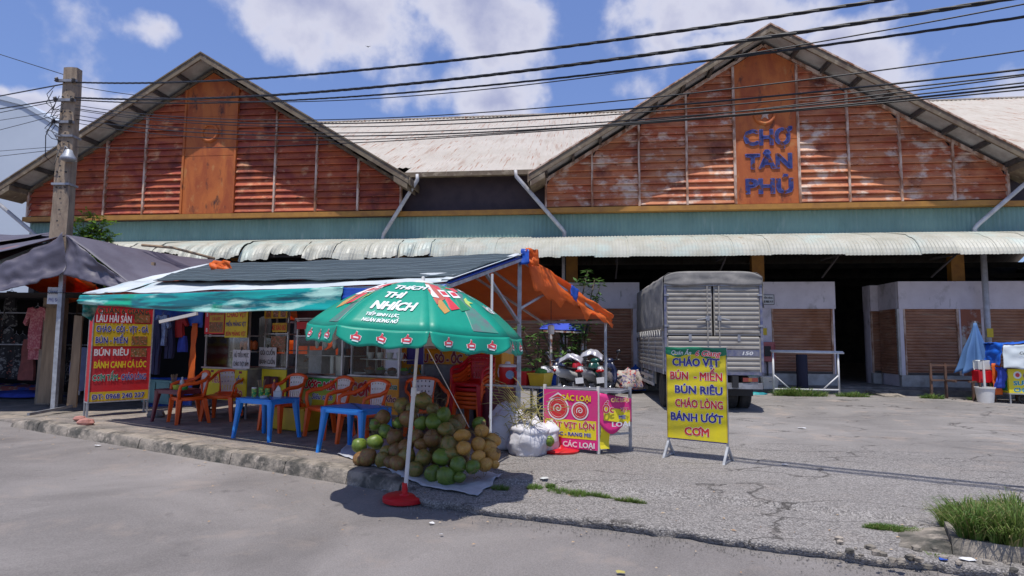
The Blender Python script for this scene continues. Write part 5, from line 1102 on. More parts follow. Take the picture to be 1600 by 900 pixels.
letter(n2c, 'XE XÀO BÒ', .42, zz[3] - .38, .09, .36, i_red, -.017, .03); rect(n2c, 'food_picture', .2, W - .06, zz[2] - .33, zz[2] - .05, i_food, .005, .01)
obj('striped_cloth', MB().grid(lambda u, v: Vector((.1 + .4 * u, -.03 - .02 * math.sin(u * 14), zz[0] + .15 + .3 * v)), 16, 4), m_maroon, n2c)
hang_sign('white notice with black letters hung on the narrow second cart', 404, 432, 543, 572, 2.33, 'GỎI CUỐN', 'BÁNH CUỐN')
def greenyellow():
    ma = bpy.data.materials.new('green_to_yellow_print'); ma.use_nodes = True; t = ma.node_tree; n = t.nodes; l = t.links; b = n['Principled BSDF']; b.inputs['Roughness'].default_value = .5
    co = n.new('ShaderNodeTexCoord'); sx = n.new('ShaderNodeSeparateXYZ'); l.new(co.outputs['Generated'], sx.inputs[0]); cr_ = n.new('ShaderNodeValToRGB'); cr_.color_ramp.elements[0].color = (.62, .5, .02, 1); cr_.color_ramp.elements[1].color = (.03, .38, .04, 1)
    cr_.color_ramp.elements[0].position = .35; cr_.color_ramp.elements[1].position = .75; l.new(sx.outputs[2], cr_.inputs[0]); l.new(cr_.outputs[0], b.inputs['Base Color']); return ma
sc, W, zz = cart('juice_cart', 'sugar cane juice cart with green and yellow front panel', -3.04, -1.98, 2.0, .42, .92, 1.58, 1.84, greenyellow(), .6)
letter(sc, 'NƯỚC MÍA', W / 2, zz[1] - .12, .12, .86, i_red, -.002, .05, .15, i_whi, .10); letter(sc, 'Siêu sạch', W * .62, zz[1] - .29, .09, .46, i_blu, -.002, .02, .3, i_whi)
obj('lime_print', disc(.34, zz[1] - .38, .1, -.001), flat('print_pale_green', (.45, .6, .3)), sc)
for k in range(6): ware(sc, .14 + k * .155, .12, zz[2], p_clear, .055, .16, 'glass_jar')
ma_ = obj('press_machine', MB().box(.1, .4, .2, .5, zz[1] + .04, zz[1] + .42), m_steel, sc); obj('roller', MB().lathe([(.05, 0), (.05, .28)], 12, (.55, .3, zz[1] + .05)), m_tray, sc); obj('bucket', MB().lathe([(.1, 0), (.12, .3)], 14, (.78, .28, zz[1] + .03)), m_tray, sc)
obj('red_print_strip', MB().box(.03, .28, -.006, .0, zz[3] - .16, zz[3] - .04), i_red, sc); obj('top_board_2', MB().box(0, W, 0, .6, zz[3] - .02, zz[3] - .01), m_al, sc)
for k in range(5): 
    x = .12 + .2 * k; obj('hanging_bag', MB().blob((x, .35, zz[2] - .12), (.04, .03, .1), 8), p_clear, sc)
rc, W, zz = cart('rice_cart', 'glass rice cart with an orange panel behind the coconut pile', -1.92, -.93, 2.1, .42, .96, 1.46, 1.78, i_org, .6)
letter(rc, 'CƠM', .27, zz[1] - .19, .2, .46, i_red, -.002, .05, 0, i_whi, .09); letter(rc, 'Canh Chua', .76, zz[1] - .12, .09, .42, i_grn, -.002, .03, .15, i_whi); letter(rc, 'Cá Kho', .76, zz[1] - .3, .1, .4, i_mar, -.002, .03, .15, i_whi)
for k in range(4): ware(rc, .14 + k * .23, .3, zz[1] + .03, m_tray, .09, .06, 'tray'); obj('food_pile', MB().blob((.14 + k * .23, .3, zz[1] + .1), (.07, .07, .04), 8), (m_meat, m_herb)[k % 2], rc)
for k in range(4): ware(rc, .15 + k * .2, .3, (zz[1] + zz[2]) / 2 + .012, p_clear, .06, .1, 'bowl')
for k in range(3): ware(rc, .2 + k * .25, .2, zz[2], (m_tray, p_clear, m_tray)[k], .1, .14, 'pot')
bn = thing('snail_banner', 'orange banner with clam, snail and duck egg menu stretched behind the stacked chairs', 'banner', onT(626, 628, 3.3), KA)
bn.scale = (1.08, 1, 1.02)
thick(obj('cloth', MB().grid(lambda u, v: Vector((1.56 * u, .012 * noise.noise(Vector((u * 4, v * 3, 2))), .0 + .89 * v)), 20, 8), i_org, bn, True), .003)
letter(bn, 'NGHÊU - SÒ - ỐC', .62, .74, .14, 1.12, i_mar, -.02, .05, 0, i_whi, .09); letter(bn, 'Các loại', 1.36, .82, .06, .26, i_dk, -.02, .02, .2, i_whi); letter(bn, '• HỘT VỊT LỘN', .42, .53, .1, .76, i_cyan, -.02, .03, 0, None); letter(bn, 'LUỘC', 1.12, .56, .065, .26, i_dk, -.02, .03); letter(bn, 'RANG ME', 1.22, .45, .065, .4, i_dk, -.02, .03)
letter(bn, '• Chân Gà Nướng', .66, .3, .12, 1.2, i_mar, -.02, .03, .25, i_whi); letter(bn, 'Khô các loại', .6, .1, .09, .9, i_cyan, -.02, .03, .1)
for x in (-.02, 1.58): obj('post', MB().box(x - .015, x + .015, .01, .04, -.26, 1.0), m_al, bn)
ob = thing('orange_cabinet', 'upright mustard cabinet right of the snail banner', 'cabinet', onT(757, 640, 3.6) * Vector((1, 1, 0)) + Vector((0, 0, .05)) if False else Vector((onT(757, 640, 3.6).x, onT(757, 640, 3.6).y, .05)), KA); obj('body', MB().cbox((.16, .2, .68), (.32, .4, 1.3), 0, .01), i_org, ob); obj('door', MB().box(.02, .30, -.006, .001, .1, 1.25), i_org, ob); obj('handle', MB().box(.26, .28, -.02, -.006, .6, .75), m_al, ob)
rbx = thing('red_crate', 'flat red crate behind the top of the snail banner', 'crate', onT(706, 551, 3.45), KA); obj('body', MB().cbox((.22, .15, .05), (.5, .3, .09), 0, .01), p_br, rbx)
# side table with cooler and baskets
sk = thing('side_counter', 'steel side counter with dark red front holding the cooler and baskets', 'counter', K(-.02, 2.85, .05), KA)
obj('top', MB().box(0, 1.12, 0, .5, .80, .83), m_al, sk); obj('front', MB().box(.0, .62, .01, .03, .1, .78), p_mr, sk); obj('shelf', MB().box(.65, 1.1, .05, .48, .45, .47), m_al, sk)
for x in (.02, .64, 1.10): obj('leg', MB().box(x - .015, x + .015, .01, .04, 0, .8).box(x - .015, x + .015, .45, .48, 0, .8), m_al, sk)
onc = lambda x, y: Matrix.Translation(sk.location) @ Matrix.Rotation(KA, 4, 'Z') @ Vector((x, y, .831))
co_ = thing('water_cooler', 'round red water cooler with white lid and blue label on the side counter', 'cooler', onc(.40, .16)); co_.scale = (.84,) * 3; obj('body', MB().lathe([(.13, 0), (.145, .02), (.15, .28), (.15, .3)], 20), p_br, co_, 40); obj('lid', MB().lathe([(.157, .3), (.157, .33), (.13, .345), (.05, .35), (.045, .39), (.0, .395)], 20), p_wh, co_, 40); obj('handle', MB().tube([(-.155, 0, .28), (-.17, -.04, .2), (-.155, 0, .12)], .01, 6), p_wh, co_)
obj('label', MB().lathe([(.075, 0), (.075, .004), (.03, .005)], 18, M=Matrix.Translation((.04, -.148, .17)) @ Matrix.Rotation(PI / 2 + .1, 4, 'X')), flat('pale_blue_label', (.25, .38, .6)), co_)
def basket(label, p, m_, w_, d_, h_): 
    b = thing('plastic_basket', label, 'basket', p, KA, 'baskets on the side counter'); q = MB(); q.loft([[Vector((x * w_ * k, y * d_ * k, z)) for x, y in ((-.5, -.5), (.5, -.5), (.5, .5), (-.5, .5))] for z, k in ((0, .82), (h_, 1), (h_, .94), (.01, .78))], cap=True); obj('tub', q, m_, b); obj('rim', MB().box(-w_ / 2 - .01, w_ / 2 + .01, -d_ / 2 - .012, -d_ / 2 + .002, h_ - .02, h_), m_, b); return b
basket('red plastic basket right of the red cooler', onc(.68, .2), p_br, .2, .3, .2); basket('yellow plastic basket at the right end of the side counter', onc(.93, .2), p_ye, .26, .3, .18)
for i, (x, m_) in enumerate(((.68, m_herb), (.93, m_herb))): solid('vegetables', MB().blob((0, 0, 0), (.09, .1, .08), 12, lambda d: 1 + .4 * noise.noise(d * 4 + Vector((i * 5, 0, 0)))), m_, 'leafy greens heaped in the %s basket' % ('red', 'yellow')[i], 'vegetables', onc(x, .2) + Vector((0, 0, .17)), None, True)
lamp_ = thing('hanging_lantern', 'small pale jar hanging under the right end of the canopy', 'jar', K(.9, 3.4, 1.62)); obj('jar', MB().lathe([(.04, 0), (.05, .02), (.05, .12), (.03, .14)], 12), p_wh, lamp_, 40); obj('cord', MB().tube([(0, 0, .14), (0, 0, .5)], .004, 5), m_cable, lamp_)
yb = thing('yellow_crate', 'yellow plastic crate on the pavement behind the middle blue table', 'crate', K(-3.0, 1.55, .13), KA); obj('body', MB().cbox((.3, .2, .17), (.85, .38, .32), 0, .02), p_ye, yb); obj('rim', MB().box(-.14, .74, -.005, .405, .32, .35), p_ye, yb)
tpz = bpy.data.objects['yellow_crate']
# ------------------------------------------------------------------ green umbrella by the kerb
m_umb = mat('green_umbrella_cloth', (.012, .40, .27), (.005, .32, .22), .42, scale=3, lo=.3, hi=.7, trans=.22, bump=.15, bscale=7); m_umbin = mat('umbrella_underside', (.55, .55, .5), (.48, .48, .44), .7, scale=3)
m_logo = flat('umbrella_red', (.62, .04, .06)); m_dkg = mat('print_grey_purple', (.13, .15, .16), (.05, .25, .18), .45, scale=9, lo=.35, hi=.65)
ub_ = K(1.55, -.52, .0); ub_ = G(632, 783, 0.0); TILT = Matrix.Rotation(R(3.6), 4, 'Y')
umb = thing('street_umbrella', 'green and red advertising umbrella on a white pole beside the coconut pile', 'umbrella', ub_)
umb.rotation_euler = (0, R(3.6), 0)
RU, ZT, ZR = 1.03, 2.07, 1.60; NP = 8; A0 = R(-90 - 22.5 - 9)
def prof_(f): return RU * f, ZR + (ZT - ZR) * (1 - f ** 2.15) + .0
def dome(k, f, x, off=0):
    """panel k, f along the centre line from the top, x metres across"""
    am = A0 + (k + .5) * 2 * PI / NP; r_, z = prof_(f); ap = r_ * math.cos(PI / NP)
    r2, z2 = prof_(f + .01); nrm = Vector((-(z2 - z), 0, (r2 - r_))).normalized()
    h_ = ap * math.tan(PI / NP); sag = .02 * f * (1 - (x / h_) ** 2) if h_ > 1e-4 else 0
    rad = ap + nrm.x * (off - sag * 1.0); zz = z + nrm.z * (off - sag)
    return Vector((rad * math.cos(am) - x * math.sin(am), rad * math.sin(am) + x * math.cos(am), zz))
def hpan(f): return prof_(f)[0] * math.cos(PI / NP) * math.tan(PI / NP)
for k in range(NP):
    q = MB().grid(lambda u, v: dome(k, .03 + .97 * v, (1 - u * 2) * hpan(.03 + .97 * v)), 8, 12)
    pn = obj('canopy_panel', q, [m_umb, m_umbin], umb, True); md = pn.modifiers.new('t', 'SOLIDIFY'); md.thickness = .004; md.offset = -1; md.material_offset = 1
    def vfn(u, v):
        x = (u * 2 - 1); w_ = hpan(1); e = abs(x) ** 6; dz = .145 * v * (1 - .35 * e) + .01 * math.sin(x * 9 + k * 2) * v
        p = dome(k, 1, x * w_ * (1 - .02 * v)); am = A0 + (k + .5) * 2 * PI / NP; o = .03 * v + .018 * v * math.sin(x * 7 + k * 1.7)
        return p + Vector((math.cos(am) * o, math.sin(am) * o, -dz))
    vl = obj('valance', MB().grid(lambda u, v: vfn(1 - u, v), 20, 6), [m_umb, m_umbin], umb, True); md = vl.modifiers.new('t', 'SOLIDIFY'); md.thickness = .004; md.offset = -1; md.material_offset = 1
    # thumb emblems printed along the valance
    for c in (-.55, 0, .55):
        def em(pts, off): return [vfn(.5 + (c + x * 1.8) / 2, .5 - z * 5.0) + Vector((math.cos(A0 + (k + .5) * 2 * PI / NP), math.sin(A0 + (k + .5) * 2 * PI / NP), 0)) * off for x, z in pts]
        fist = [(-.055, -.03), (.045, -.035), (.055, .01), (.03, .022), (.012, .022), (.012, .052), (-.006, .058), (-.012, .03), (-.035, .012), (-.06, .008)]
        big = [(x * 1.16, z * 1.14 - .002) for x, z in fist]
        e = obj('thumb_emblem', MB().add(em(fist, .009), [tuple(range(10))]), m_logo, vl); obj('outline', MB().add(em(big, .0065), [tuple(range(10))]), i_whi, e); obj('emblem_text', MB().add(em([(-.04, -.05), (.035, -.055), (.035, -.042), (-.04, -.037)], .009), [(0, 1, 2, 3)]), i_whi, e); obj('emblem_text', MB().add(em([(-.03, -.014), (.03, -.017), (.03, .0), (-.03, .003)], .0105), [(0, 1, 2, 3)]), i_whi, e)
    for s_ in (0,):
        a = A0 + k * 2 * PI / NP; pts = [Vector((prof_(f)[0] * math.cos(a), prof_(f)[0] * math.sin(a), prof_(f)[1] - .012)) for f in (0.02, .25, .5, .75, 1)]
        obj('rib', MB().tube(pts, .005, 5), m_steel, umb); obj('strut', MB().tube([(0, 0, 1.45), pts[2]], .004, 5), m_steel, umb)
def on_panel(k, s_, f0, cx, h_, w_, m_, bold=.05, shear=.25, off=.008, outline=None, rot=0):
    for mm, bb, of in (((outline, bold + .05, off - .002),) if outline else ()) + ((m_, bold, off),):
        vs, fs = flat_text(s_, bb, shear, w_, h_); n0 = len(text_mb(s_, min(bb, .012), shear)[0]); L_ = 1.12
        c_, s2 = math.cos(rot), math.sin(rot); P = []
        for q, (x, y) in enumerate(vs): x, y = x * c_ - y * s2, x * s2 + y * c_; P.append(dome(k, f0 - y / L_, cx + x, of + (q // n0) * .00015))
        obj('lettering', MB().add(P, fs), mm, umb)
def patch(k, poly, m_, off, name='print'):
    me = MB(); cx = sum(p[0] for p in poly) / len(poly); cf = sum(p[1] for p in poly) / len(poly); n_ = len(poly); vs = [dome(k, cf, cx, off)]; fs = []
    ringn = 4
    for r_ in range(1, ringn + 1):
        for x, f in poly: vs.append(dome(k, cf + (f - cf) * r_ / ringn, cx + (x - cx) * r_ / ringn, off))
    for i in range(n_):
        fs.append((0, 1 + i, 1 + (i + 1) % n_))
        for r_ in range(ringn - 1): a = 1 + r_ * n_; fs.append((a + i, a + n_ + i, a + n_ + (i + 1) % n_, a + (i + 1) % n_))
    return obj(name, me.add(vs, fs), m_, umb)
FK = 0
on_panel(FK, 'THÍCH', .46, .04, .10, .30, i_whi); on_panel(FK, 'THÌ', .62, -.05, .10, .18, i_whi); on_panel(FK, 'NHÍCH', .77, .0, .105, .40, i_whi); on_panel(FK, 'TIẾP SINH LỰC,', .875, -.06, .034, .29, i_whi, .035); on_panel(FK, 'NGÀN BÙNG NỔ', .93, -.06, .034, .31, i_whi, .035)
for k in range(NP):
    if k % 2 == 1:                                   # picture panels: cans, splashes of red, grey and yellow
        patch(k, [(-.05, .25), (.06, .2), (.16, .5), (.3, .97), (.05, .96), (.04, .6)], m_dkg, .004); patch(k, [(-.09, .22), (-.02, .3), (-.05, .6), (-.20, .72), (-.19, .5)], flat('print_red_haze', (.5, .12, .08)), .0045)
        patch(k, [(-.15, .35), (-.10, .33), (-.13, .62), (-.20, .62)], i_whi, .006); patch(k, [(.13, .60), (.165, .57), (.16, .62), (.20, .655), (.155, .66), (.15, .72), (.12, .66)], flat('print_glow', (.45, .6, .12)), .007)
        patch(k, [(-.16, .66), (-.12, .64), (-.10, .78), (-.17, .82), (-.2, .74)], flat('print_orange_haze', (.55, .3, .08)), .0045)
        for dx, mm in ((-.03, m_logo), (.075, i_grn)):
            patch(k, [(-.06 + dx, .34), (.02 + dx, .33), (.05 + dx, .74), (-.05 + dx, .77)], mm, .007, 'can_print'); patch(k, [(-.05 + dx, .46), (.03 + dx, .45), (.035 + dx, .58), (-.045 + dx, .59)], i_whi, .0085, 'can_print'); patch(k, [(-.035 + dx, .49), (.02 + dx, .48), (.022 + dx, .55), (-.032 + dx, .56)], m_logo, .0095, 'can_print')
        patch(k, [(.02, .40), (.13, .38), (.14, .47), (.09, .47), (.06, .36), (.045, .40)], m_logo, .0105, 'thumb_print')
    elif k != FK: on_panel(k, 'THÍCH', .36, .0, .085, .30, i_whi); on_panel(k, 'THÌ', .52, -.06, .085, .18, i_whi); on_panel(k, 'NHÍCH', .70, .0, .095, .40, i_whi)
obj('top_cap', MB().lathe([(.11, ZT - .005), (.09, ZT + .012), (.02, ZT + .02), (.015, ZT + .06), (.0, ZT + .065)], 16), p_wh, umb, 40)
obj('pole', MB().tube([(0, 0, .05), (0, 0, 1.02)], .02, 12), p_wh, umb, 40); obj('upper_pole', MB().tube([(0, 0, 1.02), (0, 0, ZT)], .015, 12), p_wh, umb, 40)
cl_ = obj('clamp', MB().lathe([(.026, .98), (.026, 1.06)], 12), p_wh, umb, 40); obj('knob', MB().tube([(.02, -.0, 1.02), (.055, -.01, 1.02)], .014, 8), p_wh, cl_)
bs_ = obj('base', MB().lathe([(.19, -.0), (.205, .01), (.205, .045), (.19, .055), (.05, .06), (.04, .07)], 36), p_red, umb, 40); bs_.rotation_euler = (0, R(-3.6), 0); obj('socket', MB().lathe([(.028, .06), (.028, .17)], 14), p_red, bs_, 40)
cdp = MB().tube([onT(668, 545, -.3), onT(700, 605, .3), onT(733, 668, .95)], .004, 5); obj('guy_cord', cdp, p_wh, umb, world=True)

# ------------------------------------------------------------------ coconuts on a plastic sheet
m_cg = mat('green_coconut_husk', (.085, .15, .018), (.15, .21, .03), .42, scale=3, lo=.35, hi=.65, rnd_=.16, spots=[((.16, .12, .04), 6, .62, .7, (1, 1, .4)), ((.06, .09, .02), 2, .6, .7, (1, 1, 1))], bump=.08, bscale=18)
m_co = mat('olive_coconut_husk', (.19, .18, .04), (.25, .15, .04), .45, scale=3, lo=.35, hi=.65, rnd_=.2, spots=[((.10, .13, .02), 2.2, .52, .62, (1, 1, .6)), ((.09, .05, .02), 6, .64, .7, (1, 1, .4))], bump=.1, bscale=18)
m_cb = mat('brown_coconut_husk', (.24, .12, .035), (.15, .075, .025), .5, scale=3, lo=.35, hi=.65, rnd_=.2, spots=[((.18, .18, .04), 1.8, .56, .66, (1, 1, .6))], bump=.12, bscale=18)
m_cy = mat('yellow_coconut_husk', (.52, .27, .05), (.42, .20, .04), .5, scale=3, lo=.35, hi=.65, rnd_=.14, spots=[((.18, .09, .03), 7, .6, .68, (1, 1, .5)), ((.55, .36, .10), 2, .55, .7, (1, 1, 1))], bump=.12, bscale=18)
m_cal = mat('dry_calyx', (.16, .09, .04), (.28, .17, .08), .8, scale=12, bump=.5)
def coco_mesh(seed, elong):
    n, rings = 14, []
    for i in range(11):
        a = PI * i / 10; ring = []
        for k in range(n):
            b = 2 * PI * k / n; tri = 1 + .085 * math.cos(3 * b) * math.sin(a) ** 2; r_ = math.sin(a) * tri; z = -math.cos(a) * elong
            if z > 0: r_ *= 1 - .10 * z
            q = 1 + .09 * noise.noise(Vector((math.cos(b) * r_ * 1.5, math.sin(b) * r_ * 1.5, z + seed * 5)))
            ring.append(Vector((max(r_, .02) * math.cos(b) * q, max(r_, .02) * math.sin(b) * q, z * q - (.10 * math.exp(-(r_ * 5) ** 2) if z < 0 else 0))))
        rings.append(ring)
    m_ = MB(); m_.loft(rings); return m_
cm = {(i, j): coco_mesh(i * 3.1, (1.02, 1.12, 1.22)[i]).mesh('coconut', [mm], True) for i in range(3) for j, mm in enumerate((m_cg, m_co, m_cb, m_cy))}
calm = MB().lathe([(.30, .90), (.36, .97), (.2, 1.06), (.08, 1.07), (.05, 1.2), (.0, 1.21)], 9)
for i, v in enumerate(calm.v): calm.v[i] = (v[0] * (1 + .25 * math.sin(i * 2.3)), v[1] * (1 + .25 * math.cos(i * 1.7)), v[2])
calmesh = calm.mesh('calyx', m_cal, True)
rows = {
 'bottom': [(150,632,38,2),(190,622,48,2), (272,622,44,1), (312,650,40,2), (350,655,45,2), (445,685,46,1), (540,693,47,0), (615,716,50,0), (687,712,30,0), (675,645,47,0), (757,655,42,0), (825,640,37,3), (875,640,25,3)],
 'second': [(145,542,43,0), (228,522,42,0), (290,575,36,1),(345,572,43,2), (402,597,48,1), (490,608,48,1), (588,605,47,0), (640,585,34,1), (787,600,38,3), (865,590,44,3)],
 'third': [(288,462,40,0), (333,497,48,2), (392,545,38,2), (450,495,42,2), (478,536,36,2), (535,503,49,2), (630,540,50,1), (710,555,40,3), (785,535,41,3), (845,555,40,3)],
 'fourth': [(228,428,32,0), (270,388,42,2), (350,418,32,0), (408,396,48,2), (478,420,36,0), (545,413,47,0), (610,455,41,1), (700,487,40,3), (865,512,38,3)],
 'top': [(370,325,43,1), (485,300,48,1), (430,345,36,1),(597,375,42,0), (540,345,32,1),(805,465,37,3)]}
names = ('green', 'olive green', 'brown', 'yellow'); ordn = ['first', 'second', 'third', 'fourth', 'fifth', 'sixth', 'seventh', 'eighth', 'ninth', 'tenth', 'eleventh', 'twelfth', 'thirteenth']
def heap_hit(px, py, off=0, steep=.95):
    r = ray(px, py)  # where the sight line meets the face of the heap
    s_, t_ = st(onT(px, py, .5)); tf = .28 + .55 * sm(s_, 1.3, 2.0) * .9
    # t = tf + (z-.14)*steep
    for _ in range(3):
        den = r.dot(KN) - steep * r.z; q = (K0.dot(KN) + tf + off + steep * (1.5 - .14)) / den
        p = r * q; P = Vector((p.x, p.y, p.z + 1.5))
    return P
cgrp = 'coconuts heaped on the plastic sheet'; rc2 = random.Random(11)
def coconut(P, r_, ci, label, grp=cgrp):
    v = rc2.randrange(3); o = bpy.data.objects.new('coconut', cm[(v, ci)]); C.objects.link(o); o.location = P; o.scale = tuple(r_ * rc2.uniform(.93, 1.06) for _ in range(3))
    o.rotation_euler = (rc2.uniform(-2.4, 2.4), rc2.uniform(-1.2, 1.2), rc2.uniform(0, 6)); tag(o, label, 'coconut', grp)
    c = bpy.data.objects.new('calyx', calmesh); C.objects.link(c); c.parent = o; return o
for rn_, lst in rows.items():
    lst = sorted(lst)
    for i, (zx, zy, zr, ci) in enumerate(lst):
        px, py = 520 + zx / 3.46, 540 + zy / 3.46; P = heap_hit(px, py); r_ = zr / 3.46 * P.y / FPX * .98
        s_, t_ = st(P); P.z = max(P.z, H(s_, t_) + r_ * .92)
        coconut(P, r_, ci, '%s coconut, %s from the left in the %s row of the heap' % (names[ci], ordn[i], rn_))
# filling behind the visible face
for i in range(14):
    s_ = rc2.uniform(.25, 1.2); z = rc2.uniform(.1, .52); t_ = .55 + z * .75 + rc2.uniform(.0, .25); coconut(K(s_, t_, H(s_, t_) + z), rc2.uniform(.08, .095), rc2.choice((0, 1, 1, 2)), 'coconut buried at the back of the heap behind the visible ones')
coconut(G(827, 702, .06) + Vector((0, 0, .085)), .095, 3, 'single yellow green coconut on the ground before the white sacks', None)
coconut(onT(858, 689, 2.3), .07, 0, 'green coconut resting between the white sacks and the pink counter', None)
bpy.data.objects['coconut'].data  # mesh shared by all copies
m_twig = mat('dry_twig', (.22, .16, .07), (.12, .1, .04), .85, scale=9)
tw = MB()
for i in range(150):
    zx, zy = rc2.choice(((240, 460), (300, 340), (440, 330), (540, 300), (560, 320), (700, 440), (760, 690), (640, 510), (830, 500), (860, 500), (520, 380), (370, 470)))
    P = heap_hit(520 + (zx + rc2.gauss(0, 30)) / 3.46, 540 + (zy + rc2.gauss(0, 18)) / 3.46, -.03); d = Vector((rc2.gauss(0, 1), rc2.gauss(0, .5), rc2.gauss(0, .5))).normalized() * rc2.uniform(.05, .16)
    tw.tube([P, P + d * .5 + Vector((0, 0, .02)), P + d], .0028, 4)
tag(struct('coconut_stalks', tw, m_twig, kind='stuff'), 'thin dry stalks and fibres caught between the coconuts', 'stalks')
# sheet under the coconuts, draped over the kerb
m_sheet = mat('grey_white_sacking', (.45, .46, .5), (.36, .37, .40), .7, scale=5, bump=.3, bscale=40)
c4 = [G(533, 718, .13), G(590, 745, .10), G(745, 772, .03), G(783, 740, .06), G(640, 690, .12), G(560, 690, .13)]
def sheet_f(u, v):
    a = G(527, 716, .1).lerp(G(745, 772, .1), u); b = G(560, 680, .1).lerp(G(785, 740, .1), u); p = a.lerp(b, v)
    p += (a - b).normalized() * (.05 * noise.noise(Vector((u * 6, 2, 0))) * (1 - v) + .12 * math.sin(PI * u) * (1 - v)) + KD * .05 * noise.noise(Vector((v * 5, 7, u * 2)))
    s_, t_ = st(p); base = H(s_, max(t_, .04)) if t_ > t0(s_) + .0 else .0
    base = max(base * sm(t_, t0(s_) - .06, t0(s_) + .03), .0) if t_ < t0(s_) + .03 else base
    return Vector((p.x, p.y, base + .022 + .018 * noise.noise(Vector((p.x * 9, p.y * 9, 1))) + .006 * noise.noise(Vector((p.x * 30, p.y * 30, 1)))))
q = MB().grid(sheet_f, 60, 20); o = struct('plastic_sheet', q, m_sheet, True, kind='thing'); tag(o, 'grey white plastic sacking spread on the ground under the coconut heap', 'sheet'); thick(o, .004)
# sacks and palm waste
m_sack = mat('white_woven_sack', (.66, .65, .68), (.56, .55, .58), .6, scale=4, bump=.35, bscale=22)
def sack(label, p, r, h_, seed, lean=0, rz=0):
    """a slumped, loosely filled woven bag with a folded mouth"""
    rings = []; n = 30
    for i in range(19):
        f = i / 18; z = h_ * f; w_ = (.86 + .16 * math.sin(PI * min(1, f * 1.25))) if f < .72 else (1.0 - .52 * sm(f, .72, 1.0)); ring = []
        for k in range(n):
            a = 2 * PI * k / n; ca, sa = math.cos(a), math.sin(a); sq = 1 / (abs(ca) ** 3 + abs(sa) ** 3) ** (1 / 3)
            v = Vector((ca * 1.7 + seed, sa * 1.7, f * 2.6)); q = 1 + .20 * noise.noise(v) - .13 * abs(noise.noise(v * 2.1)) - .05 * abs(noise.noise(v * 5.5))
            ring.append(Vector((ca * r[0] * w_ * q * (.75 + .25 * sq) + lean * f * f, sa * r[1] * w_ * q * (.75 + .25 * sq), z + (.09 * h_ * math.sin(a * 2 + seed) + .05 * noise.noise(v * 3)) * f * f)))
        rings.append(ring)
    top = rings[-1]; c = sum(top, Vector()) / n; rings.append([c + (q - c) * .45 + Vector((0, 0, -.03 + .03 * math.sin(4 * 2 * PI * k / n))) for k, q in enumerate(top)]); rings.append([c + (q - c) * .05 + Vector((0, 0, -.05)) for q in top])
    return solid('sack', MB().loft(rings), m_sack, label, 'sack', p, 'white sacks beside the canopy post', True, rz)
def onTs(px, t_, k=.05): r = onT(px, 690, t_); s_, q = st(r); return K(s_, t_, H(s_, t_))
sack('plump white sack in front, right of the coconuts', onTs(824, 2.2), (.27, .24), .42, 1.0, .04, .5); sack('taller white sack behind and left of the front one', onTs(790, 2.28), (.25, .22), .56, 4.0, .03, .2); sack('low white sack lying between the two standing sacks and the counter', onTs(848, 2.5), (.22, .2), .38, 8.0, .02)
m_palm = mat('dry_palm_frond', (.42, .34, .12), (.3, .28, .08), .8, scale=8)
pw = MB()
for i in range(70):
    P = onT(818 + rc2.gauss(0, 24), 640 + rc2.gauss(0, 12), 2.05); d = Vector((rc2.gauss(0, 1), rc2.gauss(0, .4), rc2.gauss(-.15, .45))).normalized() * rc2.uniform(.15, .42)
    pw.tube([P, P + d * .5 + Vector((0, 0, .03)), P + d], [.007, .004, .002], 4)
for i in range(8): P = onT(800 + i * 3, 640, 2.05); pw.tube([P, P + Vector((-.12 - .02 * i, -.1, .12 + .03 * i)), P + Vector((-.28 - .03 * i, -.12, .10 + .045 * i))], [.006, .004, .002], 4)
P0 = onT(818, 640, 2.05); pw.v = [tuple(Vector(v) - P0) for v in pw.v]
solid('palm_waste', pw, m_palm, 'tangle of dry yellow palm stalks lying on top of the white sacks', 'palm stalks', P0)

# ------------------------------------------------------------------ lorry
m_lside = mat('dusty_grey_metal', (.36, .335, .295), (.28, .26, .235), .6, scale=1.5, lo=.35, hi=.7, detail=8, spots=[((.16, .14, .12), 3, .58, .72, (.6, 1, 2)), ((.42, .39, .34), 6, .62, .7, (1, 1, 1))]); m_ltarp = mat('grey_canvas', (.31, .29, .265), (.22, .21, .195), .8, scale=3, bump=.5, bscale=6); m_lblue = mat('worn_blue_paint', (.09, .10, .19), (.2, .2, .24), .5, scale=6); m_tyre = mat('tyre_rubber', (.03, .03, .03), (.06, .055, .05), .9, scale=8)
tk_a = -math.atan(.08); TKO = Vector((3.22, 12.85, .05))
tk = thing('cargo_truck', 'dusty grey canvas topped cargo truck parked with its rear doors to the street', 'truck', TKO, tk_a)
Wt, Lt, zf, zd = 2.02, 4.3, .80, 2.66
body = MB().box(.0, Wt, .06, Lt, zf, zf + .1); obj('cargo_floor', body, m_steel, tk)
def corr(a, b, z0, z1, p_, depth, ax_='x', y=0, sgn=-1):
    prof = []; z = z0
    while z < z1 - .005: prof += [(0, z), (sgn * depth, z + p_ * .18), (sgn * depth, z + p_ * .52), (0, z + p_ * .72)]; z += p_
    prof.append((0, z1)); n = len(prof); q = MB()
    if ax_ == 'x': q.add([(a, y + o, zz) for o, zz in prof] + [(b, y + o, zz) for o, zz in prof], [(i, i + 1, i + 1 + n, i + n) for i in range(n - 1)])
    else: q.add([(y + o, a, zz) for o, zz in prof] + [(y + o, b, zz) for o, zz in prof], [(i, i + 1, i + 1 + n, i + n) for i in range(n - 1)])
    return q
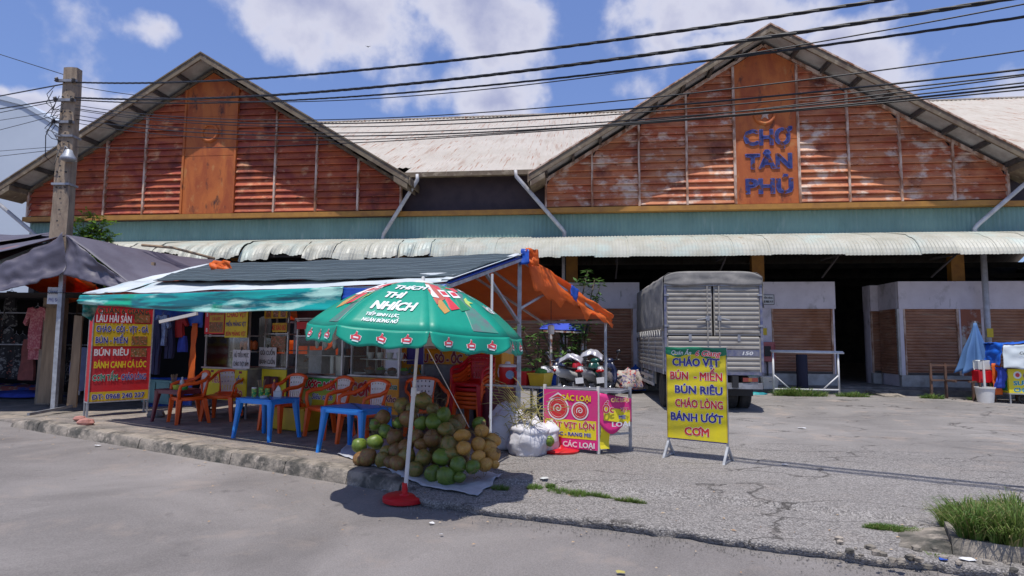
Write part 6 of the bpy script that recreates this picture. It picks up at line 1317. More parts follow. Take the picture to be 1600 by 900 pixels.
for a, b in ((.05, Wt / 2 - .02), (Wt / 2 + .02, Wt - .05)):
    dr = obj('rear_door', MB().box(a, b, .03, .06, 1.62, zd), m_lside, tk); obj('ribbed_skin', corr(a + .02, b - .02, 1.66, zd - .03, .098, .022, 'x', .028), m_lside, dr)
    x = b - .10 if a < 1 else a + .10
    obj('lock_bar', MB().tube([(x, -.02, 1.5), (x, -.02, zd)], .014, 8), m_lside, dr); obj('lock_handle', MB().tube([(x, -.03, 1.98), (x + (-.22 if a < 1 else .22), -.035, 1.94)], .012, 6).box(x - .04, x + .04, -.035, .0, 1.93, 2.03), m_steel, dr)
    for z in (1.8, 2.45): 
        xx = a + .0 if a < 1 else b; obj('hinge', MB().box(xx - .05, xx + .05, -.01, .03, z, z + .04), m_steel, dr)
tg = obj('tailgate', MB().box(.05, Wt - .05, .03, .06, .86, 1.58), m_lside, tk); obj('ribbed_skin', corr(.08, Wt - .08, .90, 1.18, .098, .022, 'x', .028), m_lside, tg); obj('ribbed_skin', corr(.08, Wt - .08, 1.33, 1.56, .098, .022, 'x', .028), m_lside, tg); obj('blue_stripe', MB().box(.08, Wt - .08, .012, .03, 1.19, 1.32), m_lblue, tg); obj('latch', MB().box(.5, .56, -.0, .03, 1.5, 1.64).box(1.5, 1.56, -.0, .03, 1.5, 1.64), m_steel, tg); letter(tg, '150', Wt - .32, 1.255, .075, .22, i_whi, .010, .02, .2)
for x in (0, Wt - .05): obj('corner_post', MB().box(x, x + .05, .0, .08, zf, zd), m_lblue, tk)
obj('header', MB().box(0, Wt, .0, .08, zd, zd + .08), m_steel, tk); obj('sill', MB().box(0, Wt, .0, .1, zf, zf + .06), m_lblue, tk)
sl_ = obj('side_wall', MB().box(-.0, .03, .09, Lt, zf + .1, 1.75), m_lside, tk)
for a, b in ((.1, 2.15), (2.2, Lt)): obj('drop_side', corr(a, b, .92, 1.62, .1, .02, 'y', -.002), m_lside, sl_)
obj('side_wall', MB().box(Wt - .03, Wt, .09, Lt, zf + .1, zd), m_lside, tk); obj('front_wall', MB().box(.03, Wt - .03, Lt - .04, Lt, zf + .1, zd), m_lside, tk)
for y in (.1, 1.15, 2.17, 3.2, Lt - .06): obj('side_post', MB().box(-.025, -.003, y, y + .05, zf, 2.6), m_steel, sl_)
def cv(u, v):   # canvas over hoops: v round the section, u along
    y = .0 + Lt * u; sec = [(-.02, 1.72), (-.035, 2.2), (-.03, 2.70), (-.01, 2.86), (.10, 2.94), (.5, 2.955), (Wt / 2, 2.96), (Wt - .5, 2.955), (Wt - .10, 2.94), (Wt + .01, 2.86), (Wt + .03, 2.70), (Wt + .035, 2.2)]
    f = v * (len(sec) - 1); i = min(int(f), len(sec) - 2); k = f - i; x = sec[i][0] * (1 - k) + sec[i + 1][0] * k; z = sec[i][1] * (1 - k) + sec[i + 1][1] * k
    w_ = .022 * noise.noise(Vector((y * 2.2, v * 14, 1))) - .015 * abs(math.sin(y * PI / 1.05)) * (z > 2.7)
    return Vector((x + w_ * (1 if x < Wt / 2 else -1) * (z < 2.9), y, z + w_ + (.02 * noise.noise(Vector((y * 9, 0, 0))) if v < .02 else 0)))
cvs = thick(obj('canvas_cover', MB().grid(cv, 50, 44), m_ltarp, tk, True), .006)
thick(obj('canvas_flap', MB().grid(lambda u, v: Vector((.0 + Wt * u, -.02 - .015 * noise.noise(Vector((u * 6, v * 3, 0))), 2.72 - .03 * math.sin(u * 9) * v + (.25 - .12 * (2 * abs(u - .5)) ** 7) * (1 - v) - .06 * v * (1 - 1.6 * abs(u - .5)) + .0)), 30, 8), m_ltarp, cvs, True), .006)
for k in range(12): y = .2 + k * .35; obj('lashing_rope', MB().tube([(-.05, y, 1.74), (-.05, y + .1, 1.6), (-.05, y + .2, 1.74)], .007, 5), p_wh, cvs)
obj('chassis', MB().box(.55, .67, -.1, 6.0, .55, .78).box(Wt - .67, Wt - .55, -.1, 6.0, .55, .78), m_black, tk)
obj('bumper', MB().box(.05, Wt - .05, -.04, .04, .52, .64), m_steel, tk); [obj('mud_flap', MB().box(a_, a_ + .52, .45, .47, .34, .62), m_black, tk) for a_ in (.1, Wt - .62)]
for x, m_ in ((.1, i_red), (Wt - .45, i_red)): tl = obj('tail_light', MB().box(x, x + .30, -.055, -.04, .67, .75), mat('dusty_red_lens', (.22, .04, .03), rough=.5), tk); obj('indicator', MB().box(x + .11, x + .18, -.06, -.055, .675, .745), mat('dusty_amber_lens', (.3, .13, .04), rough=.5), tl)
obj('number_plate', MB().box(Wt / 2 - .17, Wt / 2 + .17, -.05, -.04, .66, .76), m_paper, tk)
def wheel(x, y, r_=.40, w_=.24, n='wheel'):
    M = Matrix.Translation((x, y, r_)) @ Matrix.Rotation(PI / 2, 4, 'Y'); h = w_ / 2
    o = obj(n, MB().lathe([(r_ * .58, -h), (r_ * .92, -h), (r_, -h * .7), (r_, h * .7), (r_ * .92, h), (r_ * .58, h)], 24, M=M), m_tyre, tk, 30); obj('rim', MB().lathe([(r_ * .56, -h * .8), (r_ * .35, -h * .3), (r_ * .15, -h * .55), (.02, -h * .6), (.02, h * .6), (r_ * .3, h * .4), (r_ * .56, h * .8)], 18, M=M), m_galv, o, 30)
for x in (.2, .48, Wt - .48, Wt - .2): wheel(x, .98)
wheel(.24, 4.95); wheel(Wt - .24, 4.95)
obj('wheel_arch', MB().box(.05, .62, .5, 1.5, .84, .88).box(.05, .62, 1.48, 1.5, .4, .86), m_black, tk); obj('side_guard', MB().box(.0, .04, 1.7, 4.1, .45, .52).box(.0, .04, 1.7, 4.1, .62, .69).box(.02, .05, 1.8, 1.86, .45, .8).box(.02, .05, 3.9, 3.96, .45, .8), m_galv, tk); obj('tool_box', MB().cbox((.25, 3.3, .58), (.4, .8, .34), 0, .02), p_wh, tk)
cab = obj('cab', MB().loft([[Vector((x, y, z)) for y, z in ((4.42, .6), (4.42, 2.3), (4.7, 2.42), (5.6, 2.38), (6.05, 1.6), (6.15, 1.3), (6.15, .55))] for x in (.08, Wt - .08)]), mat('white_cab_paint', (.5, .5, .5), (.42, .42, .42), .4, scale=3), tk); obj('side_window', MB().box(.07, .079, 4.75, 5.6, 1.5, 2.15), m_black, cab); obj('windscreen', MB().add([(.2, 5.64, 2.3), (Wt - .2, 5.64, 2.3), (Wt - .2, 6.06, 1.62), (.2, 6.06, 1.62)], [(0, 1, 2, 3)]), m_black, cab)
mi = obj('wing_mirror', MB().cbox((-.28, 5.6, 1.95), (.2, .06, .36), 0, .04), m_lblue, tk); obj('mirror_glass', MB().box(-.36, -.2, 5.56, 5.568, 1.8, 2.1), m_tray, mi); obj('mirror_arm', MB().tube([(.05, 5.65, 2.1), (-.2, 5.62, 2.05)], .015, 6).tube([(.05, 5.65, 1.6), (-.28, 5.62, 1.72), (-.28, 5.62, 1.8)], .015, 6), m_black, mi)
# ------------------------------------------------------------------ motorbikes
m_chr = mat('chrome', (.6, .6, .6), rough=.2, metal=1); m_bkp = mat('glossy_black_paint', (.02, .02, .025), rough=.25, coat=.5); m_seat = mat('black_seat', (.025, .025, .028), rough=.6); m_lens = mat('red_lens', (.4, .01, .01), rough=.2)
def motorbike(label, pos, rz, paint, side, cover=None, lean=R(-7)):
    """built pointing along +Y, so the tail faces the camera"""
    t = thing('motorbike', label, 'motorbike', pos, rz, 'motorbikes parked behind the snail counter'); t.rotation_euler = (0, lean, rz)
    for y, nm in ((-.6, 'rear_wheel'), (.62, 'front_wheel')):
        M = Matrix.Translation((0, y, .29)) @ Matrix.Rotation(PI / 2, 4, 'Y')
        o = obj(nm, MB().ring((0, 0, 0), .235, .05, 24, 8, M), m_tyre, t, True); sp_ = MB().lathe([(.03, -.05), (.03, .05)], 8, M=M)
        for k in range(10): a = k * PI / 5; sp_.tube([M @ Vector((0, 0, 0)), M @ Vector((.2 * math.cos(a), .2 * math.sin(a), 0))], .005, 4)
        obj('rim', sp_.ring((0, 0, 0), .195, .012, 24, 5, M), m_chr, o)
    obj('rear_mudguard', MB().grid(lambda u, v: Vector(((v - .5) * .13, -.6 - .30 * math.cos(R(70) - R(115) * (u - .0)) * 1.0, .29 + .32 * math.sin(R(20) + R(95) * u))), 10, 3), side, t, True)
    obj('tail_body', MB().loft([[Vector((x * w_, y, z + zz)) for x, zz in ((-1, 0), (-.8, .11), (.8, .11), (1, 0), (.5, -.13), (-.5, -.13))] for y, w_, z in ((-.86, .05, .76), (-.7, .11, .72), (-.3, .14, .66), (.05, .13, .56), (.25, .10, .48))]), side, t, True)
    obj('seat', MB().loft([[Vector((x * w_, y, z + zz)) for x, zz in ((-1, 0), (-.8, .06), (0, .075), (.8, .06), (1, 0))] for y, w_, z in ((-.76, .08, .82), (-.5, .13, .79), (-.15, .13, .745), (.15, .10, .73), (.22, .07, .70))]), m_seat, t, True)
    obj('grab_rail', MB().tube([(-.11, -.4, .78), (-.13, -.7, .83), (0, -.84, .85), (.13, -.7, .83), (.11, -.4, .78)], .012, 6), m_chr, t, True)
    tl = obj('tail_light', MB().blob((0, -.88, .76), (.11, .05, .045), 10), m_lens, t, True)
    pl = obj('number_plate', MB().box(-.10, .10, -.93, -.922, .47, .61), m_paper, t); letter(pl, '59-X1', 0, .575, .035, .13, m_black, -.9235, .02); letter(pl, '274.06', 0, .51, .04, .16, m_black, -.9235, .02)
    obj('plate_bracket', MB().box(-.04, .04, -.92, -.78, .5, .74).box(-.06, .06, -.9, -.885, .36, .48), m_bkp, t)
    obj('leg_shield', MB().loft([[Vector((x * w_, y + abs(x) * -.06, z)) for x in (-1, -.5, 0, .5, 1)] + [Vector((x * w_ * .85, y + .07 + abs(x) * -.06, z)) for x in (1, .5, 0, -.5, -1)] for y, w_, z in ((.12, .12, .3), (.28, .21, .5), (.36, .2, .75), (.33, .12, .93))]), paint, t, True)
    obj('engine', MB().cbox((0, 0, .34), (.2, .34, .2), 0, .03), m_steel, t, 30); obj('exhaust', MB().tube([(.1, .1, .28), (.16, -.2, .26), (.17, -.75, .34)], [.02, .035, .045], 8), m_chr, t, True)
    obj('fork', MB().bar((-.07, .6, .3), (-.06, .40, .85), .035).bar((.07, .6, .3), (.06, .40, .85), .035), m_chr, t)
    obj('front_mudguard', MB().grid(lambda u, v: Vector(((v - .5) * .12, .62 + .29 * math.cos(R(160) - R(130) * u), .29 + .29 * math.sin(R(160) - R(130) * u))), 10, 2), side, t, True)
    hb = obj('handlebar', MB().tube([(-.34, .28, .98), (-.2, .36, 1.0), (0, .38, .95), (.2, .36, 1.0), (.34, .28, .98)], .015, 8), m_bkp, t, True); obj('instrument_cowl', MB().blob((0, .42, .97), (.15, .10, .09), 10), paint, hb, True)
    for s_ in (-1, 1): mr_ = obj('mirror', MB().blob((s_ * .3, .33, 1.2), (.07, .018, .045), 10), m_bkp, t, True); obj('mirror_stalk', MB().tube([(s_ * .2, .36, 1.0), (s_ * .26, .34, 1.1), (s_ * .3, .335, 1.18)], .006, 5), m_chr, mr_)
    obj('stand', MB().bar((-.08, 0, .3), (-.2, -.1, .02), .02), m_steel, t); obj('foot_rest', MB().box(-.24, .24, -.03, .0, .27, .29), m_bkp, t)
    return t
pp_ = {k: mat(k, c, rough=.3, coat=.5) for k, c in (('black_blue_paint', (.015, .02, .06)), ('cherry_paint', (.35, .01, .02)), ('dark_green_paint', (.01, .07, .06)), ('silver_paint', (.4, .4, .42)), ('white_paint', (.6, .6, .6)))}
mk = [(872, 'black_blue_paint', 'white_paint', 'black motorbike with white tail and number plate, leftmost of the parked row', -24), (899, 'cherry_paint', 'white_paint', 'dark red motorbike with white mudguard, second from the left', -38), (928, 'dark_green_paint', 'silver_paint', 'dark green motorbike with white plate, third from the left', -26), (954, 'black_blue_paint', 'silver_paint', 'black motorbike next to the cloth heap, rightmost of the row', -20)]
for i, (px, p1, p2, lb, rz) in enumerate(mk): p = atY(px, 600, 15.6 + .25 * (i % 2)); motorbike(lb, (p.x, p.y, .05), R(rz), pp_[p1], pp_[p2], lean=R((-6, -8, -6, -7)[i]))
for (px, py, Y, lb) in ((893, 562, 15.3, 'silver grey sun sheet thrown over the handlebar of the dark red motorbike'), (925, 556, 15.6, 'silver grey sun sheet over the seat of the dark green motorbike')):
    p = atY(px, py, Y); thick(solid('sun_sheet', MB().grid(lambda u, v: Vector((-.3 + .6 * u, .35 * (v - .5) + .04 * noise.noise(Vector((u * 5, v * 5, px))), .16 * math.sin(PI * u) - .12 * (2 * v - 1) ** 2 + .06 * noise.noise(Vector((u * 4, v * 4, px * 2))))), 16, 10), mat('silver_sheet', (.5, .5, .54), (.38, .36, .4), .35, metal=.3, scale=4) if px == 893 else bpy.data.materials['silver_sheet'], lb, 'sheet', p, None, True, R(-20)), .003)
heap('cloth_heap', 'heap of white and patterned clothes right of the motorbikes', 'cloth heap', Vector(atY(982, 600, 16.6)[:2] + (.35,) if False else (atY(982, 600, 16.6).x, 16.6, .30)), (.45, .5), mat('mixed_white_cloth', (.50, .46, .42), (.33, .27, .25), .9, scale=5, spots=[((.4, .05, .05), 7, .56, .6, (1, 1, 1)), ((.08, .07, .2), 9, .54, .58, (1, 1, 1)), ((.1, .09, .08), 5, .6, .64, (1, 1, 1))], bump=.4, bscale=9), 14, .5)
for i, (px, py, lb) in enumerate(((973, 600, 'front left'), (985, 598, 'front right'), (978, 588, 'upper'))):
    b = thing('water_jug', 'blue plastic water jug, %s one of the jugs beside the truck' % lb, 'water jug', (atY(px + 14, py, 17.6).x, 17.3 + .2 * (i == 2), .05 + .42 * (i == 2)), 0, 'blue water jugs'); obj('jug', MB().lathe([(.12, 0), (.135, .03), (.135, .12), (.125, .14), (.135, .16), (.135, .3), (.06, .36), (.03, .38), (.03, .42)], 16), mat('blue_jug_plastic', (.02, .12, .5), rough=.3) if i == 0 else bpy.data.materials['blue_jug_plastic'], b, 40)
# little blue roofed booth behind the motorbikes
bt2 = thing('blue_booth', 'small booth frame with a bright blue pitched cloth roof on rusty posts', 'booth', (1.1, 15.2, .05))
Bp = lambda px, py, Y: atY(px, py, Y) - Vector((1.1, 15.2, .05))
q = MB(); v_ = [Bp(843, 514, 16.2), Bp(916, 517, 16.3), Bp(882, 502, 16.7), Bp(850, 506, 17.2), Bp(921, 508, 17.3)]; q.add(v_, [(0, 1, 2), (1, 4, 2), (4, 3, 2), (3, 0, 2)]); thick(obj('roof', q, mat('bright_blue_cloth', (.05, .10, .62), (.04, .08, .5), .6, scale=3, trans=.15), bt2), .01)
m_rpost = mat('rusty_white_post', (.55, .5, .46), (.25, .09, .05), .8, scale=6, lo=.5, hi=.58)
for (px, Y) in ((861, 16.2), (910, 16.3)): a = Bp(px, 518, Y); obj('post', MB().bar((a.x, a.y, 0), (a.x, a.y, a.z), .06), m_rpost, bt2)
for (px, Y) in ((858, 17.1), (915, 17.2)): a = Bp(px, 512, Y); obj('post', MB().bar((a.x, a.y, 0), (a.x, a.y, a.z), .05), m_rpost, bt2)
obj('rail', MB().bar(v_[0] - Vector((-.1, 0, .05)), v_[1] - Vector((.1, 0, .05)), .04), m_rpost, bt2)

# ------------------------------------------------------------------ plants
def FU(px, py, v):
    n_ = Vector((math.sin(YAW), math.cos(YAW), 0)); q0 = LW(0, v, 0); r = ray(px, py); q = n_.dot(q0) / n_.dot(r); p = r * q; d_ = p - q0; return d_.x * math.cos(YAW) - d_.y * math.sin(YAW)
def LG(px, py, v): u = FU(px, py, v); return LW(u, v, .047 + RISE(u, v))
def leafmat(name, a, b): return mat(name, a, b, .5, scale=3, lo=.35, hi=.65, coord='World', trans=.3)
m_lf1 = leafmat('pale_green_leaf', (.28, .44, .04), (.18, .34, .03)); m_lf2 = leafmat('dark_glossy_leaf', (.07, .16, .03), (.14, .26, .06)); m_bark = mat('thin_bark', (.14, .10, .07), (.08, .06, .04), .9, scale=10)
def tree(label, cat, pos, tips, leaf, m_, n_leaf, seed, lsz=.07, compound=True, trunk_r=.035, base=None):
    t = thing('small_tree', label, cat, pos); rr2 = random.Random(seed); tr = MB(); base = base or Vector((0, 0, 0)); lf = MB()
    for tip in tips:
        tip = Vector(tip); mid = base.lerp(tip, .5) + Vector((rr2.gauss(0, .08), rr2.gauss(0, .08), .12)); tr.tube([base, mid, tip], [trunk_r, trunk_r * .6, .008], 6)
        for k in range(n_leaf):
            f = rr2.uniform(.45, 1.05); p = (mid.lerp(tip, (f - .4) / .6)) ; d = Vector((rr2.gauss(0, 1), rr2.gauss(0, 1), rr2.gauss(.15, .6))).normalized(); L_ = rr2.uniform(.15, .38) * leaf
            end = p + d * L_ + Vector((0, 0, -.05)); tr.tube([p, end], [.004, .002], 4, cap=False)
            side = d.cross(Vector((0, 0, 1))).normalized(); nrm = Vector((0, 0, 1)) + d * .3
            for j in range(7 if compound else 3):
                g = p.lerp(end, .25 + .75 * j / 6 if compound else rr2.random())
                for s_ in (-1, 1):
                    dd = (side * s_ + d * .6 + Vector((rr2.gauss(0, .15), rr2.gauss(0, .15), rr2.gauss(-.1, .25)))).normalized(); l_ = lsz * rr2.uniform(.7, 1.3); ww = dd.cross(nrm).normalized() * l_ * .22
                    lf.add([g, g + dd * l_ * .5 + ww, g + dd * l_, g + dd * l_ * .5 - ww], [(0, 1, 2, 3)])
    obj('trunk', tr, m_bark, t, True); c = obj('crown', lf, m_, t); c['kind'] = 'stuff'; return t
p = atY(128, 400, 14.6)
tree('bright green feathery shrub rising behind the utility pole above the black tarps', 'shrub', (p.x, p.y, 1.5), [(-.05, 0, 2.5), (.15, .1, 3.0), (.35, 0, 2.8), (.3, -.2, 2.35), (.05, -.1, 2.8), (.2, 0, 2.5), (.55, .1, 2.5), (.25, 0, 2.95), (.1, .1, 2.6), (.45, 0, 2.65)], 1.0, m_lf1, 34, 3, .095)
p = atY(906, 470, 16.75)
tree('dark leafy tree with sunlit tips behind the right end of the canopy', 'tree', (p.x - .2, p.y, .05), [(-.9, -.3, 1.9), (-.5, 0, 2.4), (.0, -.3, 3.0), (.35, -.6, 3.35), (.65, -.7, 2.9), (.5, -.8, 3.1), (-.2, .1, 2.0), (.2, -.2, 1.9), (-1.4, -.2, 1.8), (.5, -.6, 2.4), (.0, -.4, 1.6)], 1.1, m_lf2, 16, 5, .16, False, .06)
tree('leafy dark plant in the shade left of the blue roofed booth', 'plant', (atY(838, 560, 17.2).x, 17.2, .05), [(-.4, 0, 1.5), (.1, 0, 1.7), (.5, .1, 1.5), (.2, -.1, 1.2), (-.2, 0, 1.1)], 1.0, m_lf2, 12, 6, .12, False, .04)
m_gr = mat('grass_blade', (.07, .17, .02), (.17, .24, .05), .6, scale=4, lo=.3, hi=.7, coord='World', trans=.3); m_gr2 = mat('dry_grass_blade', (.30, .26, .11), (.16, .2, .05), .7, scale=6, coord='World', trans=.25)
def grass(name, label, cs, n, h_, seed, spread=1.0, dry=.12, kind='stuff', w_=.006):
    rr3 = random.Random(seed); q = MB(); c0 = Vector(cs[0][0])
    for i in range(n):
        c, rx, ry, ang = cs[rr3.randrange(len(cs))]; a = rr3.uniform(0, 2 * PI); r_ = math.sqrt(rr3.random()); x, y = rx * r_ * math.cos(a), ry * r_ * math.sin(a)
        p = Vector(c) + Vector((x * math.cos(ang) - y * math.sin(ang), x * math.sin(ang) + y * math.cos(ang), 0)); hh = h_ * rr3.uniform(.4, 1.1) * (1 - .45 * r_); d = Vector((rr3.gauss(0, .45) + .5 * r_ * math.cos(a), rr3.gauss(0, .45) + .5 * r_ * math.sin(a), 0)) * spread
        s_ = Vector((-math.sin(a * 3), math.cos(a * 3), 0)) * w_; q.m = 1 if rr3.random() < dry else 0; m1 = p + d * hh * .3 + Vector((0, 0, hh * .55)); m2 = p + d * hh * .75 + Vector((0, 0, hh * .9)); e_ = p + d * hh * 1.15 + Vector((0, 0, hh * rr3.uniform(.7, 1.05)))
        q.add([p - s_, p + s_, m1 + s_ * .8, m1 - s_ * .8, m2 + s_ * .5, m2 - s_ * .5, e_], [(0, 1, 2, 3), (3, 2, 4, 5), (5, 4, 6)])
    q.v = [tuple(Vector(v) - c0) for v in q.v]
    o = obj(name, q, [m_gr, m_gr2]); o.location = c0; o['kind'] = kind; return tag(o, label, 'grass')
def gk(px, py, z=.06): return G(px, py, z)
grass('grass_clump', 'large tufty green grass clump growing over the kerb at the lower right', [(gk(1512, 832), .17, .16, -.3), (gk(1555, 838), .22, .18, -.3), (gk(1600, 842), .24, .2, -.3), (gk(1580, 822), .22, .14, -.3), (G(1530, 845, .15), .12, .05, -.3), (G(1590, 852, .16), .16, .05, -.3)], 8000, .30, 1, .75, .28, 'thing', .0045)
grass('grass_strip', 'short bright green grass strip left of the big clump at the lower right', [(gk(1395, 828), .22, .05, -.25), (gk(1375, 826), .1, .06, 0), (gk(1440, 835), .2, .03, -.25), (gk(1480, 842), .2, .05, -.2)], 2600, .05, 2, 1.2, .1, 'stuff', .003)
grass('grass_patch', 'short green grass in the broken edge of the asphalt in front of the sign stand', [(gk(878, 770), .15, .08, -.5), (gk(905, 774), .10, .09, -.5), (gk(835, 764), .08, .07, -.3), (gk(935, 777), .14, .02, -.5), (gk(860, 763), .04, .04, 0), (gk(782, 765), .09, .05, -.3), (gk(985, 785), .15, .012, -.4)], 2600, .06, 3, 1.2, .1, 'stuff', .003)
grass('grass_patch', 'green weeds at the foot of the white pipe rack', [(LW(24.0, -1.35, .13), .7, .12, -YAW), (LW(23.8, -1.2, .14), .3, .2, 0)], 1500, .3, 4, 1, .15, 'stuff', .008)
grass('grass_patch', 'green weeds between the pipe rack and the concrete ramp', [(LW(25.3, -1.3, .14), .4, .1, -YAW)], 500, .2, 5, 1, .1, 'stuff', .008)
grass('grass_patch', 'small green weeds right of the concrete ramp', [(LW(27.2, -1.3, .12), .28, .09, -YAW)], 420, .2, 6, 1, .1, 'stuff', .008)
grass('grass_patch', 'green weeds left of the steel bench at the shutters', [(LW(28.3, -1.4, .09), .3, .1, -YAW)], 500, .24, 7, 1, .1, 'stuff', .008)
grass('weeds', 'low ragged weeds below the broken kerb in the lower right corner', [(G(1590, 893, 0), .2, .06, 0), (G(1560, 885, 0), .12, .05, 0), (G(1462, 878, .02), .05, .03, 0)], 900, .07, 8, 1.2, .3, 'stuff', .004)

# ------------------------------------------------------------------ things along the shutters
rk = thing('pipe_rack', 'low white welded pipe rack standing in front of the right shop unit', 'rack', LW(22.95, -1.9, .05), -YAW)
a_, b_ = LG(1209, 600, -1.0), LG(1311, 600, -1.0); rk.location = a_; rk.rotation_euler = (0, 0, math.atan2((b_ - a_).y, (b_ - a_).x)); WR = (b_ - a_).length
for x in (0, WR): obj('leg', MB().tube([(x, 0, 0), (x, 0, 1.12)], .025, 8), m_paper, rk, True)
obj('top_rail', MB().tube([(-.05, -.03, 1.12), (WR + .14, -.03, 1.10)], .022, 8).tube([(-.05, .04, 1.15), (WR + .14, .04, 1.13)], .022, 8), m_paper, rk, True); obj('bottom_rail', MB().tube([(0, 0, .14), (WR, 0, .14)], .022, 8), m_paper, rk, True)
for x, d in ((0, 1), (WR, -1)): obj('brace', MB().tube([(x, 0, .52), (x + d * .4, 0, .15)], .018, 8), m_paper, rk, True)
solid('foam_roll', MB().lathe([(.14, 0), (.145, .02), (.145, .92), (.13, .95)], 16), mat('dark_foam', (.03, .03, .055), rough=.9), 'dark upright roll standing against the shutter behind the white rack', 'roll', LW(24.45, -.2, .27), smooth=40)
for i, (px, py, m_, lb, w_) in enumerate(((1187, 596, m_galv, 'pale plastic canister left of the white rack, under the meter box', .16), (1199, 598, p_wh, 'white plastic tub beside the canister under the meter box', .24))):
    p = atY(px, py, 17.6); b = thing('container', lb, 'container', (p.x, 17.4, .27) if False else LW(23.1 + .42 * i, -.25, .27), -YAW); obj('body', MB().loft([[Vector((x * w_ * k, y * w_ * k, z)) for x, y in ((-1, -.8), (-.8, -1), (.8, -1), (1, -.8), (1, .8), (.8, 1), (-.8, 1), (-1, .8))] for z, k in ((0, .85), (.3, 1), (.32, 1.05), (.34, 1.05))]), m_, b, 30); obj('handle', MB().tube([(-w_, 0, .3), (0, -w_ * 1.1, .2), (w_, 0, .3)], .008, 6), m_steel, b)
heap('green_bag', 'green plastic bag on top of the canister below the meter box', 'bag', LW(23.1, -.25, .6), (.2, .15), mat('green_plastic_bag', (.03, .3, .12), (.02, .2, .08), .35, scale=5), 20, .12)
heap('teal_netting', 'crumpled teal netting on the ground left of the white rack', 'netting', LW(23.0, -1.1, .15), (.28, .14), mat('teal_netting_cloth', (.03, .35, .35), (.02, .2, .25), .5, scale=8), 21, .08)
# steel bench frame
bh = thing('steel_bench', 'long rusty steel bench frame in front of the right shutters', 'bench', LW(FU(1455, 600, -1.1), -1.1, .09), -YAW); m_rsteel = mat('rusty_dark_steel', (.09, .06, .05), (.16, .08, .05), .8, scale=6)
for x, y, h_ in ((0, 0, .95), (.35, 0, .95), (2.0, 0, .95), (.7, -.5, .52), (2.4, -.5, .52), (2.4, .0, .52)): obj('leg', MB().box(x - .025, x + .025, y - .025, y + .025, 0, h_), m_rsteel, bh)
obj('seat', MB().box(-.02, 2.5, -.05, .02, .50, .54).box(.6, 2.5, -.53, -.47, .50, .54).box(.3, .34, -.5, 0, .5, .54).box(1.2, 1.24, -.5, 0, .5, .54).box(2.1, 2.14, -.5, 0, .5, .54), m_rsteel, bh); obj('back_rail', MB().box(0, 2.0, -.02, .02, .88, .92), m_rsteel, bh); obj('plank', MB().box(.9, 2.3, -.45, -.1, .542, .56), m_wood, bh)
for i in range(4):
    s_ = thing('slipper', ('worn grey slipper, leftmost under the steel bench', 'worn grey slipper, second from the left under the bench', 'worn dark slipper leaning on the others under the bench', 'worn pale slipper, rightmost under the steel bench')[i], 'slipper', LW(FU(1487, 618, -1.5) + .16 * i, -1.5 + .1 * (i % 2), .1), R(40 + 35 * i), 'slippers under the bench'); obj('sole', MB().prism([(.13 * math.cos(a) * (1.0 if math.cos(a) > 0 else .9), .05 * math.sin(a)) for a in [2 * PI * k / 14 for k in range(14)]], -.0, .025, Matrix.Rotation(PI / 2, 4, 'X')), m_steel if i != 3 else m_plinth, s_); obj('strap', MB().tube([(.0, -.045, .02), (.05, 0, .06), (.0, .045, .02)], .008, 5), m_black, s_)
# bucket umbrella stand and closed umbrella
bk = thing('white_bucket', 'white plastic bucket holding the stub of a pole by the food cart at the right', 'bucket', LG(1539, 610, -1.9)); obj('bucket_body', MB().lathe([(.165, 0), (.2, .34), (.215, .34), (.215, .37), (.19, .37), (.15, .02)], 22), p_wh, bk, 40); obj('cement', MB().lathe([(.18, .3), (.02, .31)], 16), m_conc, bk); obj('pole', MB().tube([(0, 0, .3), (-.0, 0, 1.0)], .026, 10), p_wh, bk, 40)
cu_ = thing('closed_umbrella', 'closed faded blue umbrella standing folded beside the right drain pipe', 'umbrella', LG(1529, 600, -1.35))
def fold(u, v):
    a = 2 * PI * u; r_ = (.03 + .34 * v ** 1.1) * (1 + .30 * math.cos(a * 7) * min(1, v * 2)) * (1 - .1 * noise.noise(Vector((math.cos(a), math.sin(a), v * 3)))); return Vector((r_ * math.cos(a) * 1.15, r_ * math.sin(a) * .7, 1.93 - 1.22 * v - .05 * math.cos(a * 7) * v))
thick(obj('folded_cloth', MB().grid(fold, 84, 14), mat('faded_blue_cloth', (.07, .16, .34), (.05, .12, .27), .8, scale=2, stretch=(1, 1, .4)), cu_, True), .004); obj('pole', MB().tube([(0, 0, 0), (0, 0, 1.98)], .02, 8), m_galv, cu_); 
# food cart at the right edge
m_btar2 = mat('bright_blue_tarp', (.015, .13, .62), (.01, .08, .42), .4, scale=3, bump=.4, bscale=8)
P0 = LG(1577, 610, -2.0); fc = thing('covered_cart', 'yellow food cart covered with blue tarp and white sheet at the right edge', 'food cart', P0, -YAW)
obj('base', MB().box(0, 1.5, 0, .7, .25, .82), i_yel, fc); obj('rim', MB().box(-.02, 1.52, -.02, .72, .22, .25), m_al, fc); obj('side_sign', MB().box(-.006, -.001, .05, .6, .3, .8), i_grn, fc)
for x, y in ((.03, .03), (.03, .6), (1.45, .03)): obj('leg', MB().box(x - .015, x + .015, y - .015, y + .015, 0, .22), m_al, fc)
M = Matrix.Translation((.35, .1, .12)) @ Matrix.Rotation(PI / 2, 4, 'X'); obj('wheel', MB().ring((0, 0, 0), .09, .03, 18, 6, M).lathe([(.06, -.02), (.06, .02)], 10, M=M), m_tyre, fc, True)
obj('logo', disc(.2, .68, .09, -.003), i_whi, fc); obj('logo_print', disc(.2, .68, .05, -.005), m_logo, fc); letter(fc, '6 GIANG', .80, .69, .16, .95, mat('print_purple', (.10, .02, .32), rough=.5), -.003, .05)
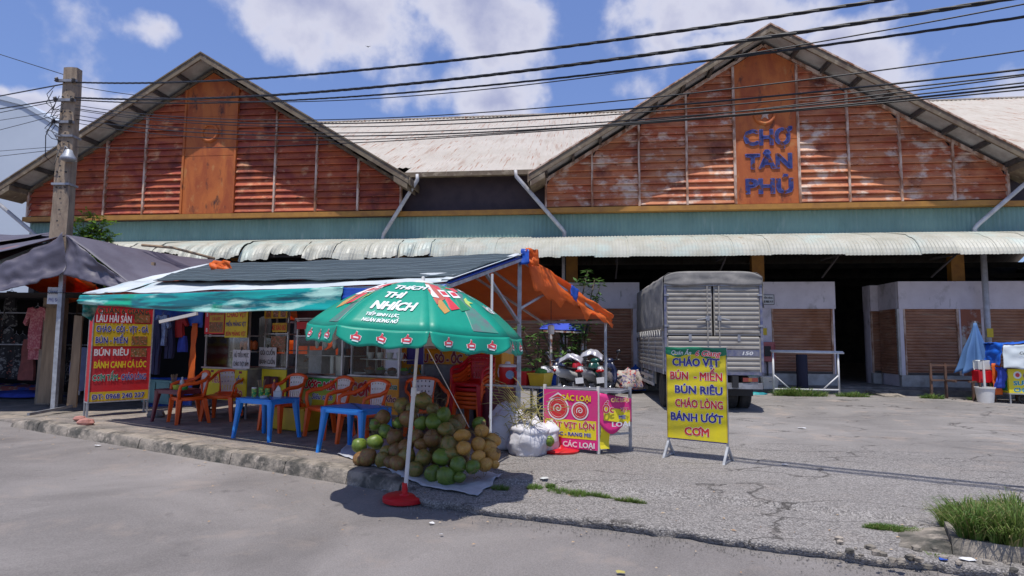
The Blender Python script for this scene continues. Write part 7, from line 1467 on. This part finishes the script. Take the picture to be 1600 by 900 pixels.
letter(fc, 'SƯỜN - BÌ', .52, .49, .1, .84, i_cyan, -.003, .04, 0, i_whi); letter(fc, 'CHẢ - ỐP LA', .55, .33, .1, .9, i_cyan, -.003, .04, 0, i_whi)
thick(obj('white_sheet', MB().grid(lambda u, v: Vector((-.12 + 1.6 * u - .06 * v, -.05 - .1 * v + .03 * noise.noise(Vector((u * 6, v * 4, 2))), 1.40 - .56 * v + .03 * noise.noise(Vector((u * 8, v * 2, 7))) + .02 * math.sin(u * 20) * v)), 40, 12), m_wtarp, fc, True), .004)
letter(fc, 'Cơm Tấm', .42, 1.20, .07, .45, i_dk, -.13, .02, .2, rot=-.05); letter(fc, '6 Giang', .5, 1.08, .07, .4, m_logo, -.145, .02, .2, rot=-.05)
tz = obj('blue_tarp_cover', cloth([Vector((-.1, -.06, 1.42)), Vector((1.6, -.06, 1.46)), Vector((1.6, .7, 1.5)), Vector((-.2, .7, 1.44))], 24, 12, .0, .05, 50), m_btar2, fc, True); thick(tz, .004)
thick(obj('blue_tarp_side', MB().grid(lambda u, v: Vector((-.10 - .12 * v ** .6 + .05 * noise.noise(Vector((u * 5, v * 6, 1))), -.08 + .8 * u, 1.44 - .55 * v + .04 * noise.noise(Vector((u * 4, v * 3, 9))))), 16, 12), m_btar2, fc, True), .004); thick(obj('blue_tarp_tail', MB().grid(lambda u, v: Vector((-.26 + .24 * u + .05 * math.sin(v * 5), .04 + .05 * noise.noise(Vector((u * 5, v * 5, 3))), .86 - .50 * v)), 8, 10), mat('deep_blue_cloth', (.02, .05, .35), rough=.7), fc, True), .004); thick(obj('orange_cloth', MB().grid(lambda u, v: Vector((-.28 + .2 * u, .12 + .04 * noise.noise(Vector((u * 5, v * 5, 3))), .95 - .75 * v)), 6, 10), m_orange, fc, True), .004)
cb_ = thing('drinks_crate', 'red crate with a clear tub between the white bucket and the blue tarp cart', 'crate', P0 + Vector((-.27, .42, .0)), -YAW); obj('crate', MB().cbox((0, 0, .62), (.38, .3, .3), 0, .02), p_red, cb_); obj('tub', MB().cbox((0, 0, .9), (.34, .26, .24), 0, .03), p_clear, cb_); [obj('leg', MB().box(x_, x_ + .03, y_, y_ + .03, 0, .47), m_rsteel, cb_) for x_ in (-.18, .15) for y_ in (-.14, .11)]

# ------------------------------------------------------------------ person reaching across behind the juice cart
m_skin = mat('skin', (.36, .19, .12), (.30, .15, .10), .55, scale=8); m_shirt = mat('grey_blue_shirt', (.32, .35, .4), (.26, .29, .34), .85, scale=6); m_trs = mat('dark_trousers', (.03, .03, .04), rough=.9); m_hair = mat('black_hair', (.012, .011, .01), rough=.5)
def skin_fig(name, verts, edges, root, m_, parent, sub=2):
    me = bpy.data.meshes.new(name); me.from_pydata([v[0] for v in verts], edges, []); me.materials.append(m_); o = bpy.data.objects.new(name, me); C.objects.link(o); o.parent = parent
    o.modifiers.new('skin', 'SKIN').use_smooth_shade = True
    if not me.skin_vertices: 
        with bpy.context.temp_override(object=o, active_object=o, selected_objects=[o]): bpy.ops.mesh.customdata_skin_add()
    for i, v in enumerate(verts): me.skin_vertices[0].data[i].radius = (v[1], v[2] if len(v) > 2 else v[1]); me.skin_vertices[0].data[i].use_root = (i == root)
    s_ = o.modifiers.new('sub', 'SUBSURF'); s_.levels = s_.render_levels = sub; return o
pe = thing('person', 'person in a pale grey short sleeved shirt reaching left from behind the juice cart', 'person', K(-2.9, 2.95, .12), KA + R(-20))
bd = [((0, 0, .93), .125, .10), ((0, 0, 1.12), .115, .09), ((0, 0, 1.3), .14, .1), ((0, 0, 1.42), .08, .07), ((0, -.01, 1.5), .052), ((-.16, 0, 1.38), .06), ((-.29, -.1, 1.22), .046), ((-.50, -.28, 1.10), .036), ((-.57, -.34, 1.07), .03), ((.16, 0, 1.38), .06), ((.24, -.02, 1.12), .045), ((.27, -.12, .9), .034), ((.27, -.16, .84), .028), ((.09, 0, .82), .085), ((.10, 0, .47), .056), ((.10, .01, .08), .04), ((.10, -.12, .04), .035), ((-.09, 0, .82), .085), ((-.10, 0, .47), .056), ((-.10, .01, .08), .04), ((-.10, -.12, .04), .035)]
ed = [(0, 1), (1, 2), (2, 3), (3, 4), (3, 5), (5, 6), (6, 7), (7, 8), (3, 9), (9, 10), (10, 11), (11, 12), (0, 13), (13, 14), (14, 15), (15, 16), (0, 17), (17, 18), (18, 19), (19, 20)]
bo = skin_fig('body', bd, ed, 0, m_skin, pe)
skin_fig('shirt', [((0, 0, .93), .15, .125), ((0, 0, 1.12), .14, .115), ((0, 0, 1.3), .165, .125), ((0, 0, 1.41), .10, .09), ((-.17, 0, 1.375), .08), ((-.25, -.06, 1.27), .066), ((.17, 0, 1.375), .08), ((.215, -.01, 1.22), .066)], [(0, 1), (1, 2), (2, 3), (3, 4), (4, 5), (3, 6), (6, 7)], 0, m_shirt, pe)
skin_fig('trousers', [((0, 0, .93), .14, .12), ((.09, 0, .82), .1), ((.10, 0, .47), .078), ((.10, .01, .12), .065), ((-.09, 0, .82), .1), ((-.10, 0, .47), .078), ((-.10, .01, .12), .065)], [(0, 1), (1, 2), (2, 3), (0, 4), (4, 5), (5, 6)], 0, m_trs, pe)
hd = MB().blob((0, -.02, 1.62), (.078, .095, .115), 16, lambda d: 1 + .06 * (d.y < -.5) * (1 - abs(d.z * 2)) - .08 * max(0, -d.z - .3) * (d.y > 0)); hd.blob((0, -.122, 1.60), (.014, .02, .022), 6).blob((-.078, -.01, 1.61), (.012, .02, .03), 6).blob((.078, -.01, 1.61), (.012, .02, .03), 6)
ho = obj('head', hd, m_skin, pe, True); obj('hair', MB().blob((0, .015, 1.655), (.088, .098, .10), 14, lambda d: 1 if d.z > -.35 or d.y > .2 else .82), m_hair, ho, True); 
for s_ in (-1, 1): obj('eye', MB().blob((s_ * .03, -.105, 1.635), (.011, .008, .007), 6), m_black, ho)
obj('mouth', MB().box(-.022, .022, -.112, -.10, 1.565, 1.571), i_mar, ho)
for hx, hy, hz, dx in ((-.60, -.365, 1.06, (-.75, -.6, -.25)), (.27, -.18, .80, (0, -.25, -.95))):
    D_ = Vector(dx).normalized(); S_ = D_.cross(Vector((0, 0, 1))).normalized(); U_ = S_.cross(D_); h0 = Vector((hx, hy, hz)); hb_ = MB(); hb_.tube([h0 - D_ * .03, h0 + D_ * .03, h0 + D_ * .075], [.028, .038, .036], 8, flat=.5, upv=U_)
    for k, (o_, l_) in enumerate(((-.028, .065), (-.01, .075), (.009, .07), (.027, .055))): p = h0 + D_ * .07 + S_ * o_; hb_.tube([p, p + D_ * l_ * .5 - U_ * .008, p + D_ * l_ * .85 - U_ * .03], [.009, .0085, .007], 6)
    p = h0 + D_ * .01 - S_ * .03; hb_.tube([p, p + (D_ - S_ * .8) * .03, p + (D_ * 1.2 - S_ * .8) * .045 - U_ * .01], [.011, .01, .008], 6)
    obj('hand', hb_, m_skin, pe, True)
# clutter in the dark behind the carts
for i, (s_, t_, z_, w_, h_, m_, lb) in enumerate(((-3.5, 2.6, .13, .5, .75, m_maroon, 'dark red cabinet in the gap between the second cart and the juice cart'), (-4.9, 3.2, .13, .9, 1.1, m_steel, 'grey steel cupboard behind the leftmost cart'), (-1.0, 3.2, .13, .8, 1.0, m_steel, 'grey steel cupboard behind the rice cart'))):
    c_ = thing('cupboard', lb, 'cupboard', K(s_, t_, z_), KA); obj('body', MB().cbox((0, .2, h_ / 2), (w_, .4, h_), 0, .01), m_, c_); obj('door', MB().box(-w_ / 2 + .02, -.01, -.008, -.001, .05, h_ - .05), m_, c_); obj('door', MB().box(.01, w_ / 2 - .02, -.008, -.001, .05, h_ - .05), m_, c_)
# litter
for i, (px, py, r_, m_, lb) in enumerate(((152, 697, .05, m_paper, 'white paper scrap on the road below the menu box'), (1253, 674, .09, m_paper, 'white sheet of paper lying in the middle of the yard'), (674, 819, .025, m_paper, 'small white scrap on the road right of the red umbrella base'), (690, 837, .018, m_paper, 'tiny white scrap on the road below the other one'), (1475, 892, .035, m_bluetarp, 'small blue plastic scrap by the broken kerb'), (850, 766, .05, p_clear, 'crumpled clear plastic bag in the grass of the asphalt edge'), (1227, 736, .04, m_paper, 'white paper scrap on the coarse asphalt right of the yellow stand'), (600, 767, .03, m_paper, 'paper scrap near the umbrella base'), (970, 896, .04, mat('yellow_leaf', (.4, .34, .1), rough=.8), 'yellowish scrap at the bottom of the road'), (1512, 892, .06, m_paper, 'white wrapper at the foot of the broken kerb'))):
    p = G(px, py, .0); p.z = hw(p) + .006 if st(p)[1] > t0(st(p)[0]) else .006; rr4 = random.Random(i); q = MB(); n = 7
    q.add([(0, 0, .01)] + [(r_ * rr4.uniform(.6, 1.2) * math.cos(k * 2 * PI / n), r_ * rr4.uniform(.4, .9) * math.sin(k * 2 * PI / n), rr4.uniform(.0, .014)) for k in range(n)], [(0, 1 + k, 1 + (k + 1) % n) for k in range(n)]); o = solid('litter', q, m_, lb, 'litter', p); thick(o, .002)
mb = MB(); rr5 = random.Random(21)
for i in range(260):
    s_ = rr5.uniform(-8, 7); t_ = (t0(s_) + .12 + abs(rr5.gauss(0, .5))) if rr5.random() < .55 else (-abs(rr5.gauss(0, .5)) - .05 + min(0, t0(s_))); p = K(s_, t_, (H(s_, t_) if t_ > t0(s_) else 0) + .008); a = rr5.random() * 6; l_ = rr5.uniform(.008, .025)
    d = Vector((math.cos(a) * l_, math.sin(a) * l_, 0)); e_ = Vector((-d.y, d.x, 0)) * .4; mb.add([p - d, p + e_ + Vector((0, 0, .005)), p + d, p - e_], [(0, 1, 2, 3)])
tag(struct('dry_leaves', mb, mat('dry_leaf', (.34, .2, .1), (.45, .36, .25), .8, scale=30), kind='stuff'), 'tiny dry leaves and scraps scattered along the kerb', 'leaves')
# a bird far up
br_ = thing('bird', 'tiny dark bird gliding under the central cloud', 'bird', atY(575, 73, 60)); obj('body', MB().blob((0, 0, 0), (.05, .16, .05), 8), m_black, br_); obj('wing', MB().add([(0, -.05, 0), (-.35, -.02, .12), (-.15, .06, .05), (0, .06, 0)], [(0, 1, 2, 3)]), m_black, br_); obj('wing', MB().add([(0, -.05, 0), (.35, -.02, .1), (.15, .06, .05), (0, .06, 0)], [(0, 1, 2, 3)]), m_black, br_)
bpy.context.view_layer.update()
